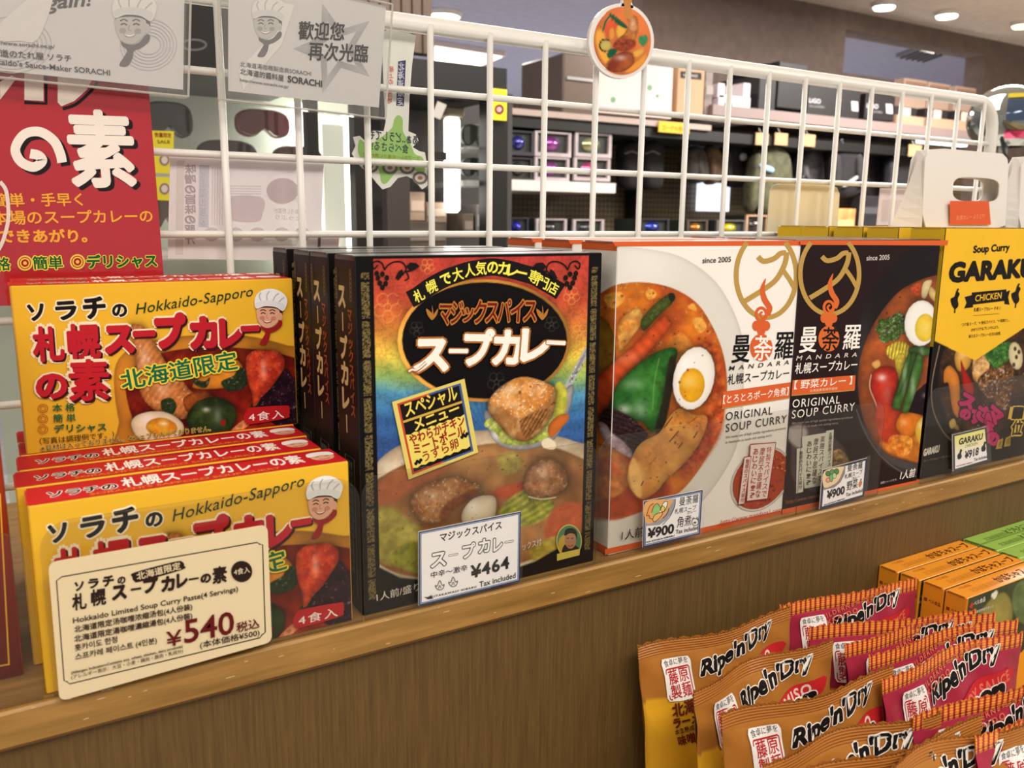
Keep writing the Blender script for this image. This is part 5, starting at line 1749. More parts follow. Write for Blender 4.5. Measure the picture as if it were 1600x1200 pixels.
P.text("Hokkaido's Sauce-Maker SORACHI", (-30, 98), (172, 118), 9, (90, 86, 90), lat=True)
P.build('card_print', rt)
rt, pl = holder('clear holder with grey card showing a star, a cook and large black Chinese lettering', [(357, -50), (603, 10), (592, 168), (357, 142)], [(338, -54), (611, 8), (600, 186), (345, 156)], HY + .001)
P = Print(pl, 1.5e-4)
P.rough = .3
for k in range(6):
    r = 66 - k * 4.5
    st = []
    for i in range(10):
        a = math.radians(-108 + 36 * i)
        rr = r if i % 2 == 0 else r * .42
        st.append((524 + rr * math.cos(a) * .98, 76 + rr * math.sin(a) * 1.1))
    P.stroke(st, 1.6, (172, 170, 174), closed=True, smooth=False)
P.poly([(460, 8), (440, 70), (380, 140), (372, 110), (420, 60), (440, 4)], (226, 223, 222))
chef(P, 416, 40, 20, True)
P.text('歡迎您', (467, 61), (541, 63), 27, (44, 42, 46), b=.03, shear=.2)
P.text('再次光臨', (482, 93), (577, 97), 27, (44, 42, 46), b=.03, shear=.2)
P.text('北海道湯咖喱製造商SORACHI', (375, 104), (486, 119), 8, (80, 76, 80), b=.0)
P.text('北海道的醬料屋', (375, 116), (443, 127), 9.5, (60, 56, 60), b=.02)
P.text('SORACHI', (449, 128), (503, 136), 10, (50, 46, 50), b=.03, lat=True)
P.text('http://www.sorachi.ne.jp/', (375, 127), (451, 138), 4.5, DG_, lat=True)
P.build('card_print', rt)

# ------------------------------------------------------------------ round curry tag on the rail
rt = root('curry_tag', 'round tag shaped like a bowl of curry with a drumstick, on the grid rail', 'tag', tuple(at(971, 62, y=.166)))
loc = tuple(at(971, 62, y=.166))
pl = front(.166, 0, 0, loc)
out = ell(971, 64, 51, 59, 0, 36)
mb = MB()
white = M('white_tag_plastic', (230, 224, 220), .3, coat=.4)
prof = [(971 + (x - 971), y) for x, y in out]
mb.prism([tuple(pl.p3(*pl.uv(x, y), 0)) for x, y in out], (0, 1, 0), .003, white)
mb.prism([tuple(pl.p3(*pl.uv(x, y), 0)) for x, y in [(970, 12), (972, 4), (975, -6), (981, -8), (986, 0), (990, 12), (980, 16)]], (0, 1, 0), .003, white)
mb.build('tag_plate', rt)


def paint_tag(p):
    p.blob(ell(972, 64, 45, 53, 0, 24), (204, 112, 60), tex=.08, ts=14, smooth=False, shade=(.12, -.1))
    p.blob([(930, 60), (934, 46), (944, 52), (948, 80), (956, 100), (966, 112), (950, 104), (936, 86)], (232, 166, 66), soft=5)
    p.blob([(978, 112), (1000, 92), (1010, 84), (1006, 98), (992, 110)], (226, 152, 60), soft=4)
    p.blob([(944, 44), (950, 34), (960, 28), (970, 36), (966, 48), (950, 56)], (220, 88, 56), tex=.1)
    p.blob([(951, 56), (952, 46), (958, 43), (961, 54), (958, 62), (953, 62)], (228, 150, 66), rim=.2, rw=2)
    p.blob([(962, 48), (966, 38), (972, 40), (978, 44), (976, 56), (966, 60)], (234, 176, 70), rim=.2, rw=2)
    p.blob([(978, 16), (984, 14), (986, 24), (994, 26), (997, 44), (992, 62), (984, 76), (970, 80), (958, 72), (966, 60), (976, 52), (983, 38), (978, 26)], (206, 136, 60), tex=.2, ts=5, rim=.35, rw=3, hl=(988, 38, 5, .4, 12), col2=(176, 90, 44))
    p.blob([(958, 70), (966, 62), (990, 62), (992, 72), (980, 80), (962, 78)], (140, 60, 38), tex=.4, ts=4, soft=3)
    p.blob([(951, 22), (956, 22), (972, 34), (980, 42), (976, 44), (962, 36)], (20, 92, 60), rim=.2, rw=2); p.line([(952, 26), (946, 34), (942, 48)], 2.4, (24, 96, 64))
    p.blob(ell(946, 71, 9, 9, 0, 12), (196, 176, 96), rim=.2, rw=2); p.line(ell(946, 71, 9.5, 9.5, 0, 16, 90, 300), 2, (40, 44, 20), smooth=False)
    p.blob([(948, 86), (952, 78), (960, 76), (964, 80), (960, 86), (952, 91)], (12, 84, 58))
    p.blob([(998, 58), (1006, 55), (1012, 58), (1010, 68), (1004, 72), (998, 66)], (60, 130, 84), tex=.2, ts=3)
    p.blob([(988, 82), (1000, 76), (1006, 78), (1004, 84), (994, 90)], (230, 170, 74), rim=.15, rw=2)
    p.blob([(947, 104), (956, 90), (970, 82), (986, 82), (991, 92), (988, 102), (972, 112), (955, 112)], (176, 92, 44), rim=.3, rw=3, hl=(970, 90, 10, .45, 5), col2=(130, 50, 34))
    d = ((p.X - 972) / 45) ** 2 + ((p.Y - 64) / 53) ** 2
    bone = (np.abs(p.X - 981) < 5) & (p.Y < 30)
    m = (d > 1)
    p.c[m] = (230, 224, 220)
    p.blob([(976, 2), (979, -5), (984, -3), (985, 8), (987, 26), (978, 28), (977, 12)], (200, 136, 76), tex=.2, ts=4)


uvb = [pl.uv(x, y) for x, y in ((926, 11), (1018, 118), (926, 118), (1018, 11))]
u0, u1 = min(a for a, b in uvb), max(a for a, b in uvb); v0, v1 = min(b for a, b in uvb), max(b for a, b in uvb)
nu = 70
A = np.linspace(0, 2 * math.pi, 72); R = np.linspace(0.001, 1, 40)
AA, RR = np.meshgrid(A, R)
PXX = 971.5 + 46 * RR * np.cos(AA); PYY = 64 + 54 * RR * np.sin(AA)
pt = Paint(PXX, PYY, (214, 110, 50)); paint_tag(pt)
W3 = np.array([[pl.p3(*pl.uv(PXX[i, j], PYY[i, j]), 2e-4) for j in range(72)] for i in range(40)])
grid_obj('printed_curry_picture', W3, pt.c, picture_mat(), rt, smooth=False)
P = Print(pl, 2.6e-4)
P.poly([(976, 24), (975, 8), (974, 0), (978, -6), (981, -2), (984, -5), (987, 0), (985, 10), (988, 28), (982, 30)], (196, 130, 66), True)
P.build('drumstick_bone_print', rt)
mb = MB(); q = pl.uv(980, 24)
mb.tube([tuple(pl.p3(q[0], q[1] - .004, -.0025)), tuple(pl.p3(q[0], q[1] + .002, -.009)), tuple(pl.p3(q[0], q[1] - .012, -.0205))], .0012, white, 6)
mb.build('rear_hook', rt)

# ------------------------------------------------------------------ green map shaped sign, seen from behind
GM = M('white_sign_card', (222, 222, 212), .5)
out = [(597, 52), (606, 46), (640, 52), (650, 56), (644, 100), (640, 150), (638, 205), (650, 210), (654, 220), (645, 230), (655, 236), (664, 238), (668, 262), (668, 290), (660, 296), (646, 280), (636, 275), (622, 278), (610, 292), (598, 296), (588, 285), (578, 272), (566, 262), (556, 250), (550, 240), (556, 228), (552, 214), (562, 212), (570, 220), (576, 208), (584, 204), (600, 205), (603, 190), (600, 140), (598, 90)]
rt, pl = slab('map_sign', 'white sign with a green island map and mirrored lettering hanging behind the grid', 'sign', out, .1865, .001, GM, 'sign_card')
P = Print(pl, 1.2e-4)
P.poly([(612, 200), (616, 186), (622, 180), (629, 186), (630, 206), (640, 222), (648, 240), (660, 246), (664, 262), (660, 276), (652, 268), (634, 262), (618, 270), (604, 286), (596, 284), (590, 262), (572, 254), (560, 240), (562, 218), (576, 226), (596, 214)], (150, 190, 110), True)
P.poly([(622, 96), (634, 94), (631, 166), (619, 165)], (70, 76, 116))
P.vtext('北海道限定', (628, 97), (625, 165), 9, (222, 222, 225), b=.01, mirror=True)
P.vtext('極上のご当地', (612, 103), (609, 162), 7, (206, 90, 84), b=.01, mirror=True)
P.text('あぁ‥どうしても', (576, 217), (653, 226), 15, (70, 80, 84), b=.02, mirror=True)
P.text('食べらさる!!', (578, 234), (638, 240), 14, (70, 80, 84), b=.02, mirror=True)
P.text('スープカレーの旨さに誘われて', (566, 244), (656, 250), 5.5, (150, 140, 40), b=.01, mirror=True)
for x, y in ((579, 260), (609, 262), (636, 262), (656, 278)):
    P.ell(x, y, 12, 10, (110, 108, 104)); P.ell(x, y, 8, 6.5, (196, 186, 176)); P.ell(x, y, 4, 3, (150, 110, 90))
P.build('printed_map', rt)

# ------------------------------------------------------------------ translucent sheets clipped behind the grid
SHT = clear_mat('milky_sheet', (.92, .92, .92), .1, .80, (236, 228, 230))
rt, pl = slab('milky_poster', 'pale see-through poster seen from behind with faint mirrored print, behind the grid', 'poster', [(266, 240), (506, 252), (500, 408), (262, 404)], .1872, .0006, SHT, 'sheet')
FT = lambda c: M('faded_ink_%02x%02x%02x' % c, c, .6, alpha=.55)
P = Print(pl, 1.2e-4)
P.poly([(276, 250), (288, 251), (286, 398), (274, 398)], FT((228, 220, 212)))
P.poly([(311, 258), (327, 258), (326, 356), (310, 354)], FT((196, 198, 214)))
P.vtext('味噌の旨味の豚汁', (298, 256), (297, 382), 17, FT((196, 180, 186)), b=.04, mirror=True)
P.vtext('北海道の恵み', (319, 262), (318, 352), 11, FT((226, 222, 228)), b=.02, mirror=True)
for k in range(5): P.stroke([(332 + k * 4, 262), (331 + k * 4, 352)], 1, FT((190, 180, 190)), smooth=False)
P.poly([(357, 308), (410, 309), (409, 338), (400, 346), (368, 345), (356, 338)], FT((206, 188, 194)), True)
for k in range(5): P.stroke([(357, 290 + k * 4), (408, 291 + k * 4)], .9, FT((196, 186, 194)), smooth=False)
P.ell(441, 298, 25, 20, FT((190, 166, 172)))
P.text('すりおろし野菜が', (428, 333), (478, 335), 8, FT((176, 166, 176)), b=.0, mirror=True)
P.text('たっぷり', (430, 343), (470, 345), 8, FT((176, 166, 176)), b=.0, mirror=True)
for x in (330, 368, 402, 440, 472):
    P.ell(x, 366, 13, 11, FT((204, 184, 190))); P.ell(x, 366, 8, 7, FT((218, 204, 208)))
P.build('faded_print', rt)
SHB = M('cream_backing_card', (214, 202, 168), .5)
rt, pl = slab('cream_backing_card', 'plain cream card with rounded corners behind the grid, above the yellow topped boxes', 'card', [(1203, 300), (1208, 290), (1218, 287), (1296, 288), (1308, 293), (1312, 303), (1308, 372), (1198, 366)], .1872, .001, SHB, 'card')
rt, pl = slab('pink_white_sheet', 'pale pinkish white sheet behind the grid beside the white carrier', 'sheet', [(1376, 294), (1430, 295), (1436, 352), (1370, 352)], .1872, .001, M('pinkish_paper', (222, 208, 208), .6), 'sheet')
P = Print(pl, 1.2e-4)
P.poly([(1378, 312), (1428, 313), (1429, 346), (1376, 346)], (214, 196, 196))
P.build('pale_print', rt)
rt, pl = slab('white_leaflet', 'white leaflet lying on edge behind the rainbow boxes', 'leaflet', [(497, 362), (512, 360), (530, 372), (528, 392), (496, 392)], .1872, .001, M('leaflet_paper', (230, 214, 214), .5), 'sheet')

# ------------------------------------------------------------------ white carriers standing above the yellow boxes
CW = M('white_carrier_board', (226, 222, 218), .35, coat=.2)


def carrier(x0, x1, y0, y1, z0, h, label):
    cx = (x0 + x1) / 2
    rt = root('carrier_box', label, 'carrier box', (cx, y0, z0), 'white carrier boxes')
    w_ = x1 - x0; hw = w_ / 2; d = y1 - y0
    # outline with rounded shoulders, slot cut out: built as ring of quads
    out = []; inn = []
    r = .012
    n = 44
    hx0, hx1, hz0, hz1 = -hw * .34, hw * .80, h * .34, h * .66
    hc = ((hx0 + hx1) / 2, (hz0 + hz1) / 2)
    for i in range(n):
        a = 2 * math.pi * i / n
        c_, s_ = math.cos(a), math.sin(a)
        # superellipse slot
        e = .55
        inn.append((hc[0] + (hx1 - hx0) / 2 * math.copysign(abs(c_) ** e, c_), hc[1] + (hz1 - hz0) / 2 * math.copysign(abs(s_) ** e, s_)))
        # outer point along the ray
        t = 1e9
        for (nx, nz, dd) in ((1, 0, hw - hc[0]), (-1, 0, hw + hc[0]), (0, 1, h - hc[1]), (0, -1, hc[1])):
            q = c_ * nx + s_ * nz
            if q > 1e-6: t = min(t, dd / q)
        p = [hc[0] + c_ * t, hc[1] + s_ * t]
        for sx in (-1, 1):
            qx, qz = sx * (hw - r), h - r
            if (p[0] - qx) * sx > 0 and p[1] > qz:
                dd = math.hypot(p[0] - qx, p[1] - qz)
                if dd > r: p = [qx + (p[0] - qx) * r / dd, qz + (p[1] - qz) * r / dd]
        out.append(tuple(p))
    for nm, yy, sgn in (('front_panel', 0.0, 1), ('rear_panel', d, -1)):
        mb = MB()
        vs = [(a, yy + sgn * .004 * (b / h) , b) for a, b in out] + [(a, yy + sgn * .004 * (b / h), b) for a, b in inn]
        vs += [(x, y + .0012, z) for x, y, z in vs]
        fs = []
        for i in range(n):
            j = (i + 1) % n
            fs += [(i, j, n + j, n + i), (2 * n + i, 3 * n + i, 3 * n + j, 2 * n + j), (i, 2 * n + i, 2 * n + j, j), (n + i, n + j, 3 * n + j, 3 * n + i)]
        mb.add(vs, fs, CW)
        mb.build(nm, rt)
    for sx in (-1, 1):
        mb = MB()
        rows = []
        for k in range(9):
            t = k / 8
            ins_ = .008 * math.sin(t * math.pi)
            rows.append([(sx * (hw + .0002 - .004 * t * t), .004 * t, h * .96 * t), (sx * (hw + .014 * (1 - t) ** 1.5 - .001), d / 2 + .012 * (1 - t), h * .96 * t), (sx * (hw + .0002 - .004 * t * t), d - .004 * t, h * .96 * t)])
        vs = [v for r_ in rows for v in r_]
        fs = []
        for k in range(8):
            for m in range(2):
                fs.append((k * 3 + m, k * 3 + m + 1, (k + 1) * 3 + m + 1, (k + 1) * 3 + m))
        mb.add(vs, fs, CW)
        mb.build('side_gusset', rt)
    return rt


cz = GH + .0003
a0 = at(1436, 352, y=.058)[0]; a1 = at(1566, 352, y=.058)[0]
hh = at(1440, 229, y=.058)[2] - cz
rt = carrier(a0, a1, .055, .074, cz, hh, 'white carrier box with a handle slot and orange label, on the yellow topped boxes')
pl = front(.055 - .0014, 0, 0, ((a0 + a1) / 2, .055, cz))
P = Print(pl, 1.2e-4)
P.poly([(1484, 314), (1545, 314), (1548, 351), (1484, 351)], (214, 96, 58))
P.text('札幌カレー よりどり', (1494, 344), (1538, 341), 7, (236, 150, 120), b=.01)
P.build('orange_label', rt)
b0 = at(1575, 352, y=.058)[0]
dup(rt, ((b0 + (a1 - a0) / 2) + .003, .050, cz), 'white carrier box cut off by the right edge of the photo', skip=('orange_label',))

# ------------------------------------------------------------------ soup mix cartons on the lower shelf
OZ = -.060
BW, BD, BH = .108, .0172, .118
OG = 'orange pumpkin soup cartons'
ob = carton('soup_mix_box', 'front orange soup mix carton with a dark pumpkin picture', 'box', .5855, -.0755, OZ - BH, BW, BD, BH, (236, 150, 34), OG, flap=(170, 100, 30))
loc = (.5855, -.0755, OZ - BH)
pl = front(-.0755, .5855, OZ - BH, loc)


def paint_pump(p):
    U, V = p.U, p.V
    p.c[:] = (58, 64, 44)
    p.c *= (.8 + .5 * fbm(p.X / 12, p.Y / 12))[..., None]
    p.blob([(1540, 945), (1555, 930), (1570, 926), (1580, 940), (1582, 965), (1570, 990), (1545, 1000), (1520, 980)], (150, 140, 74), tex=.12, ts=9, soft=3, rim=.2, rw=5)
    p.blob([(1548, 930), (1556, 923), (1559, 926), (1554, 936)], (226, 222, 200), soft=1)
    p.blob([(1585, 920), (1600, 905), (1640, 900), (1640, 960), (1600, 975), (1582, 950)], (96, 112, 70), tex=.2, ts=8, soft=3)
    yy = V < .055 + .35 * (U - .09)
    p.c[yy] = (236, 152, 36)
    p.c[(U < .0012)] = (236, 152, 36)


photo(pl, .0004, BW - .0004, .0004, BH - .0004, .0011, paint_pump, 'printed_picture', ob)
P = Print(pl, 1.6e-4)
P.text('ベル食品', (1521, 947), (1539, 939), 7, (226, 220, 210), b=.02)
P.poly([(1514, 948), (1518, 941), (1521, 943), (1518, 951)], (196, 60, 50))
P.text('北海道の厳選野菜を使った', (1511, 963), (1552, 949), 4.5, (214, 210, 190), b=.01)
P.text('ゆたかな味わい', (1508, 973), (1544, 962), 4.5, (214, 210, 190), b=.01)
P.build('front_print', ob)
P = Print(top(OZ, .5855, -.0755, loc), 1e-4, uv=True)
P.text('北海道厳選素材', (.014, .0035), (.052, .0035), .0055, (206, 136, 50), b=.02)
P.text('ベル食品', (.010, .0115), (.024, .0115), .003, (190, 100, 40), b=.02)
P.text('かぼちゃスープ', (.049, .0035), (.104, .0035), .0085, (70, 34, 16), b=.02)
P.build('top_print', ob)
P = Print(lside(.5855, -.0755 + BD, OZ - BH, loc), 1.2e-4, uv=True)
P.text('ベル食品', (.006, BH - .015), (.0155, BH - .015), .003, (110, 60, 20), b=.02)
P.poly([(.0022, BH - .0148), (.0048, BH - .0148), (.0048, BH - .0122), (.0022, BH - .0122)], (150, 60, 40))
P.build('end_print', ob)
for i, y in enumerate((-.0560, -.0375, -.0195)):
    dup(ob, (.5860 - .0012 * i, y - .0012, OZ - BH), ['second orange soup mix carton from the front', 'third orange soup mix carton from the front', 'rearmost orange soup mix carton, against the brown panel'][i], OG)
gb = carton('soup_mix_box', 'front pale green soup mix carton beside the orange ones', 'box', .6965, -.0525, OZ - BH, BW, BD, BH, (150, 190, 84), 'green corn soup cartons', flap=(90, 120, 50))
P = Print(top(OZ, .6965, -.0525, (.6965, -.0525, OZ - BH)), 1e-4, uv=True)
P.text('北海道厳選素材', (.014, .0035), (.052, .0035), .0055, (110, 140, 60), b=.02)
P.text('とうもろこしスープ', (.049, .0035), (.106, .0035), .0085, (40, 60, 26), b=.02)
P.build('top_print', gb)
dup(gb, (.6970, -.0340, OZ - BH), 'second pale green soup mix carton')
dup(gb, (.6975, -.0205, OZ - BH), 'rearmost pale green soup mix carton, against the brown panel')

# ------------------------------------------------------------------ noodle bags
BGW, BGH, BGT = .126, .185, .024


def bag_surface(seed, wave, lean, ridge=.00030):
    rd_ = random.Random(seed)
    ph = [rd_.uniform(0, 6.28) for _ in range(6)]

    def S(u, v, side=1):
        """u,v in 0..1 -> local xyz; side 1 front, -1 back"""
        u = np.asarray(u, float); v = np.asarray(v, float)
        cr = np.clip((v - .0) / .10, 0, 1) * np.clip((.95 - v) / .34, 0, 1)
        cr = np.clip(cr, 0, 1) ** .8
        e = np.clip(np.sin(np.pi * np.clip(u, 0, 1)), 0, 1) ** .5
        b = BGT / 2 * cr * e * (1.35 if side > 0 else .55)
        wr = .0016 * np.sin(u * 23 + ph[0] + 5 * np.sin(v * 4 + ph[1])) * np.clip((v - .5) * 2.2, 0, 1) * np.clip((.94 - v) / .05, 0, 1)
        wr += .0012 * (fbm(u * 5 + ph[2] * 5, v * 7 + ph[3] * 5, 3) - .5) * 2 * cr
        rid = ridge * np.sin(v * 700) * (v > .95)
        bend = wave * np.sin(np.pi * u * 1.15 + ph[4] * .4) * (.3 + .7 * v) + .35 * wave * np.sin(u * 9 + ph[5]) * np.clip((v - .8) * 5, 0, 1)
        zig = np.where(v > .995, .0011 * (np.abs(((u * 46) % 1) - .5) * 4 - 1), 0)
        x = (u - .5) * BGW * (1 - .06 * cr * (1 - e))
        ztop = .006 * np.sin(np.pi * u * 1.1 + ph[1]) * np.clip((v - .5) * 2, 0, 1) * (wave / .006)
        y = -side * (b + wr * (1 if side > 0 else .3)) + bend - side * rid - lean * (1 - v) * BGH - side * .0003
        z = v * BGH + zig + ztop * .35
        return np.stack(np.broadcast_arrays(x, y, z), -1)
    return S


BAGM = picture_mat('printed_foil_bag', .34, .25, .25)


def lens_fill(P, out, col, n=16, m=10):
    """fill an outline with many small faces so that it follows the bag"""
    xs = [p[0] for p in out]
    x0, x1 = min(xs) + 1e-5, max(xs) - 1e-5
    V_, F_ = [], []
    for i in range(n + 1):
        x = x0 + (x1 - x0) * i / n
        c_ = []
        for a, b in zip(out, out[1:] + out[:1]):
            if (a[0] > x) != (b[0] > x):
                c_.append(a[1] + (b[1] - a[1]) * (x - a[0]) / (b[0] - a[0]))
        lo, hi = (min(c_), max(c_)) if c_ else (out[0][1], out[0][1])
        V_ += [(x, lo + (hi - lo) * j / m) for j in range(m + 1)]
    for i in range(n):
        for j in range(m):
            a = i * (m + 1) + j
            F_.append((a, a + m + 1, a + m + 2, a + 1))
    P._put(V_, F_, col)


def make_bag(kind, seed, wave, lean, label, group):
    S = bag_surface(seed, wave, lean, .00028 if kind == 'orange' else .00010)
    rt = root('noodle_bag', label, 'noodle bag', (0, 0, 0), group)
    for side, nm, nu, nv in ((1, 'bag_front', 150, 130), (-1, 'bag_back', 60, 50)):
        vv = np.concatenate([np.linspace(0, .90, nv // 2), np.linspace(.905, 1, nv // 2)])
        if side < 0: vv = np.linspace(0, 1, nv)
        U, V = np.meshgrid(np.linspace(0, 1, nu + 1), vv)
        Wd = S(U, V, side)
        if side < 0: Wd = Wd[:, ::-1]
        C = np.empty(U.shape + (3,))
        if kind == 'orange':
            C[:] = (166, 108, 46)
            dia = V < (.800 - .07 * U + .03 * np.sin(U * 5))
            C[dia] = (214, 160, 40)
            C[(V > .950)] = (172, 108, 48)
            st = (V > .950) & (np.sin(V * 700) > .2)
            C[st] = (160, 100, 42)
        else:
            C[:] = (160, 44, 66)
            C[V < .775 - .04 * U] = (218, 160, 40)
            cr = V > .950
            ck = cr & ((np.sin(U * 6.283 * 30 + V * 8) > 0))
            C[cr] = (160, 40, 44)
            C[ck] = (240, 150, 66)
            ck2 = cr & (V < .965) & (np.sin(V * 700) > .3)
            C[ck2] = C[ck2] * .72
        C *= (1 + .06 * (fbm(U * 9 + seed, V * 9) - .5))[..., None]
        if side < 0: C = C[:, ::-1]
        grid_obj(nm, Wd, C, BAGM, rt)

    class BP(PL):
        def __init__(s):
            s.loc = np.zeros(3)

        def p3(s, u, v, k):
            p = S(u, v, 1)
            return np.array([p[0], p[1] - k, p[2]])
    P = Print(BP(), 6e-4, uv=True, eps=4e-5)
    # work in bag fractions, correcting for aspect
    ar = BGW / BGH

    def T(st, x, z, wd, h, deg, col, **kw):
        r = math.radians(deg)
        P.text(st, (x, z), (x + wd * math.cos(r), z + wd * math.sin(r) * ar), h, col, **kw)
    OUTW = (232, 226, 216)
    # oval with flavour name
    lens = []
    cx, cz_, L_, Hh = .72, .842, .23, .040
    r = math.radians(12)
    for i in range(24):
        a = 2 * math.pi * i / 24
        x = L_ * math.copysign(abs(math.cos(a)) ** 1.3, math.cos(a)); y = Hh * math.copysign(abs(math.sin(a)) ** .9, math.sin(a))
        lens.append((cx + x * math.cos(r), cz_ + y + x * math.sin(r) * ar))
    T("Ripe'n'Dry", .34, .862, .53, .050, 13, BLK, b=.05, shear=.3, lat=True, out=OUTW, ob=.095)
    lens_fill(P, lens, (190, 40, 44))
    T("Ripe'n'Dry", .34, .862, .53, .050, 13, BLK, b=.03, shear=.3, lat=True)
    if kind == 'orange':
        T('MISO', .63, .822, .19, .036, 12, (226, 196, 186), b=.03, lat=True, space=1.2)
    else:
        T('SOY SAUCE', .55, .806, .35, .034, 12, (214, 110, 90), b=.03, lat=True, space=1.1)
    T('Ramen', .34, .738, .52, .064, 12, BLK, b=.07, shear=.3, lat=True, out=OUTW, ob=.11)
    if kind != 'orange':
        T('WILDERNESS NATURE', .26, .915, .50, .016, 12, (206, 106, 76), b=.02, lat=True, space=1.3)
        T('HOKKAIDO', .22, .885, .30, .016, 12, (206, 106, 76), b=.02, lat=True, space=1.4)
    # seal
    lens_fill(P, rrect(.130, .797, .300, .937, .014), (232, 228, 224))
    T('食卓に夢を', .145, .912, .14, .020, 2, (60, 60, 66), b=.012)
    P.stroke(rrect(.143, .804, .287, .905, .010), .005, (180, 40, 44), closed=True, smooth=False)
    for ch, x, z in (('原', .218, .857), ('麺', .218, .809), ('藤', .151, .857), ('製', .151, .809)):
        P.text(ch, (x, z), (x + .060, z), .044, (180, 40, 44), b=.02)
    BRN = (96, 34, 24)
    T('北海道', .15, .742, .19, .046, 8, BRN, b=.06)
    T('ラーメン', .15, .702, .19, .034, 8, BRN, b=.05)
    T('本生熟成乾燥麺', .15, .680, .19, .018, 8, (50, 30, 24), b=.03)
    T('味噌味' if kind == 'orange' else '醤油味', .16, .642, .15, .032, 8, BRN, b=.05)
    P.build('front_print', rt)
    return rt


OGB = 'orange noodle bags'; PGB = 'pink noodle bags'
om = [make_bag('orange', 3, .007, .06, 'x', OGB), make_bag('orange', 9, .008, .10, 'x', OGB)]
pm_ = [make_bag('pink', 5, .003, .05, 'x', PGB), make_bag('pink', 12, .006, .09, 'x', PGB)]


def put_bag(proto, used, pA, pB, zt, label, group, dz=0.0):
    a = at(*pA, z=zt); b = at(*pB, z=zt)
    ang = math.atan2(b[1] - a[1], b[0] - a[0])
    mid = (a + b) / 2
    locb = (mid[0], mid[1] - .0, zt - BGH + dz)
    if id(proto) in used:
        return dup(proto, locb, label, group, rz=ang)
    used.add(id(proto))
    proto.location = locb; proto.rotation_euler = (0, 0, ang); proto['label'] = label
    return proto


used = set()
put_bag(om[0], used, (1012, 1016), (1222, 945), -.056, 'rearmost orange noodle bag, leaning on the brown panel, flavour name in a red oval', OGB)
put_bag(om[1], used, (1082, 1086), (1292, 990), -.056, 'second orange noodle bag from the panel', OGB)
put_bag(om[0], used, (1168, 1116), (1362, 1042), -.056, 'third orange noodle bag from the panel', OGB)
put_bag(om[1], used, (1214, 1193), (1442, 1108), -.057, 'fourth orange noodle bag, its top sagging forward', OGB)
put_bag(om[0], used, (1292, 1208), (1498, 1118), -.057, 'fifth orange noodle bag from the panel', OGB)
put_bag(om[1], used, (1380, 1214), (1566, 1130), -.057, 'nearest orange noodle bag, at the lower right', OGB)
put_bag(pm_[0], used, (1229, 945), (1424, 905), -.058, 'rearmost pink noodle bag, beside the orange cartons', PGB)
put_bag(pm_[0], used, (1289, 978), (1503, 956), -.058, 'second pink noodle bag with a checked top seam', PGB)
put_bag(pm_[1], used, (1330, 1003), (1540, 958), -.060, 'third pink noodle bag, mostly hidden by the next', PGB)
put_bag(pm_[1], used, (1360, 1023), (1581, 967), -.056, 'fourth pink noodle bag from the panel', PGB)
put_bag(pm_[1], used, (1377, 1062), (1590, 986), -.055, 'pink noodle bag with its soy sauce lettering fully showing', PGB)
put_bag(pm_[0], used, (1454, 1113), (1650, 1050), -.055, 'pink noodle bag second from the front', PGB)
put_bag(pm_[1], used, (1559, 1140), (1740, 1080), -.056, 'nearest pink noodle bag at the right edge', PGB)
# ------------------------------------------------------------------ shop behind the grid
def R(px0, py0, px1, py1, y):
    """rectangle x0,x1,z0,z1 in plane y from the photo corners (left-top, right-bottom)"""
    a = at(px0, (py0 + py1) / 2, y=y); b = at(px1, (py0 + py1) / 2, y=y)
    c = at((px0 + px1) / 2, py0, y=y); d = at((px0 + px1) / 2, py1, y=y)
    return a[0], b[0], d[2], c[2]


def bx(rect, y0, y1, mat, bev=0.0, mb=None):
    mb = mb or MB()
    mb.box(rect[0], rect[1], y0, y1, rect[2], rect[3], mat, bev)
    return mb


def single(name, label, cat, rect, y0, y1, mat, part, group=None, bev=.002):
    o = ((rect[0] + rect[1]) / 2, y0, rect[2])
    rt = root(name, label, cat, o, group)
    bx(rect, y0, y1, mat, bev).build(part, rt, off=o)
    return rt, o


BKF = M('black_fixture_paint', (15, 13, 12), .5)
BRN_ = M('dark_brown_fixture', (52, 44, 40), .55)
PALE = M('pale_green_backing', (206, 214, 202), .6)
TUBE = M('lit_tube', (255, 250, 240), .5, emit=5.0)
GLS = clear_mat('case_glass', (.94, .96, .95), .05, .02)
CHR = M('brushed_steel', (190, 186, 184), .3, metal=.9)

# glass case with goggles at the left
o = (.45, 1.2, -1.15)
dc = root('display_case', 'pale lit display case holding ski goggles, behind the grid at the left', 'display case', o)
mb = MB(); r = R(60, 100, 566, 440, 1.45); mb.box(r[0] - .1, r[1], 1.45, 1.47, -1.1499, r[3] + .25, PALE); mb.build('back_panel', dc, off=o)
mb = MB(); r = R(60, -40, 486, 112, 1.16); mb.box(r[0] - .2, r[1], 1.14, 1.44, r[2], r[3] + .12, BKF); mb.build('top_fascia', dc, off=o)
f0 = r
for a, b in ((485, 501), (556, 574)):
    mb = MB(); r = R(a, 180, b, 430, 1.14); mb.box(r[0], r[1], 1.14, 1.17, -1.1499, f0[2], BKF); mb.build('corner_post', dc, off=o)
mb = MB(); r = R(458, 160, 478, 430, 1.40); mb.box(r[0], r[1], 1.40, 1.42, r[2], r[3], TUBE); mb.build('light_tube', dc, off=o)
mb = MB(); r = R(541, 180, 555, 430, 1.36); mb.box(r[0], r[1], 1.36, 1.38, r[2], r[3], TUBE); mb.build('light_tube', dc, off=o)
mb = MB(); r = R(60, 395, 560, 402, 1.25); mb.box(r[0], r[1], 1.16, 1.44, r[2], r[3], M('case_shelf', (226, 214, 210), .4)); mb.build('case_shelf', dc, off=o)
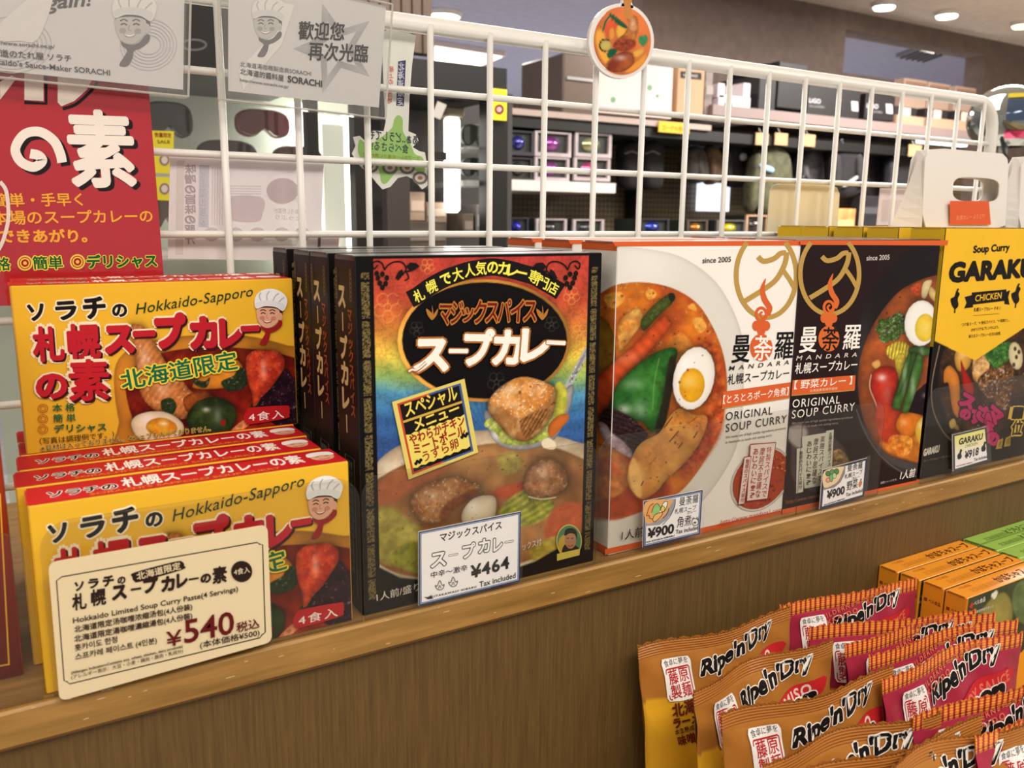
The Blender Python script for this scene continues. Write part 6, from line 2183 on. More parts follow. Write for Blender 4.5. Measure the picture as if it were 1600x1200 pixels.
mb = MB(); r = R(-80, 60, 486, 430, 1.142); mb.box(r[0], r[1], 1.1405, 1.1445, -.2, f0[2], GLS); mb.build('glass_pane', dc, off=o)
pl = front(1.1398, 0, 0, o)
P = Print(pl, 1e-4)
P.ring(303, 70, 19, 8, 3.2, (120, 120, 122)); P.build('oval_emblem', dc)
mb = MB(); r = R(507, 195, 540, 430, 1.34); mb.box(r[0], r[1], 1.34, 1.344, -.3, r[3], M('frosted_side_glass', (196, 204, 192), .5)); mb.build('frosted_panel', dc, off=o)


def goggles(px, py, w_px, h_px, y, lens_c, frame_c, label, group, dome=.35, rough=.08, base=False):
    c = at(px, py, y=y)
    w_ = at(px + w_px / 2, py, y=y)[0] - at(px - w_px / 2, py, y=y)[0]
    h = at(px, py - h_px / 2, y=y)[2] - at(px, py + h_px / 2, y=y)[2]
    loc_ = (c[0], y, c[2] - h / 2)
    rt = root('ski_goggles', label, 'ski goggles', loc_, group)
    out = []
    for i in range(40):
        a = 2 * math.pi * i / 40
        ca, sa = math.cos(a), math.sin(a)
        x = w_ / 2 * math.copysign(abs(ca) ** .6, ca); z = h / 2 * math.copysign(abs(sa) ** .7, sa)
        if sa < 0:
            z += h * .34 * math.exp(-(x / (w_ * .13)) ** 2)
        out.append((x, z))
    LM = M('mirror_lens', lens_c, rough, metal=.5, spec=1.0, coat=1.0)
    FM = M('goggle_frame_plastic', frame_c, .35, coat=.4)
    V = []
    for k in range(7):
        s = 1 - k / 6
        V.append([(x * s * .93, -dome * w_ * .35 * (1 - (x * s / (w_ / 2)) ** 2 * .9) - .004, h / 2 + (z * s * .90) + (1 - s) * h * .04) for x, z in out])
    mb = MB()
    vs = [p for rr in V for p in rr]
    fs = [(k * 40 + i, k * 40 + (i + 1) % 40, (k + 1) * 40 + (i + 1) % 40, (k + 1) * 40 + i) for k in range(6) for i in range(40)]
    mb.add(vs, fs, LM); mb.build('lens', rt, True)
    mb = MB()
    pr = [(1.02, .012), (1.03, -.25 * 0 + .0), (.99, -.3), (.90, -.32)]
    vs = []
    for s, dd in pr:
        for x, z in out:
            yy = (-dome * w_ * .35 * (1 - (x / (w_ / 2)) ** 2 * .9)) * (1 if dd < 0 else .35) + (0.012 if dd > 0 else 0)
            vs.append((x * s, yy, h / 2 + z * s))
    fs = [(k * 40 + i, k * 40 + (i + 1) % 40, (k + 1) * 40 + (i + 1) % 40, (k + 1) * 40 + i) for k in range(3) for i in range(40)]
    mb.add(vs, fs, FM); mb.build('frame', rt, True)
    mb = MB()
    for k in range(12):
        a0 = math.pi * k / 12; a1 = math.pi * (k + 1) / 12
        x0, x1 = w_ * .5 * math.cos(a0), w_ * .5 * math.cos(a1)
        y0_, y1_ = .012 + w_ * .28 * math.sin(a0), .012 + w_ * .28 * math.sin(a1)
        mb.add([(x0, y0_, h * .35), (x1, y1_, h * .35), (x1, y1_, h * .65), (x0, y0_, h * .65)], [(0, 1, 2, 3)], FM)
    mb.build('strap', rt)
    if base:
        mb = MB(); mb.box(-w_ * .08, w_ * .08, 0, .02, -h * .2, h * .1, M('clear_stand', (200, 200, 196), .2)); mb.build('stand', rt)
    return rt


CG = 'ski goggles in the pale case'
goggles(262, 188, 78, 56, 1.30, (40, 22, 14), (34, 26, 22), 'dark amber ski goggles above the yellow leaflets in the pale case', CG)
goggles(411, 194, 82, 44, 1.30, (110, 14, 24), (120, 30, 44), 'red ski goggles in the pale case, below the star card holder', CG)
goggles(356, 245, 92, 50, 1.30, (60, 14, 16), (50, 30, 30), 'dark red ski goggles half hidden by the pale poster, left of the light', CG)
goggles(466, 252, 76, 46, 1.30, (90, 24, 26), (60, 30, 30), 'reddish ski goggles half hidden by the pale poster, nearest the lit tube', CG)
goggles(258, 330, 60, 60, 1.30, (90, 60, 50), (60, 40, 36), 'brown ski goggles beside the lower edge of the red poster', CG)
for i, (y0_, y1_) in enumerate(((204, 272), (276, 314))):
    rt, pl = slab('yellow_leaflet', ['upper yellow leaflet with a small picture, in the pale case', 'lower yellow leaflet hanging under the other, in the pale case'][i], 'leaflet', [(236, y0_), (272, y0_ + 1), (270, y1_), (238, y1_ - 2)], 1.12, .001, M('yellow_leaflet_paper', (236, 222, 40), .5), 'sheet', 'yellow leaflets')
    P = Print(pl, 2e-4); P.k = 3e-4
    P.ell(257, (y0_ + y1_) / 2 + 12 - 12 * i, 8, 9, (150, 120, 130)); P.ell(257, (y0_ + y1_) / 2 + 12 - 12 * i, 5, 6, (226, 214, 206))
    if not i: P.text('数量限定', (242, 214), (268, 215), 7, (150, 40, 40), b=.03); P.text('SALE', (246, 224), (266, 224), 5, (70, 60, 30), lat=True)
    P.build('leaflet_print', rt)

# vertical slatted cladding above the second case
cl = root('slat_cladding', 'brown vertical board cladding above the second display case', 'cladding', (.95, 1.7, .45))
mb = None
r = R(560, -20, 677, 86, 1.7)
n = 7; wd = (r[1] - r[0]) / n
WD = wood_mat('brown_slat_wood', (70, 54, 42), (98, 78, 62), (30, 30, 2), 4, .6, .1)
f = None
for i in range(n):
    if f is None:
        mb = MB(); mb.box(0, wd * .90, 0, .02, 0, r[3] - r[2] + .25, WD, .002); f = mb.build('board', cl); o_ = f
    else:
        o_ = f.copy(); COL.objects.link(o_)
    o_.location = (r[0] + wd * i - .95, 0, r[2] - .45 + .01)
mb = MB(); mb.box(r[0], r[1], 1.721, 1.73, r[2] + .01, r[3] + .13, BRN_); mb.build('backing', cl, off=(.95, 1.7, .45))

# second, dark case in the middle
o = (1.1, 1.5, -1.15)
dk = root('display_case', 'dark display case with a bright vertical tube and small goggles, centre of the background', 'display case', o)
r = R(628, 98, 792, 146, 1.5); mb = MB(); mb.box(r[0], r[1], 1.5, 1.85, r[2], r[3], BKF); mb.build('top_fascia', dk, off=o); ft = r
mb = MB(); r = R(628, 100, 800, 400, 1.86); mb.box(r[0] - .1, r[1], 1.86, 1.88, -1.1499, ft[3], M('dark_case_back', (60, 58, 56), .7)); mb.build('back_panel', dk, off=o)
mb = MB(); r = R(767, 120, 793, 400, 1.5); mb.box(r[0], r[1], 1.5, 1.56, -1.1499, ft[2], BKF); mb.build('corner_post', dk, off=o)
mb = MB(); r = R(604, 140, 640, 400, 1.5); mb.box(r[0], r[1], 1.5, 1.53, -1.1499, ft[2], BRN_); mb.build('corner_post', dk, off=o)
mb = MB(); r = R(700, 182, 721, 332, 1.62); mb.box(r[0], r[1], 1.62, 1.65, r[2], r[3], TUBE, .008); mb.build('light_tube', dk, off=o)
mb = MB(); r = R(698, 168, 724, 183, 1.62); mb.box(r[0], r[1], 1.61, 1.66, r[2], r[3], M('tube_socket', (170, 160, 140), .5), .004); mb.build('tube_socket', dk, off=o)
for a in (232, 283):
    mb = MB(); r = R(718, a, 766, a + (3 if a < 250 else 9), 1.6); mb.box(r[0], r[1], 1.56, 1.84, r[2], r[3], M('case_glass_shelf', (170, 176, 172), .2)); mb.build('glass_shelf', dk, off=o)
mb = MB(); r = R(706, 128, 770, 150, 1.58); mb.box(r[0], r[1], 1.58, 1.6, r[2], r[3], M('warm_slatwall', (186, 168, 152), .6, noise=.1)); mb.build('slatted_header', dk, off=o)
mb = MB(); r = R(640, 215, 698, 236, 1.6); mb.box(r[0], r[1], 1.6, 1.84, r[2] - .02, r[2], BRN_); mb.build('inner_shelf', dk, off=o)
goggles(742, 212, 40, 34, 1.62, (90, 90, 84), (40, 36, 34), 'clear lensed goggles on the upper glass shelf beside the bright tube', 'goggles in the dark case', rough=.03)
goggles(742, 262, 40, 30, 1.62, (70, 84, 80), (40, 36, 34), 'grey lensed goggles on the lower glass shelf beside the bright tube', 'goggles in the dark case', rough=.03)
rt, _ = single('yellow_sticker', 'yellow sale sticker on the dark post of the middle case', 'sticker', R(768, 139, 792, 188, 1.49), 1.490, 1.4945, M('sticker_yellow', (236, 216, 40), .5), 'sheet', bev=.0005)
P = Print(front(1.490, 0, 0, tuple(rt.location)), 3e-4)
P.ell(780, 171, 7.5, 8, (120, 50, 50)); P.ell(780, 171, 4, 4, (200, 170, 170)); P.text('お買得', (770, 158), (791, 158), 7, (150, 110, 30), b=.02)
P.build('sticker_print', rt)
rt, pl = slab('tilted_price_tag', 'small pale tag hanging at a tilt in the dark case', 'tag', [(684, 158), (698, 164), (688, 187), (675, 181)], 1.495, .002, M('tag_card', (176, 170, 164), .5), 'sheet')
# small stock at the bottom of the dark case
for i, (a, b, c, d, col, lb) in enumerate(((640, 300, 664, 345, (196, 170, 150), 'pinkish carton at the foot of the dark case'), (666, 316, 698, 350, (150, 130, 112), 'brown carton at the foot of the dark case, left of the tube'),
                           (724, 334, 740, 372, (110, 96, 84), 'slim brown carton at the foot of the dark case, right of the tube'), (744, 320, 764, 372, (130, 126, 124), 'grey carton at the foot of the dark case beside the black post'), (628, 346, 698, 392, (96, 84, 74), 'low wide dark carton at the foot of the dark case'))):
    r = R(a, b, c, d, 1.66)
    rt, o_ = single('stock_carton', lb, 'carton', r, 1.66, 1.78, M('stock_card', col, .5, noise=.15), 'carton_body', 'small cartons in the dark case')
    bx((r[0] + .004, r[1] - .004, r[2] + (r[3] - r[2]) * .35, r[3] - (r[3] - r[2]) * .3), 1.658, 1.6598, M('stock_band', tuple(min(255, v + 50) for v in col), .5)).build('paper_band', rt, off=o_)
mb = MB(); r = R(600, 340, 800, 346, 1.56); o = tuple(dk.location); mb.box(r[0], r[1], 1.60, 1.86, at(700, 394, y=1.62)[2] - .03, at(700, 394, y=1.62)[2] - .012, BRN_); mb.build('lower_shelf', dk, off=o)

# long wall shelving
WY = 2.15
o = (2.4, WY, -1.15)
ws = root('wall_shelving', 'long dark wall shelving with wire mesh backs, goggle boxes and clothes, behind the grid', 'shelving', o)


def mesh_mat(name, c1, c2, s):
    m = bpy.data.materials.new(name); m.use_nodes = True; nt = m.node_tree; b = nt.nodes['Principled BSDF']
    tc = nt.nodes.new('ShaderNodeTexCoord'); mp = nt.nodes.new('ShaderNodeMapping'); mp.inputs['Rotation'].default_value = (math.pi / 2, 0, 0)
    br = nt.nodes.new('ShaderNodeTexBrick'); br.offset = 0; br.inputs['Scale'].default_value = s
    br.inputs['Color1'].default_value = rgb(c1); br.inputs['Color2'].default_value = rgb(c1); br.inputs['Mortar'].default_value = rgb(c2)
    br.inputs['Mortar Size'].default_value = .06; br.inputs['Brick Width'].default_value = .5; br.inputs['Row Height'].default_value = .5
    nt.links.new(tc.outputs['Object'], mp.inputs[0]); nt.links.new(mp.outputs[0], br.inputs['Vector']); nt.links.new(br.outputs[0], b.inputs['Base Color'])
    return m


MSH = mesh_mat('mesh_backed_panel', (112, 94, 66), (60, 50, 40), 24)
mb = MB(); r = R(790, 200, 1440, 375, 2.5); mb.box(r[0], r[1] + .4, 2.52, 2.54, -1.1499, at(1000, 178, y=2.5)[2], MSH); mb.build('mesh_back', ws, off=o)
zb = at(1000, 186, y=WY)[2]
x0 = at(790, 180, y=WY)[0]; xm = at(1112, 186, y=WY)[0]; x1 = at(1545, 200, y=WY)[0]
mb = MB(); mb.box(x0, xm, WY, 2.51, zb - .02, zb, M('shelf_light_edge', (180, 160, 150), .5)); mb.build('top_board', ws, off=o)
mb = MB(); mb.box(x0, x1, WY + .012, 2.51, zb - .058, zb - .0205, BKF); mb.build('shadow_strip', ws, off=o)  # black strip added for the shade below the top boards
zt2 = at(1300, 182, y=WY)[2]
mb = MB(); mb.box(xm + .004, x1, WY, 2.51, zt2 - .04, zt2, M('shelf_pink_edge', (140, 122, 118), .45)); mb.build('top_board', ws, off=o)
zc = at(870, 283, y=WY)[2]; xc = at(962, 290, y=WY)[0]
mb = MB(); mb.box(x0, xc, WY, 2.51, zc - .035, zc, M('white_shelf_paint', (232, 220, 214), .4)); mb.build('white_shelf', ws, off=o)
zd = at(900, 371, y=WY)[2]
mb = MB(); mb.box(x0, x1, WY, 2.51, zd - .03, zd, BRN_); mb.build('lower_shelf', ws, off=o)
for px in (792, 1066, 1300, 1440):
    xx = at(px, 250, y=WY + .02)[0]
    mb = MB(); mb.box(xx, xx + .03, 2.44, 2.51, -1.1499, zb - .12, BKF); mb.build('upright', ws, off=o)
LED = M('cool_strip_light', (225, 235, 255), .5, emit=4.0)
for a, b, c, d in ((1312, 199, 1392, 206), (1440, 214, 1512, 226)):
    mb = MB(); r = R(a, b, c, d, WY + .05); mb.box(r[0], r[1], WY + .05, WY + .08, r[2], r[3], LED); mb.build('strip_light', ws, off=o)
mb = MB(); r = R(1093, 286, 1140, 330, 2.49); mb.box(r[0], r[1], 2.49, 2.51, r[2], r[3], M('cool_lit_panel', (222, 230, 250), .5, emit=1.6)); mb.build('lit_panel', ws, off=o)
mb = MB(); hz = at(1200, 226, y=2.3)[2]; xa = at(1066, 226, y=2.3)[0]; xb = at(1500, 226, y=2.3)[0]
mb.tube([(xa, 2.3, hz), (xb, 2.3, hz)], .010, CHR, 10); mb.build('hanging_rail', ws, off=o)

# goggle boxes
GB = 'boxed goggles on the white shelf'
GLN = [(150, 60, 150), (170, 170, 120), (140, 60, 140), (190, 70, 120), (60, 60, 150), (70, 70, 66)]


def gogbox(a, b, c, d, y, lens, label, group, card=(188, 174, 178)):
    r = R(a, b, c, d, y)
    o_ = ((r[0] + r[1]) / 2, y, r[2])
    rt = root('goggle_box', label, 'goggle box', o_, group)
    w_ = (r[1] - r[0]) / 2; h = r[3] - r[2]
    cm = M('goggle_box_card', card, .5, noise=.1); im = M('goggle_box_inside', (44, 48, 44), .5)
    t = w_ * .16
    mb = MB(); mb.box(-w_, w_, .012, .16, 0, h, im); mb.build('inner_tray', rt)
    mb = MB(); mb.box(-w_, -w_ + t, 0, .0118, 0, h, cm, .001); mb.box(w_ - t, w_, 0, .0118, 0, h, cm, .001)
    mb.box(-w_ + t, w_ - t, 0, .0118, 0, h * .16, cm, .001); mb.box(-w_ + t, w_ - t, 0, .0118, h * .93, h, cm, .001)
    mb.build('window_frame', rt)
    lm = M('iridescent_lens', lens, .1, metal=.6, coat=1.0)
    mb = MB()
    vs = []; N = 18
    for k in range(6):
        s = 1 - k / 5
        for i in range(N):
            aa = 2 * math.pi * i / N
            vs.append((-w_ * .05 + w_ * .5 * s * math.cos(aa), -.003 - .02 * (1 - s * s) + .014, h * .52 + h * .3 * s * math.sin(aa)))
    mb.add(vs, [(k * N + i, k * N + (i + 1) % N, (k + 1) * N + (i + 1) % N, (k + 1) * N + i) for k in range(5) for i in range(N)], lm)
    mb.build('goggle_lens', rt, True)
    return rt


gogbox(836, 206, 893, 245, WY + .02, GLN[0], 'boxed purple goggles, upper one of the left pair on the white shelf', GB)
gogbox(836, 246, 890, 283, WY + .02, GLN[2], 'boxed violet goggles, lower one of the left pair on the white shelf', GB)
gogbox(899, 208, 956, 246, WY + .02, GLN[1], 'boxed yellowish goggles, upper one of the right pair on the white shelf', GB)
gogbox(897, 247, 954, 283, WY + .02, GLN[3], 'boxed pink goggles, lower one of the right pair on the white shelf', GB)
gogbox(792, 204, 834, 243, WY + .02, GLN[4], 'black boxed blue goggles, upper one beside the dark post', GB, card=(56, 52, 60))
gogbox(792, 246, 832, 283, WY + .02, GLN[5], 'black boxed grey goggles, lower one beside the dark post', GB, card=(48, 46, 48))
GL = 'boxed goggles on the lower shelf'
gogbox(794, 340, 826, 370, WY + .02, (50, 60, 190), 'dark boxed blue goggles at the left of the lower shelf', GL, card=(44, 40, 60))
gogbox(838, 342, 886, 370, WY + .02, (50, 50, 52), 'pale boxed black goggles on the lower shelf, second from the left', GL)
gogbox(896, 343, 944, 370, WY + .02, (60, 62, 70), 'pale boxed dark goggles on the lower shelf, third from the left', GL)
gogbox(1000, 342, 1046, 368, WY + .02, (40, 60, 180), 'black boxed blue goggles in the middle of the lower shelf', GL, card=(36, 34, 40))
gogbox(1074, 344, 1106, 368, WY + .02, (196, 120, 30), 'boxed orange goggles on the lower shelf', GL, card=(90, 76, 66))
gogbox(1120, 344, 1166, 370, WY + .02, (230, 210, 30), 'boxed bright yellow goggles on the lower shelf', GL, card=(96, 92, 90))
gogbox(1166, 336, 1200, 370, WY + .02, (60, 50, 46), 'brown boxed dark goggles beside the cream card', GL, card=(190, 150, 120))

# boxes on the top boards
TG = 'boxes on the top board'
rt, o_ = single('steel_locker', 'brownish steel box on the top board beside the white carton', 'box', R(880, 84, 930, 180, WY + .02), WY + .02, WY + .3, M('warm_steel', (120, 106, 96), .3, metal=.5), 'box_body', TG, .006)
mb = MB(); r = R(880, 84, 930, 180, WY + .02); mb.box(r[0] + .01, r[1] - .01, WY + .012, WY + .0195, r[3] - .09, r[3] - .08, CHR); mb.build('door_pull', rt, off=o_)
r = R(934, 98, 1051, 181, WY + .02)
rt, o_ = single('white_carton', 'white pinkish carton with small green marks on the top board', 'carton', r, WY + .02, WY + .3, M('white_carton_card', (222, 206, 200), .6), 'carton_body', TG)
P = Print(front(WY + .02, 0, 0, o_), 5e-4)
for x, y, s in ((958, 156, 4), (1015, 137, 4), (1027, 150, 2.5), (972, 168, 2)): P.ell(x, y, s, s * 1.2, (120, 166, 130))
P.build('green_print', rt)
rt, o_ = single('kraft_carton', 'brown kraft carton with a dark window on the top board', 'carton', R(1058, 106, 1100, 183, WY + .02), WY + .02, WY + .3, M('kraft_card', (190, 150, 112), .6), 'carton_body', TG)
P = Print(front(WY + .02, 0, 0, o_), 5e-4); P.poly([(1063, 111), (1096, 114), (1096, 125), (1063, 122)], (50, 46, 46)); P.text('HANDMADE', (1068, 119), (1090, 121), 4, (200, 196, 190), lat=True); P.build('dark_label', rt)
rt, o_ = single('grey_photo_carton', 'dark grey picture carton between the kraft carton and the red striped one', 'carton', R(1101, 112, 1113, 182, WY + .02), WY + .02, WY + .2, M('grey_photo_card', (120, 104, 98), .5, noise=.3), 'carton_body', TG)
bx(R(1103, 134, 1114, 148, WY + .02), WY + .018, WY + .0198, M('photo_panel', (150, 140, 132), .5)).build('photo_panel', rt, off=o_)
rt, o_ = single('open_display_carton', 'white open fronted carton with a red stripe on the top board', 'carton', R(1122, 150, 1172, 192, WY + .02), WY + .02, WY + .25, M('white_red_card', (226, 214, 220), .5), 'carton_body', TG)
mb = MB(); r = R(1122, 130, 1132, 152, WY + .02); r2 = R(1162, 130, 1172, 152, WY + .02); r3 = R(1126, 150, 1168, 152, WY + .02)
mb.box(r[0], r[1], WY + .02, WY + .25, r[2], r[3], M('white_red_card', (226, 214, 220), .5)); mb.build('raised_side', rt, off=o_); mb = MB(); mb.box(r2[0], r2[1], WY + .02, WY + .25, r2[2], r2[3], M('white_red_card', (226, 214, 220), .5)); mb.build('raised_side', rt, off=o_)
P = Print(front(WY + .02, 0, 0, o_), 5e-4); P.poly([(1128, 168), (1166, 171), (1166, 178), (1128, 174)], (206, 70, 80)); P.poly([(1132, 160), (1144, 161), (1144, 184), (1132, 183)], (50, 46, 48)); P.build('red_stripe', rt)
for i, (a, b, c, d, col, lb) in enumerate(((1186, 118, 1212, 176, (16, 14, 14), 'tall black carton on the raised board, left of the lettered black one'), (1216, 98, 1260, 170, (17, 15, 15), 'large black carton leaning on the raised board'), (1262, 128, 1344, 184, (28, 25, 26), 'wide black carton with pale lettering on the raised board'), (1352, 148, 1398, 188, (30, 26, 28), 'smaller black carton with pale lettering on the raised board'))):
    rt, o_ = single('black_carton', lb, 'carton', R(a, b, c, d, WY + .02 + .004 * i), WY + .02 + .004 * i, WY + .3, M('black_card', col, .5), 'carton_body', 'black cartons on the raised board')
    P = Print(front(WY + .02 + .004 * i, 0, 0, o_), 5e-4)
    if i >= 2:
        P.text('LiGO', (a + 2, 160 + (i - 2) * 8), (a + 20, 162 + (i - 2) * 8), 7, (200, 196, 200), lat=True, b=.02)
        P.text('GAS LANTERN', (a + 2, 167 + (i - 2) * 8), (a + 26, 169 + (i - 2) * 8), 3, (150, 146, 150), lat=True)
        P.poly([(c - 14, d - 26), (c - 4, d - 25), (c - 3, d - 10), (c - 13, d - 11)], (206, 196, 200))
    else:
        P.stroke([(a + 4, b + 12), (c - 4, b + 14)], 1, (70, 66, 66), smooth=False)
    P.build('pale_print', rt)
for i, a in enumerate((1402, 1450, 1497)):
    bb = 168 + i * 3.4
    r = R(a, bb - 2, a + (43 if i < 2 else 34), bb + 28, WY + .03)
    r = (r[0], r[1], zt2 + .0005, r[3])
    rt, o_ = single('wooden_tray', ['left wooden tray of small cards on the raised board', 'middle wooden tray of small cards on the raised board', 'right wooden tray of small cards on the raised board'][i], 'tray', (r[0], r[1], r[2], r[2] + (r[3] - r[2]) * .5), WY + .03, WY + .28, M('tray_wood', (186, 148, 122), .5), 'tray_box', 'wooden trays on the raised board')
    bx((r[0] + .02, r[1] - .02, r[2] + (r[3] - r[2]) * .52, r[3]), WY + .06, WY + .25, M('tray_black_goods', (40, 34, 36), .5)).build('black_goods', rt, off=o_)
    mb = MB(); mb.box(r[0] + (r[1] - r[0]) * .35, r[0] + (r[1] - r[0]) * .62, WY + .052, WY + .058, r[2] + (r[3] - r[2]) * .45, r[3] - .005, M('small_card', (226, 196, 182), .5)); mb.build('small_card', rt, off=o_)
for i, a in enumerate((1412, 1450, 1492)):
    r = R(a, 124 + i * 6, a + 36 - 2 * i, 160 + i * 5, WY + .30)
    r = (r[0], r[1], zt2 + .0005, r[3])
    rt, o_ = single('pale_carton', ['left pale pinkish carton behind the wooden trays', 'middle pale pinkish carton behind the wooden trays', 'right pale pinkish carton behind the wooden trays'][i], 'carton', r, WY + .30, WY + .36, M('pale_pink_card', (206, 176, 156), .6), 'carton_body', 'pale cartons behind the trays')
    bx((r[0] + .01, r[1] - .01, r[3] - .03, r[3] - .012), WY + .298, WY + .2998, M('carton_tape', (170, 130, 110), .5)).build('tape', rt, off=o_)
rt, o_ = single('yellow_shelf_label', 'yellow shelf label hanging from the top board', 'label', R(1030, 191, 1078, 208, WY - .01), WY - .008, WY - .003, M('yellow_label_card', (240, 190, 40), .5), 'label_card', bev=.001)
P = Print(front(WY - .008, 0, 0, o_), 5e-4); P.text('ゴーグル各種', (1034, 203), (1072, 206), 8, (180, 120, 20), b=.03); P.build('label_print', rt)


# hanging bags and clothes
def puff(rt, name, pts, y, depth, mat, off):
    """rounded body from an outline given in photo pixels"""
    P_ = [at(x, yy, y=y) for x, yy in catmull(pts, True, 3)]
    c = np.mean(P_, 0)
    N = len(P_)
    rings = [(.86, depth), (1.0, depth * .5), (1.0, depth * -.5 * 0), (.93, -depth * .35), (.75, -depth * .5), (.4, -depth * .56)]
    vs = []
    for s, dy in rings:
        for p in P_:
            q = c + (p - c) * s
            vs.append((q[0] - off[0], y + dy - off[1], q[2] - off[2]))
    fs = [(k * N + i, k * N + (i + 1) % N, (k + 1) * N + (i + 1) % N, (k + 1) * N + i) for k in range(len(rings) - 1) for i in range(N)]
    fs += [list(range(N))[::-1], [(len(rings) - 1) * N + i for i in range(N)]]
    mb = MB(); mb.add(vs, fs, mat)
    return mb.build(name, rt, True)


def hook(rt, x, y, z0, z1, off):
    mb = MB(); mb.tube([(x, y, z0), (x, y, z1 - .012), (x + .012, y, z1 + .004), (x + .004, y, z1 + .014), (x - .008, y, z1 + .006)], .0035, CHR, 6)
    mb.build('hanger_hook', rt, off=off)


def garment(pts, y, col, label, group, name='jacket', cat='jacket', sleeves=None, trim=None, tcol=(150, 190, 220)):
    xs_ = [p[0] for p in pts]; ys_ = [p[1] for p in pts]
    cx = (min(xs_) + max(xs_)) / 2
    off = tuple(at(cx, max(ys_), y=y))
    rt = root(name, label, cat, off, group)
    m = M('fabric_%02x%02x%02x' % col, col, .85, noise=.25, nscale=30)
    puff(rt, 'body', pts, y, .05, m, off)
    if name == 'jacket' and not sleeves:
        x0_, x1_, t_, b_ = min(xs_), max(xs_), min(ys_), max(ys_)
        m2 = M('fabric_%02x%02x%02x' % tuple(v + 14 for v in col), tuple(v + 14 for v in col), .85, noise=.25, nscale=30)
        for k_, q_ in ((x0_ + 3, -2), (x1_ - 8, 3)):
            puff(rt, 'sleeve', [(k_, t_ + 20), (k_ + 7, t_ + 16), (k_ + 9, t_ + 50), (k_ + 6 + q_, b_ - 12), (k_ - 1 + q_, b_ - 14), (k_ - 1, t_ + 46)], y - .03, .03, m2, off)
    for s in (sleeves or []):
        puff(rt, 'sleeve', s, y - .012, .04, m, off)
    if trim:
        puff(rt, 'trim', trim, y - .036, .01, M('trim_%02x%02x%02x' % tcol, tcol, .7), off)
    t = at(cx, min(ys_), y=y)
    hook(rt, t[0], y + .03, t[2] - .01, max(hz + .012, t[2] + .01), off)
    return rt, off


BGp = 'black cases hanging by the mesh'
for i, (a, b) in enumerate(((972, 1003), (1004, 1035))):
    rt, off = garment([(a + 1, 226), (a + 10, 221), (a + 15, 217), (a + 20, 221), (b - 2, 227), (b - 2, 270), (b - 4, 293), (a + 16, 297), (a + 3, 292), (a + 1, 260)], 2.32, (26, 24, 26), ['left black rounded case hanging below the top board', 'right black rounded case hanging below the top board'][i], BGp, 'hanging_case', 'case')
    mb = MB(); mb.tube([tuple(at(a + 4, 240, y=2.26)), tuple(at(a + 16, 236, y=2.255)), tuple(at(b - 4, 241, y=2.26))], .003, M('zip_metal', (90, 88, 88), .4), 5); mb.build('zip', rt, off=off)
JG = 'clothes hanging on the rail'
garment([(1076, 236), (1086, 228), (1098, 236), (1104, 262), (1100, 284), (1080, 284), (1072, 268)], 2.30, (60, 54, 50), 'grey brown gloves bundle hanging at the left end of the rail', JG, 'glove_bundle', 'gloves', [[(1086, 240), (1094, 238), (1096, 272), (1088, 276)]])
garment([(1104, 238), (1112, 228), (1122, 236), (1126, 266), (1118, 286), (1106, 284)], 2.31, (96, 72, 52), 'brown gloves bundle hanging beside the grey one', JG, 'glove_bundle', 'gloves', [[(1108, 242), (1114, 240), (1114, 272), (1108, 276)]])
garment([(1098, 226), (1116, 214), (1134, 214), (1150, 222), (1140, 238), (1118, 232)], 2.42, (150, 152, 176), 'pale grey striped cap on top of the hanging gloves', JG, 'cap', 'cap')
garment([(1132, 232), (1146, 222), (1160, 222), (1174, 236), (1178, 262), (1170, 290), (1138, 290), (1130, 262)], 2.33, (34, 30, 32), 'black jacket with a pale tag hanging left of the olive one', JG, trim=[(1158, 240), (1166, 240), (1166, 250), (1158, 250)], tcol=(206, 196, 200))
garment([(1182, 246), (1192, 232), (1206, 224), (1222, 232), (1232, 248), (1234, 290), (1220, 330), (1200, 336), (1186, 330), (1180, 290)], 2.21, (76, 76, 54), 'olive jacket with a light blue band hanging on the rail', JG, sleeves=[[(1178, 250), (1188, 244), (1188, 300), (1176, 330), (1168, 320)]], trim=[(1189, 256), (1208, 262), (1207, 270), (1189, 263)])
garment([(1226, 246), (1236, 236), (1248, 244), (1250, 290), (1244, 312), (1228, 312)], 2.41, (32, 30, 32), 'narrow black jacket hanging right of the olive one', JG)
garment([(1252, 246), (1264, 234), (1280, 234), (1292, 248), (1294, 288), (1256, 290), (1250, 270)], 2.30, (84, 82, 86), 'grey hooded jacket hanging in the middle of the rail', JG)
garment([(1300, 240), (1312, 226), (1330, 226), (1344, 240), (1346, 300), (1304, 304)], 2.20, (30, 28, 30), 'black jacket with a pale diagonal stripe, right of the grey one', JG, trim=[(1318, 290), (1340, 274), (1341, 278), (1322, 292)], tcol=(170, 166, 166))
garment([(1344, 240), (1354, 228), (1368, 228), (1378, 242), (1380, 310), (1348, 312)], 2.34, (38, 36, 38), 'plain black jacket, second from the right on the rail', JG)
garment([(1386, 244), (1398, 232), (1416, 232), (1430, 246), (1432, 306), (1390, 308)], 2.24, (28, 28, 32), 'plain black jacket, rightmost on the rail', JG)
for i, (a, b) in enumerate(((1181, 208), (1211, 208), (1254, 210), (1420, 226))):
    rt, o_ = single('hang_tag', ['kraft hang tag above the olive jacket', 'second kraft hang tag right of the olive jacket', 'kraft hang tag above the grey jacket', 'kraft hang tag at the right end of the rail'][i], 'tag', R(a, b, a + 20, b + 19, 2.15), 2.15, 2.154, M('kraft_tag', (200, 156, 112), .6), 'tag_card', 'kraft hang tags', .0008)
    c = at(a + 10, b, y=2.15); mb = MB(); mb.tube([(c[0], 2.152, c[2] - .004), (c[0], 2.17, c[2] + .02)], .0012, M('tag_string', (220, 210, 190), .8), 5); mb.build('tag_string', rt, off=o_)
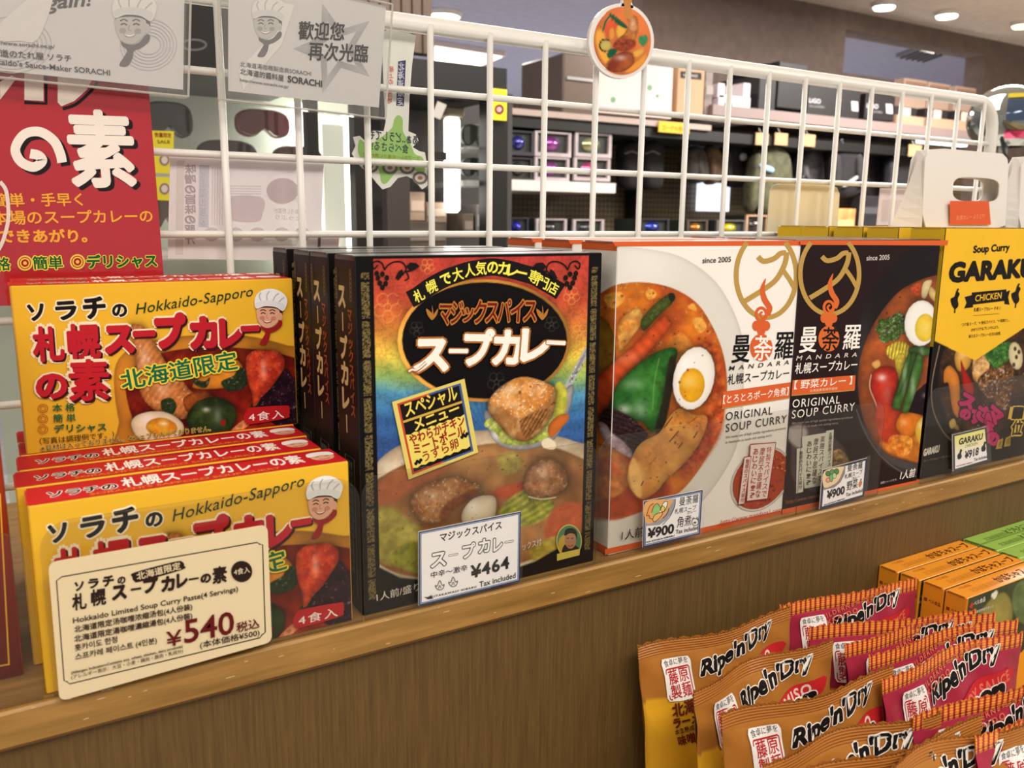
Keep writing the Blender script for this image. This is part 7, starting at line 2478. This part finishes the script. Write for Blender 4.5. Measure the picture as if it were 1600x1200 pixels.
for i, (a, b, c, d, col, lb) in enumerate(((1304, 326, 1336, 366, (206, 140, 84), 'orange brown carton on the lower shelf behind the cream card'), (1342, 306, 1374, 366, (40, 38, 42), 'black stock carton on the lower shelf left of the pale sheet'))):
    r = R(a, b, c, d, WY + .02)
    rt, o_ = single('stock_carton', lb, 'carton', r, WY + .02, WY + .07, M('stock_card', col, .5, noise=.2), 'carton_body', 'cartons on the lower wall shelf')
    bx((r[0] + .01, r[1] - .01, r[3] - .08, r[3] - .05), WY + .018, WY + .0198, M('stock_band', tuple(min(255, v + 40) for v in col), .5)).build('paper_band', rt, off=o_)

# mirrored helmet at the right edge
c = at(1572, 186, y=.75)
o_ = (c[0], .75, c[2] - .08)
hr = (at(1600, 186, y=.75)[0] - at(1548, 186, y=.75)[0]) * .55
hm_ = root('helmet', 'mirrored helmet with coloured reflections at the right edge behind the grid', 'helmet', (c[0], .75, c[2] - hr))
off = tuple(hm_.location)
SHL = M('mirrored_shell', (150, 156, 150), .06, metal=.85, coat=1)
N, K = 28, 16
V = np.zeros((K + 1, N + 1, 3))
for i in range(K + 1):
    th = math.pi * .82 * i / K
    for j in range(N + 1):
        ph = 2 * math.pi * j / N
        V[i, j] = (hr * math.sin(th) * math.cos(ph), hr * 1.15 * math.sin(th) * math.sin(ph), hr + hr * math.cos(th))
grid_obj('shell', V, None, SHL, hm_)
for nm, a0, a1, col in (('visor', .35, .55, (60, 80, 110)), ('pink_band', .64, .72, (220, 70, 120)), ('brow_band', .28, .33, (220, 200, 60))):
    V = np.zeros((6, 20, 3))
    for i in range(6):
        th = math.pi * (a0 + (a1 - a0) * i / 5)
        for j in range(20):
            ph = math.pi * (1.05 + .9 * j / 19) + .3
            V[i, j] = (hr * 1.03 * math.sin(th) * math.cos(ph), hr * 1.18 * math.sin(th) * math.sin(ph), hr + hr * 1.03 * math.cos(th))
    grid_obj(nm, V, None, M('helmet_' + nm, col, .08, metal=.5, coat=1), hm_)
mb = MB(); mb.tube([(-hr * .75, -hr * .35, hr * .35), (-hr * .4, -hr * .3, -hr * .1), (0, -hr * .2, -hr * .18)], hr * .05, BKF, 6); mb.build('chin_strap', hm_)
mb = MB(); mb.tube([(0, 0, -.35), (0, 0, .02)], .012, CHR, 10); mb.box(-.05, .05, -.05, .05, -.358, -.35, CHR); mb.build('display_stand', hm_)
# table under the helmet
o_ = (c[0], .75, -1.15)
tb = root('display_table', 'white display table under the mirrored helmet, hidden behind the boxes', 'table', o_)
zt = off[2] - .358
mb = MB(); mb.box(-.3, .3, -.2, .2, zt + 1.15 - .03, zt + 1.15, M('table_white', (220, 216, 210), .4), .004); mb.build('tabletop', tb)
for sx in (-.27, .25):
    for sy in (-.17, .15):
        mb = MB(); mb.box(sx, sx + .02, sy, sy + .02, 0, zt + 1.15 - .0305, CHR); mb.build('leg', tb)

# ceiling fixtures
def spot(px, py, z, label, r=.045, warm=(255, 244, 226), e=9.0):
    p = at(px, py, z=z)
    rt = root('spot_light', label, 'ceiling light', (p[0], p[1], z), 'round ceiling lights')
    mb = MB(); mb.tube([(0, 0, -.001), (0, 0, -.022)], [r * 1.2, r * 1.1], M('lamp_trim', (226, 220, 214), .4), 20); mb.build('lamp_trim', rt)
    mb = MB(); mb.tube([(0, 0, -.0221), (0, 0, -.03)], [r, r * .9], M('lamp_disc', warm, .5, emit=e), 20); mb.build('lamp_disc', rt)


spot(1382, 4, 1.25, 'leftmost ceiling spot at the upper right', .05)
spot(1480, 18, 1.25, 'middle ceiling spot at the upper right', .05)
spot(1597, 34, 1.25, 'ceiling spot at the right edge of the photo', .045, (255, 220, 170))
spot(692, 20, 1.25, 'oval looking ceiling lamp just above the grid rail', .085)


def panel(corners, z, label, e, name='ceiling_panel_lamp'):
    P_ = [at(x, y, z=z) for x, y in corners]
    c = np.mean(P_, 0)
    rt = root(name, label, 'ceiling light', (c[0], c[1], z), 'flat ceiling lamps')
    mb = MB(); mb.prism([(p[0] - c[0], p[1] - c[1], -.03) for p in P_], (0, 0, 1), .029, M('panel_frame', (226, 214, 206), .5), None); mb.build('lamp_frame', rt)
    mb = MB(); mb.prism([((p[0] - c[0]) * .92, (p[1] - c[1]) * .92, -.034) for p in P_], (0, 0, 1), .0035, M('panel_diffuser', (255, 246, 226), .5, emit=e)); mb.build('diffuser', rt)


panel([(676, 62), (790, 80), (735, 103), (676, 97)], 1.25, 'bright warm ceiling lamp behind the grid, above the dark case', 3.5)
panel([(838, 128), (872, 112), (880, 160), (850, 160)], 1.25, 'small bright ceiling lamp left of the steel box', 3.0)
panel([(1408, 58), (1465, 72), (1462, 75), (1405, 62)], 1.25, 'thin bright ceiling strip seen through the wall opening', 4.0)
# air vent in the far ceiling
P_ = [at(x, y, z=1.25) for x, y in ((1400, 84), (1430, 72), (1480, 80), (1448, 92))]
c = np.mean(P_, 0)
rt = root('ceiling_vent', 'grey ceiling vent seen through the wall opening', 'vent', (c[0], c[1], 1.25))
mb = MB(); mb.prism([(p[0] - c[0], p[1] - c[1], -.02) for p in P_], (0, 0, 1), .0195, M('vent_grey', (110, 108, 114), .5)); mb.build('vent_frame', rt)
mb = MB()
for k in range(5):
    t = (k + .5) / 5
    a = P_[0] * (1 - t) + P_[3] * t - c; b = P_[1] * (1 - t) + P_[2] * t - c
    mb.tube([(a[0] * .9, a[1] * .9, -.026), (b[0] * .9, b[1] * .9, -.026)], .006, M('vent_slat', (70, 68, 74), .5), 5)
mb.build('vent_slats', rt)
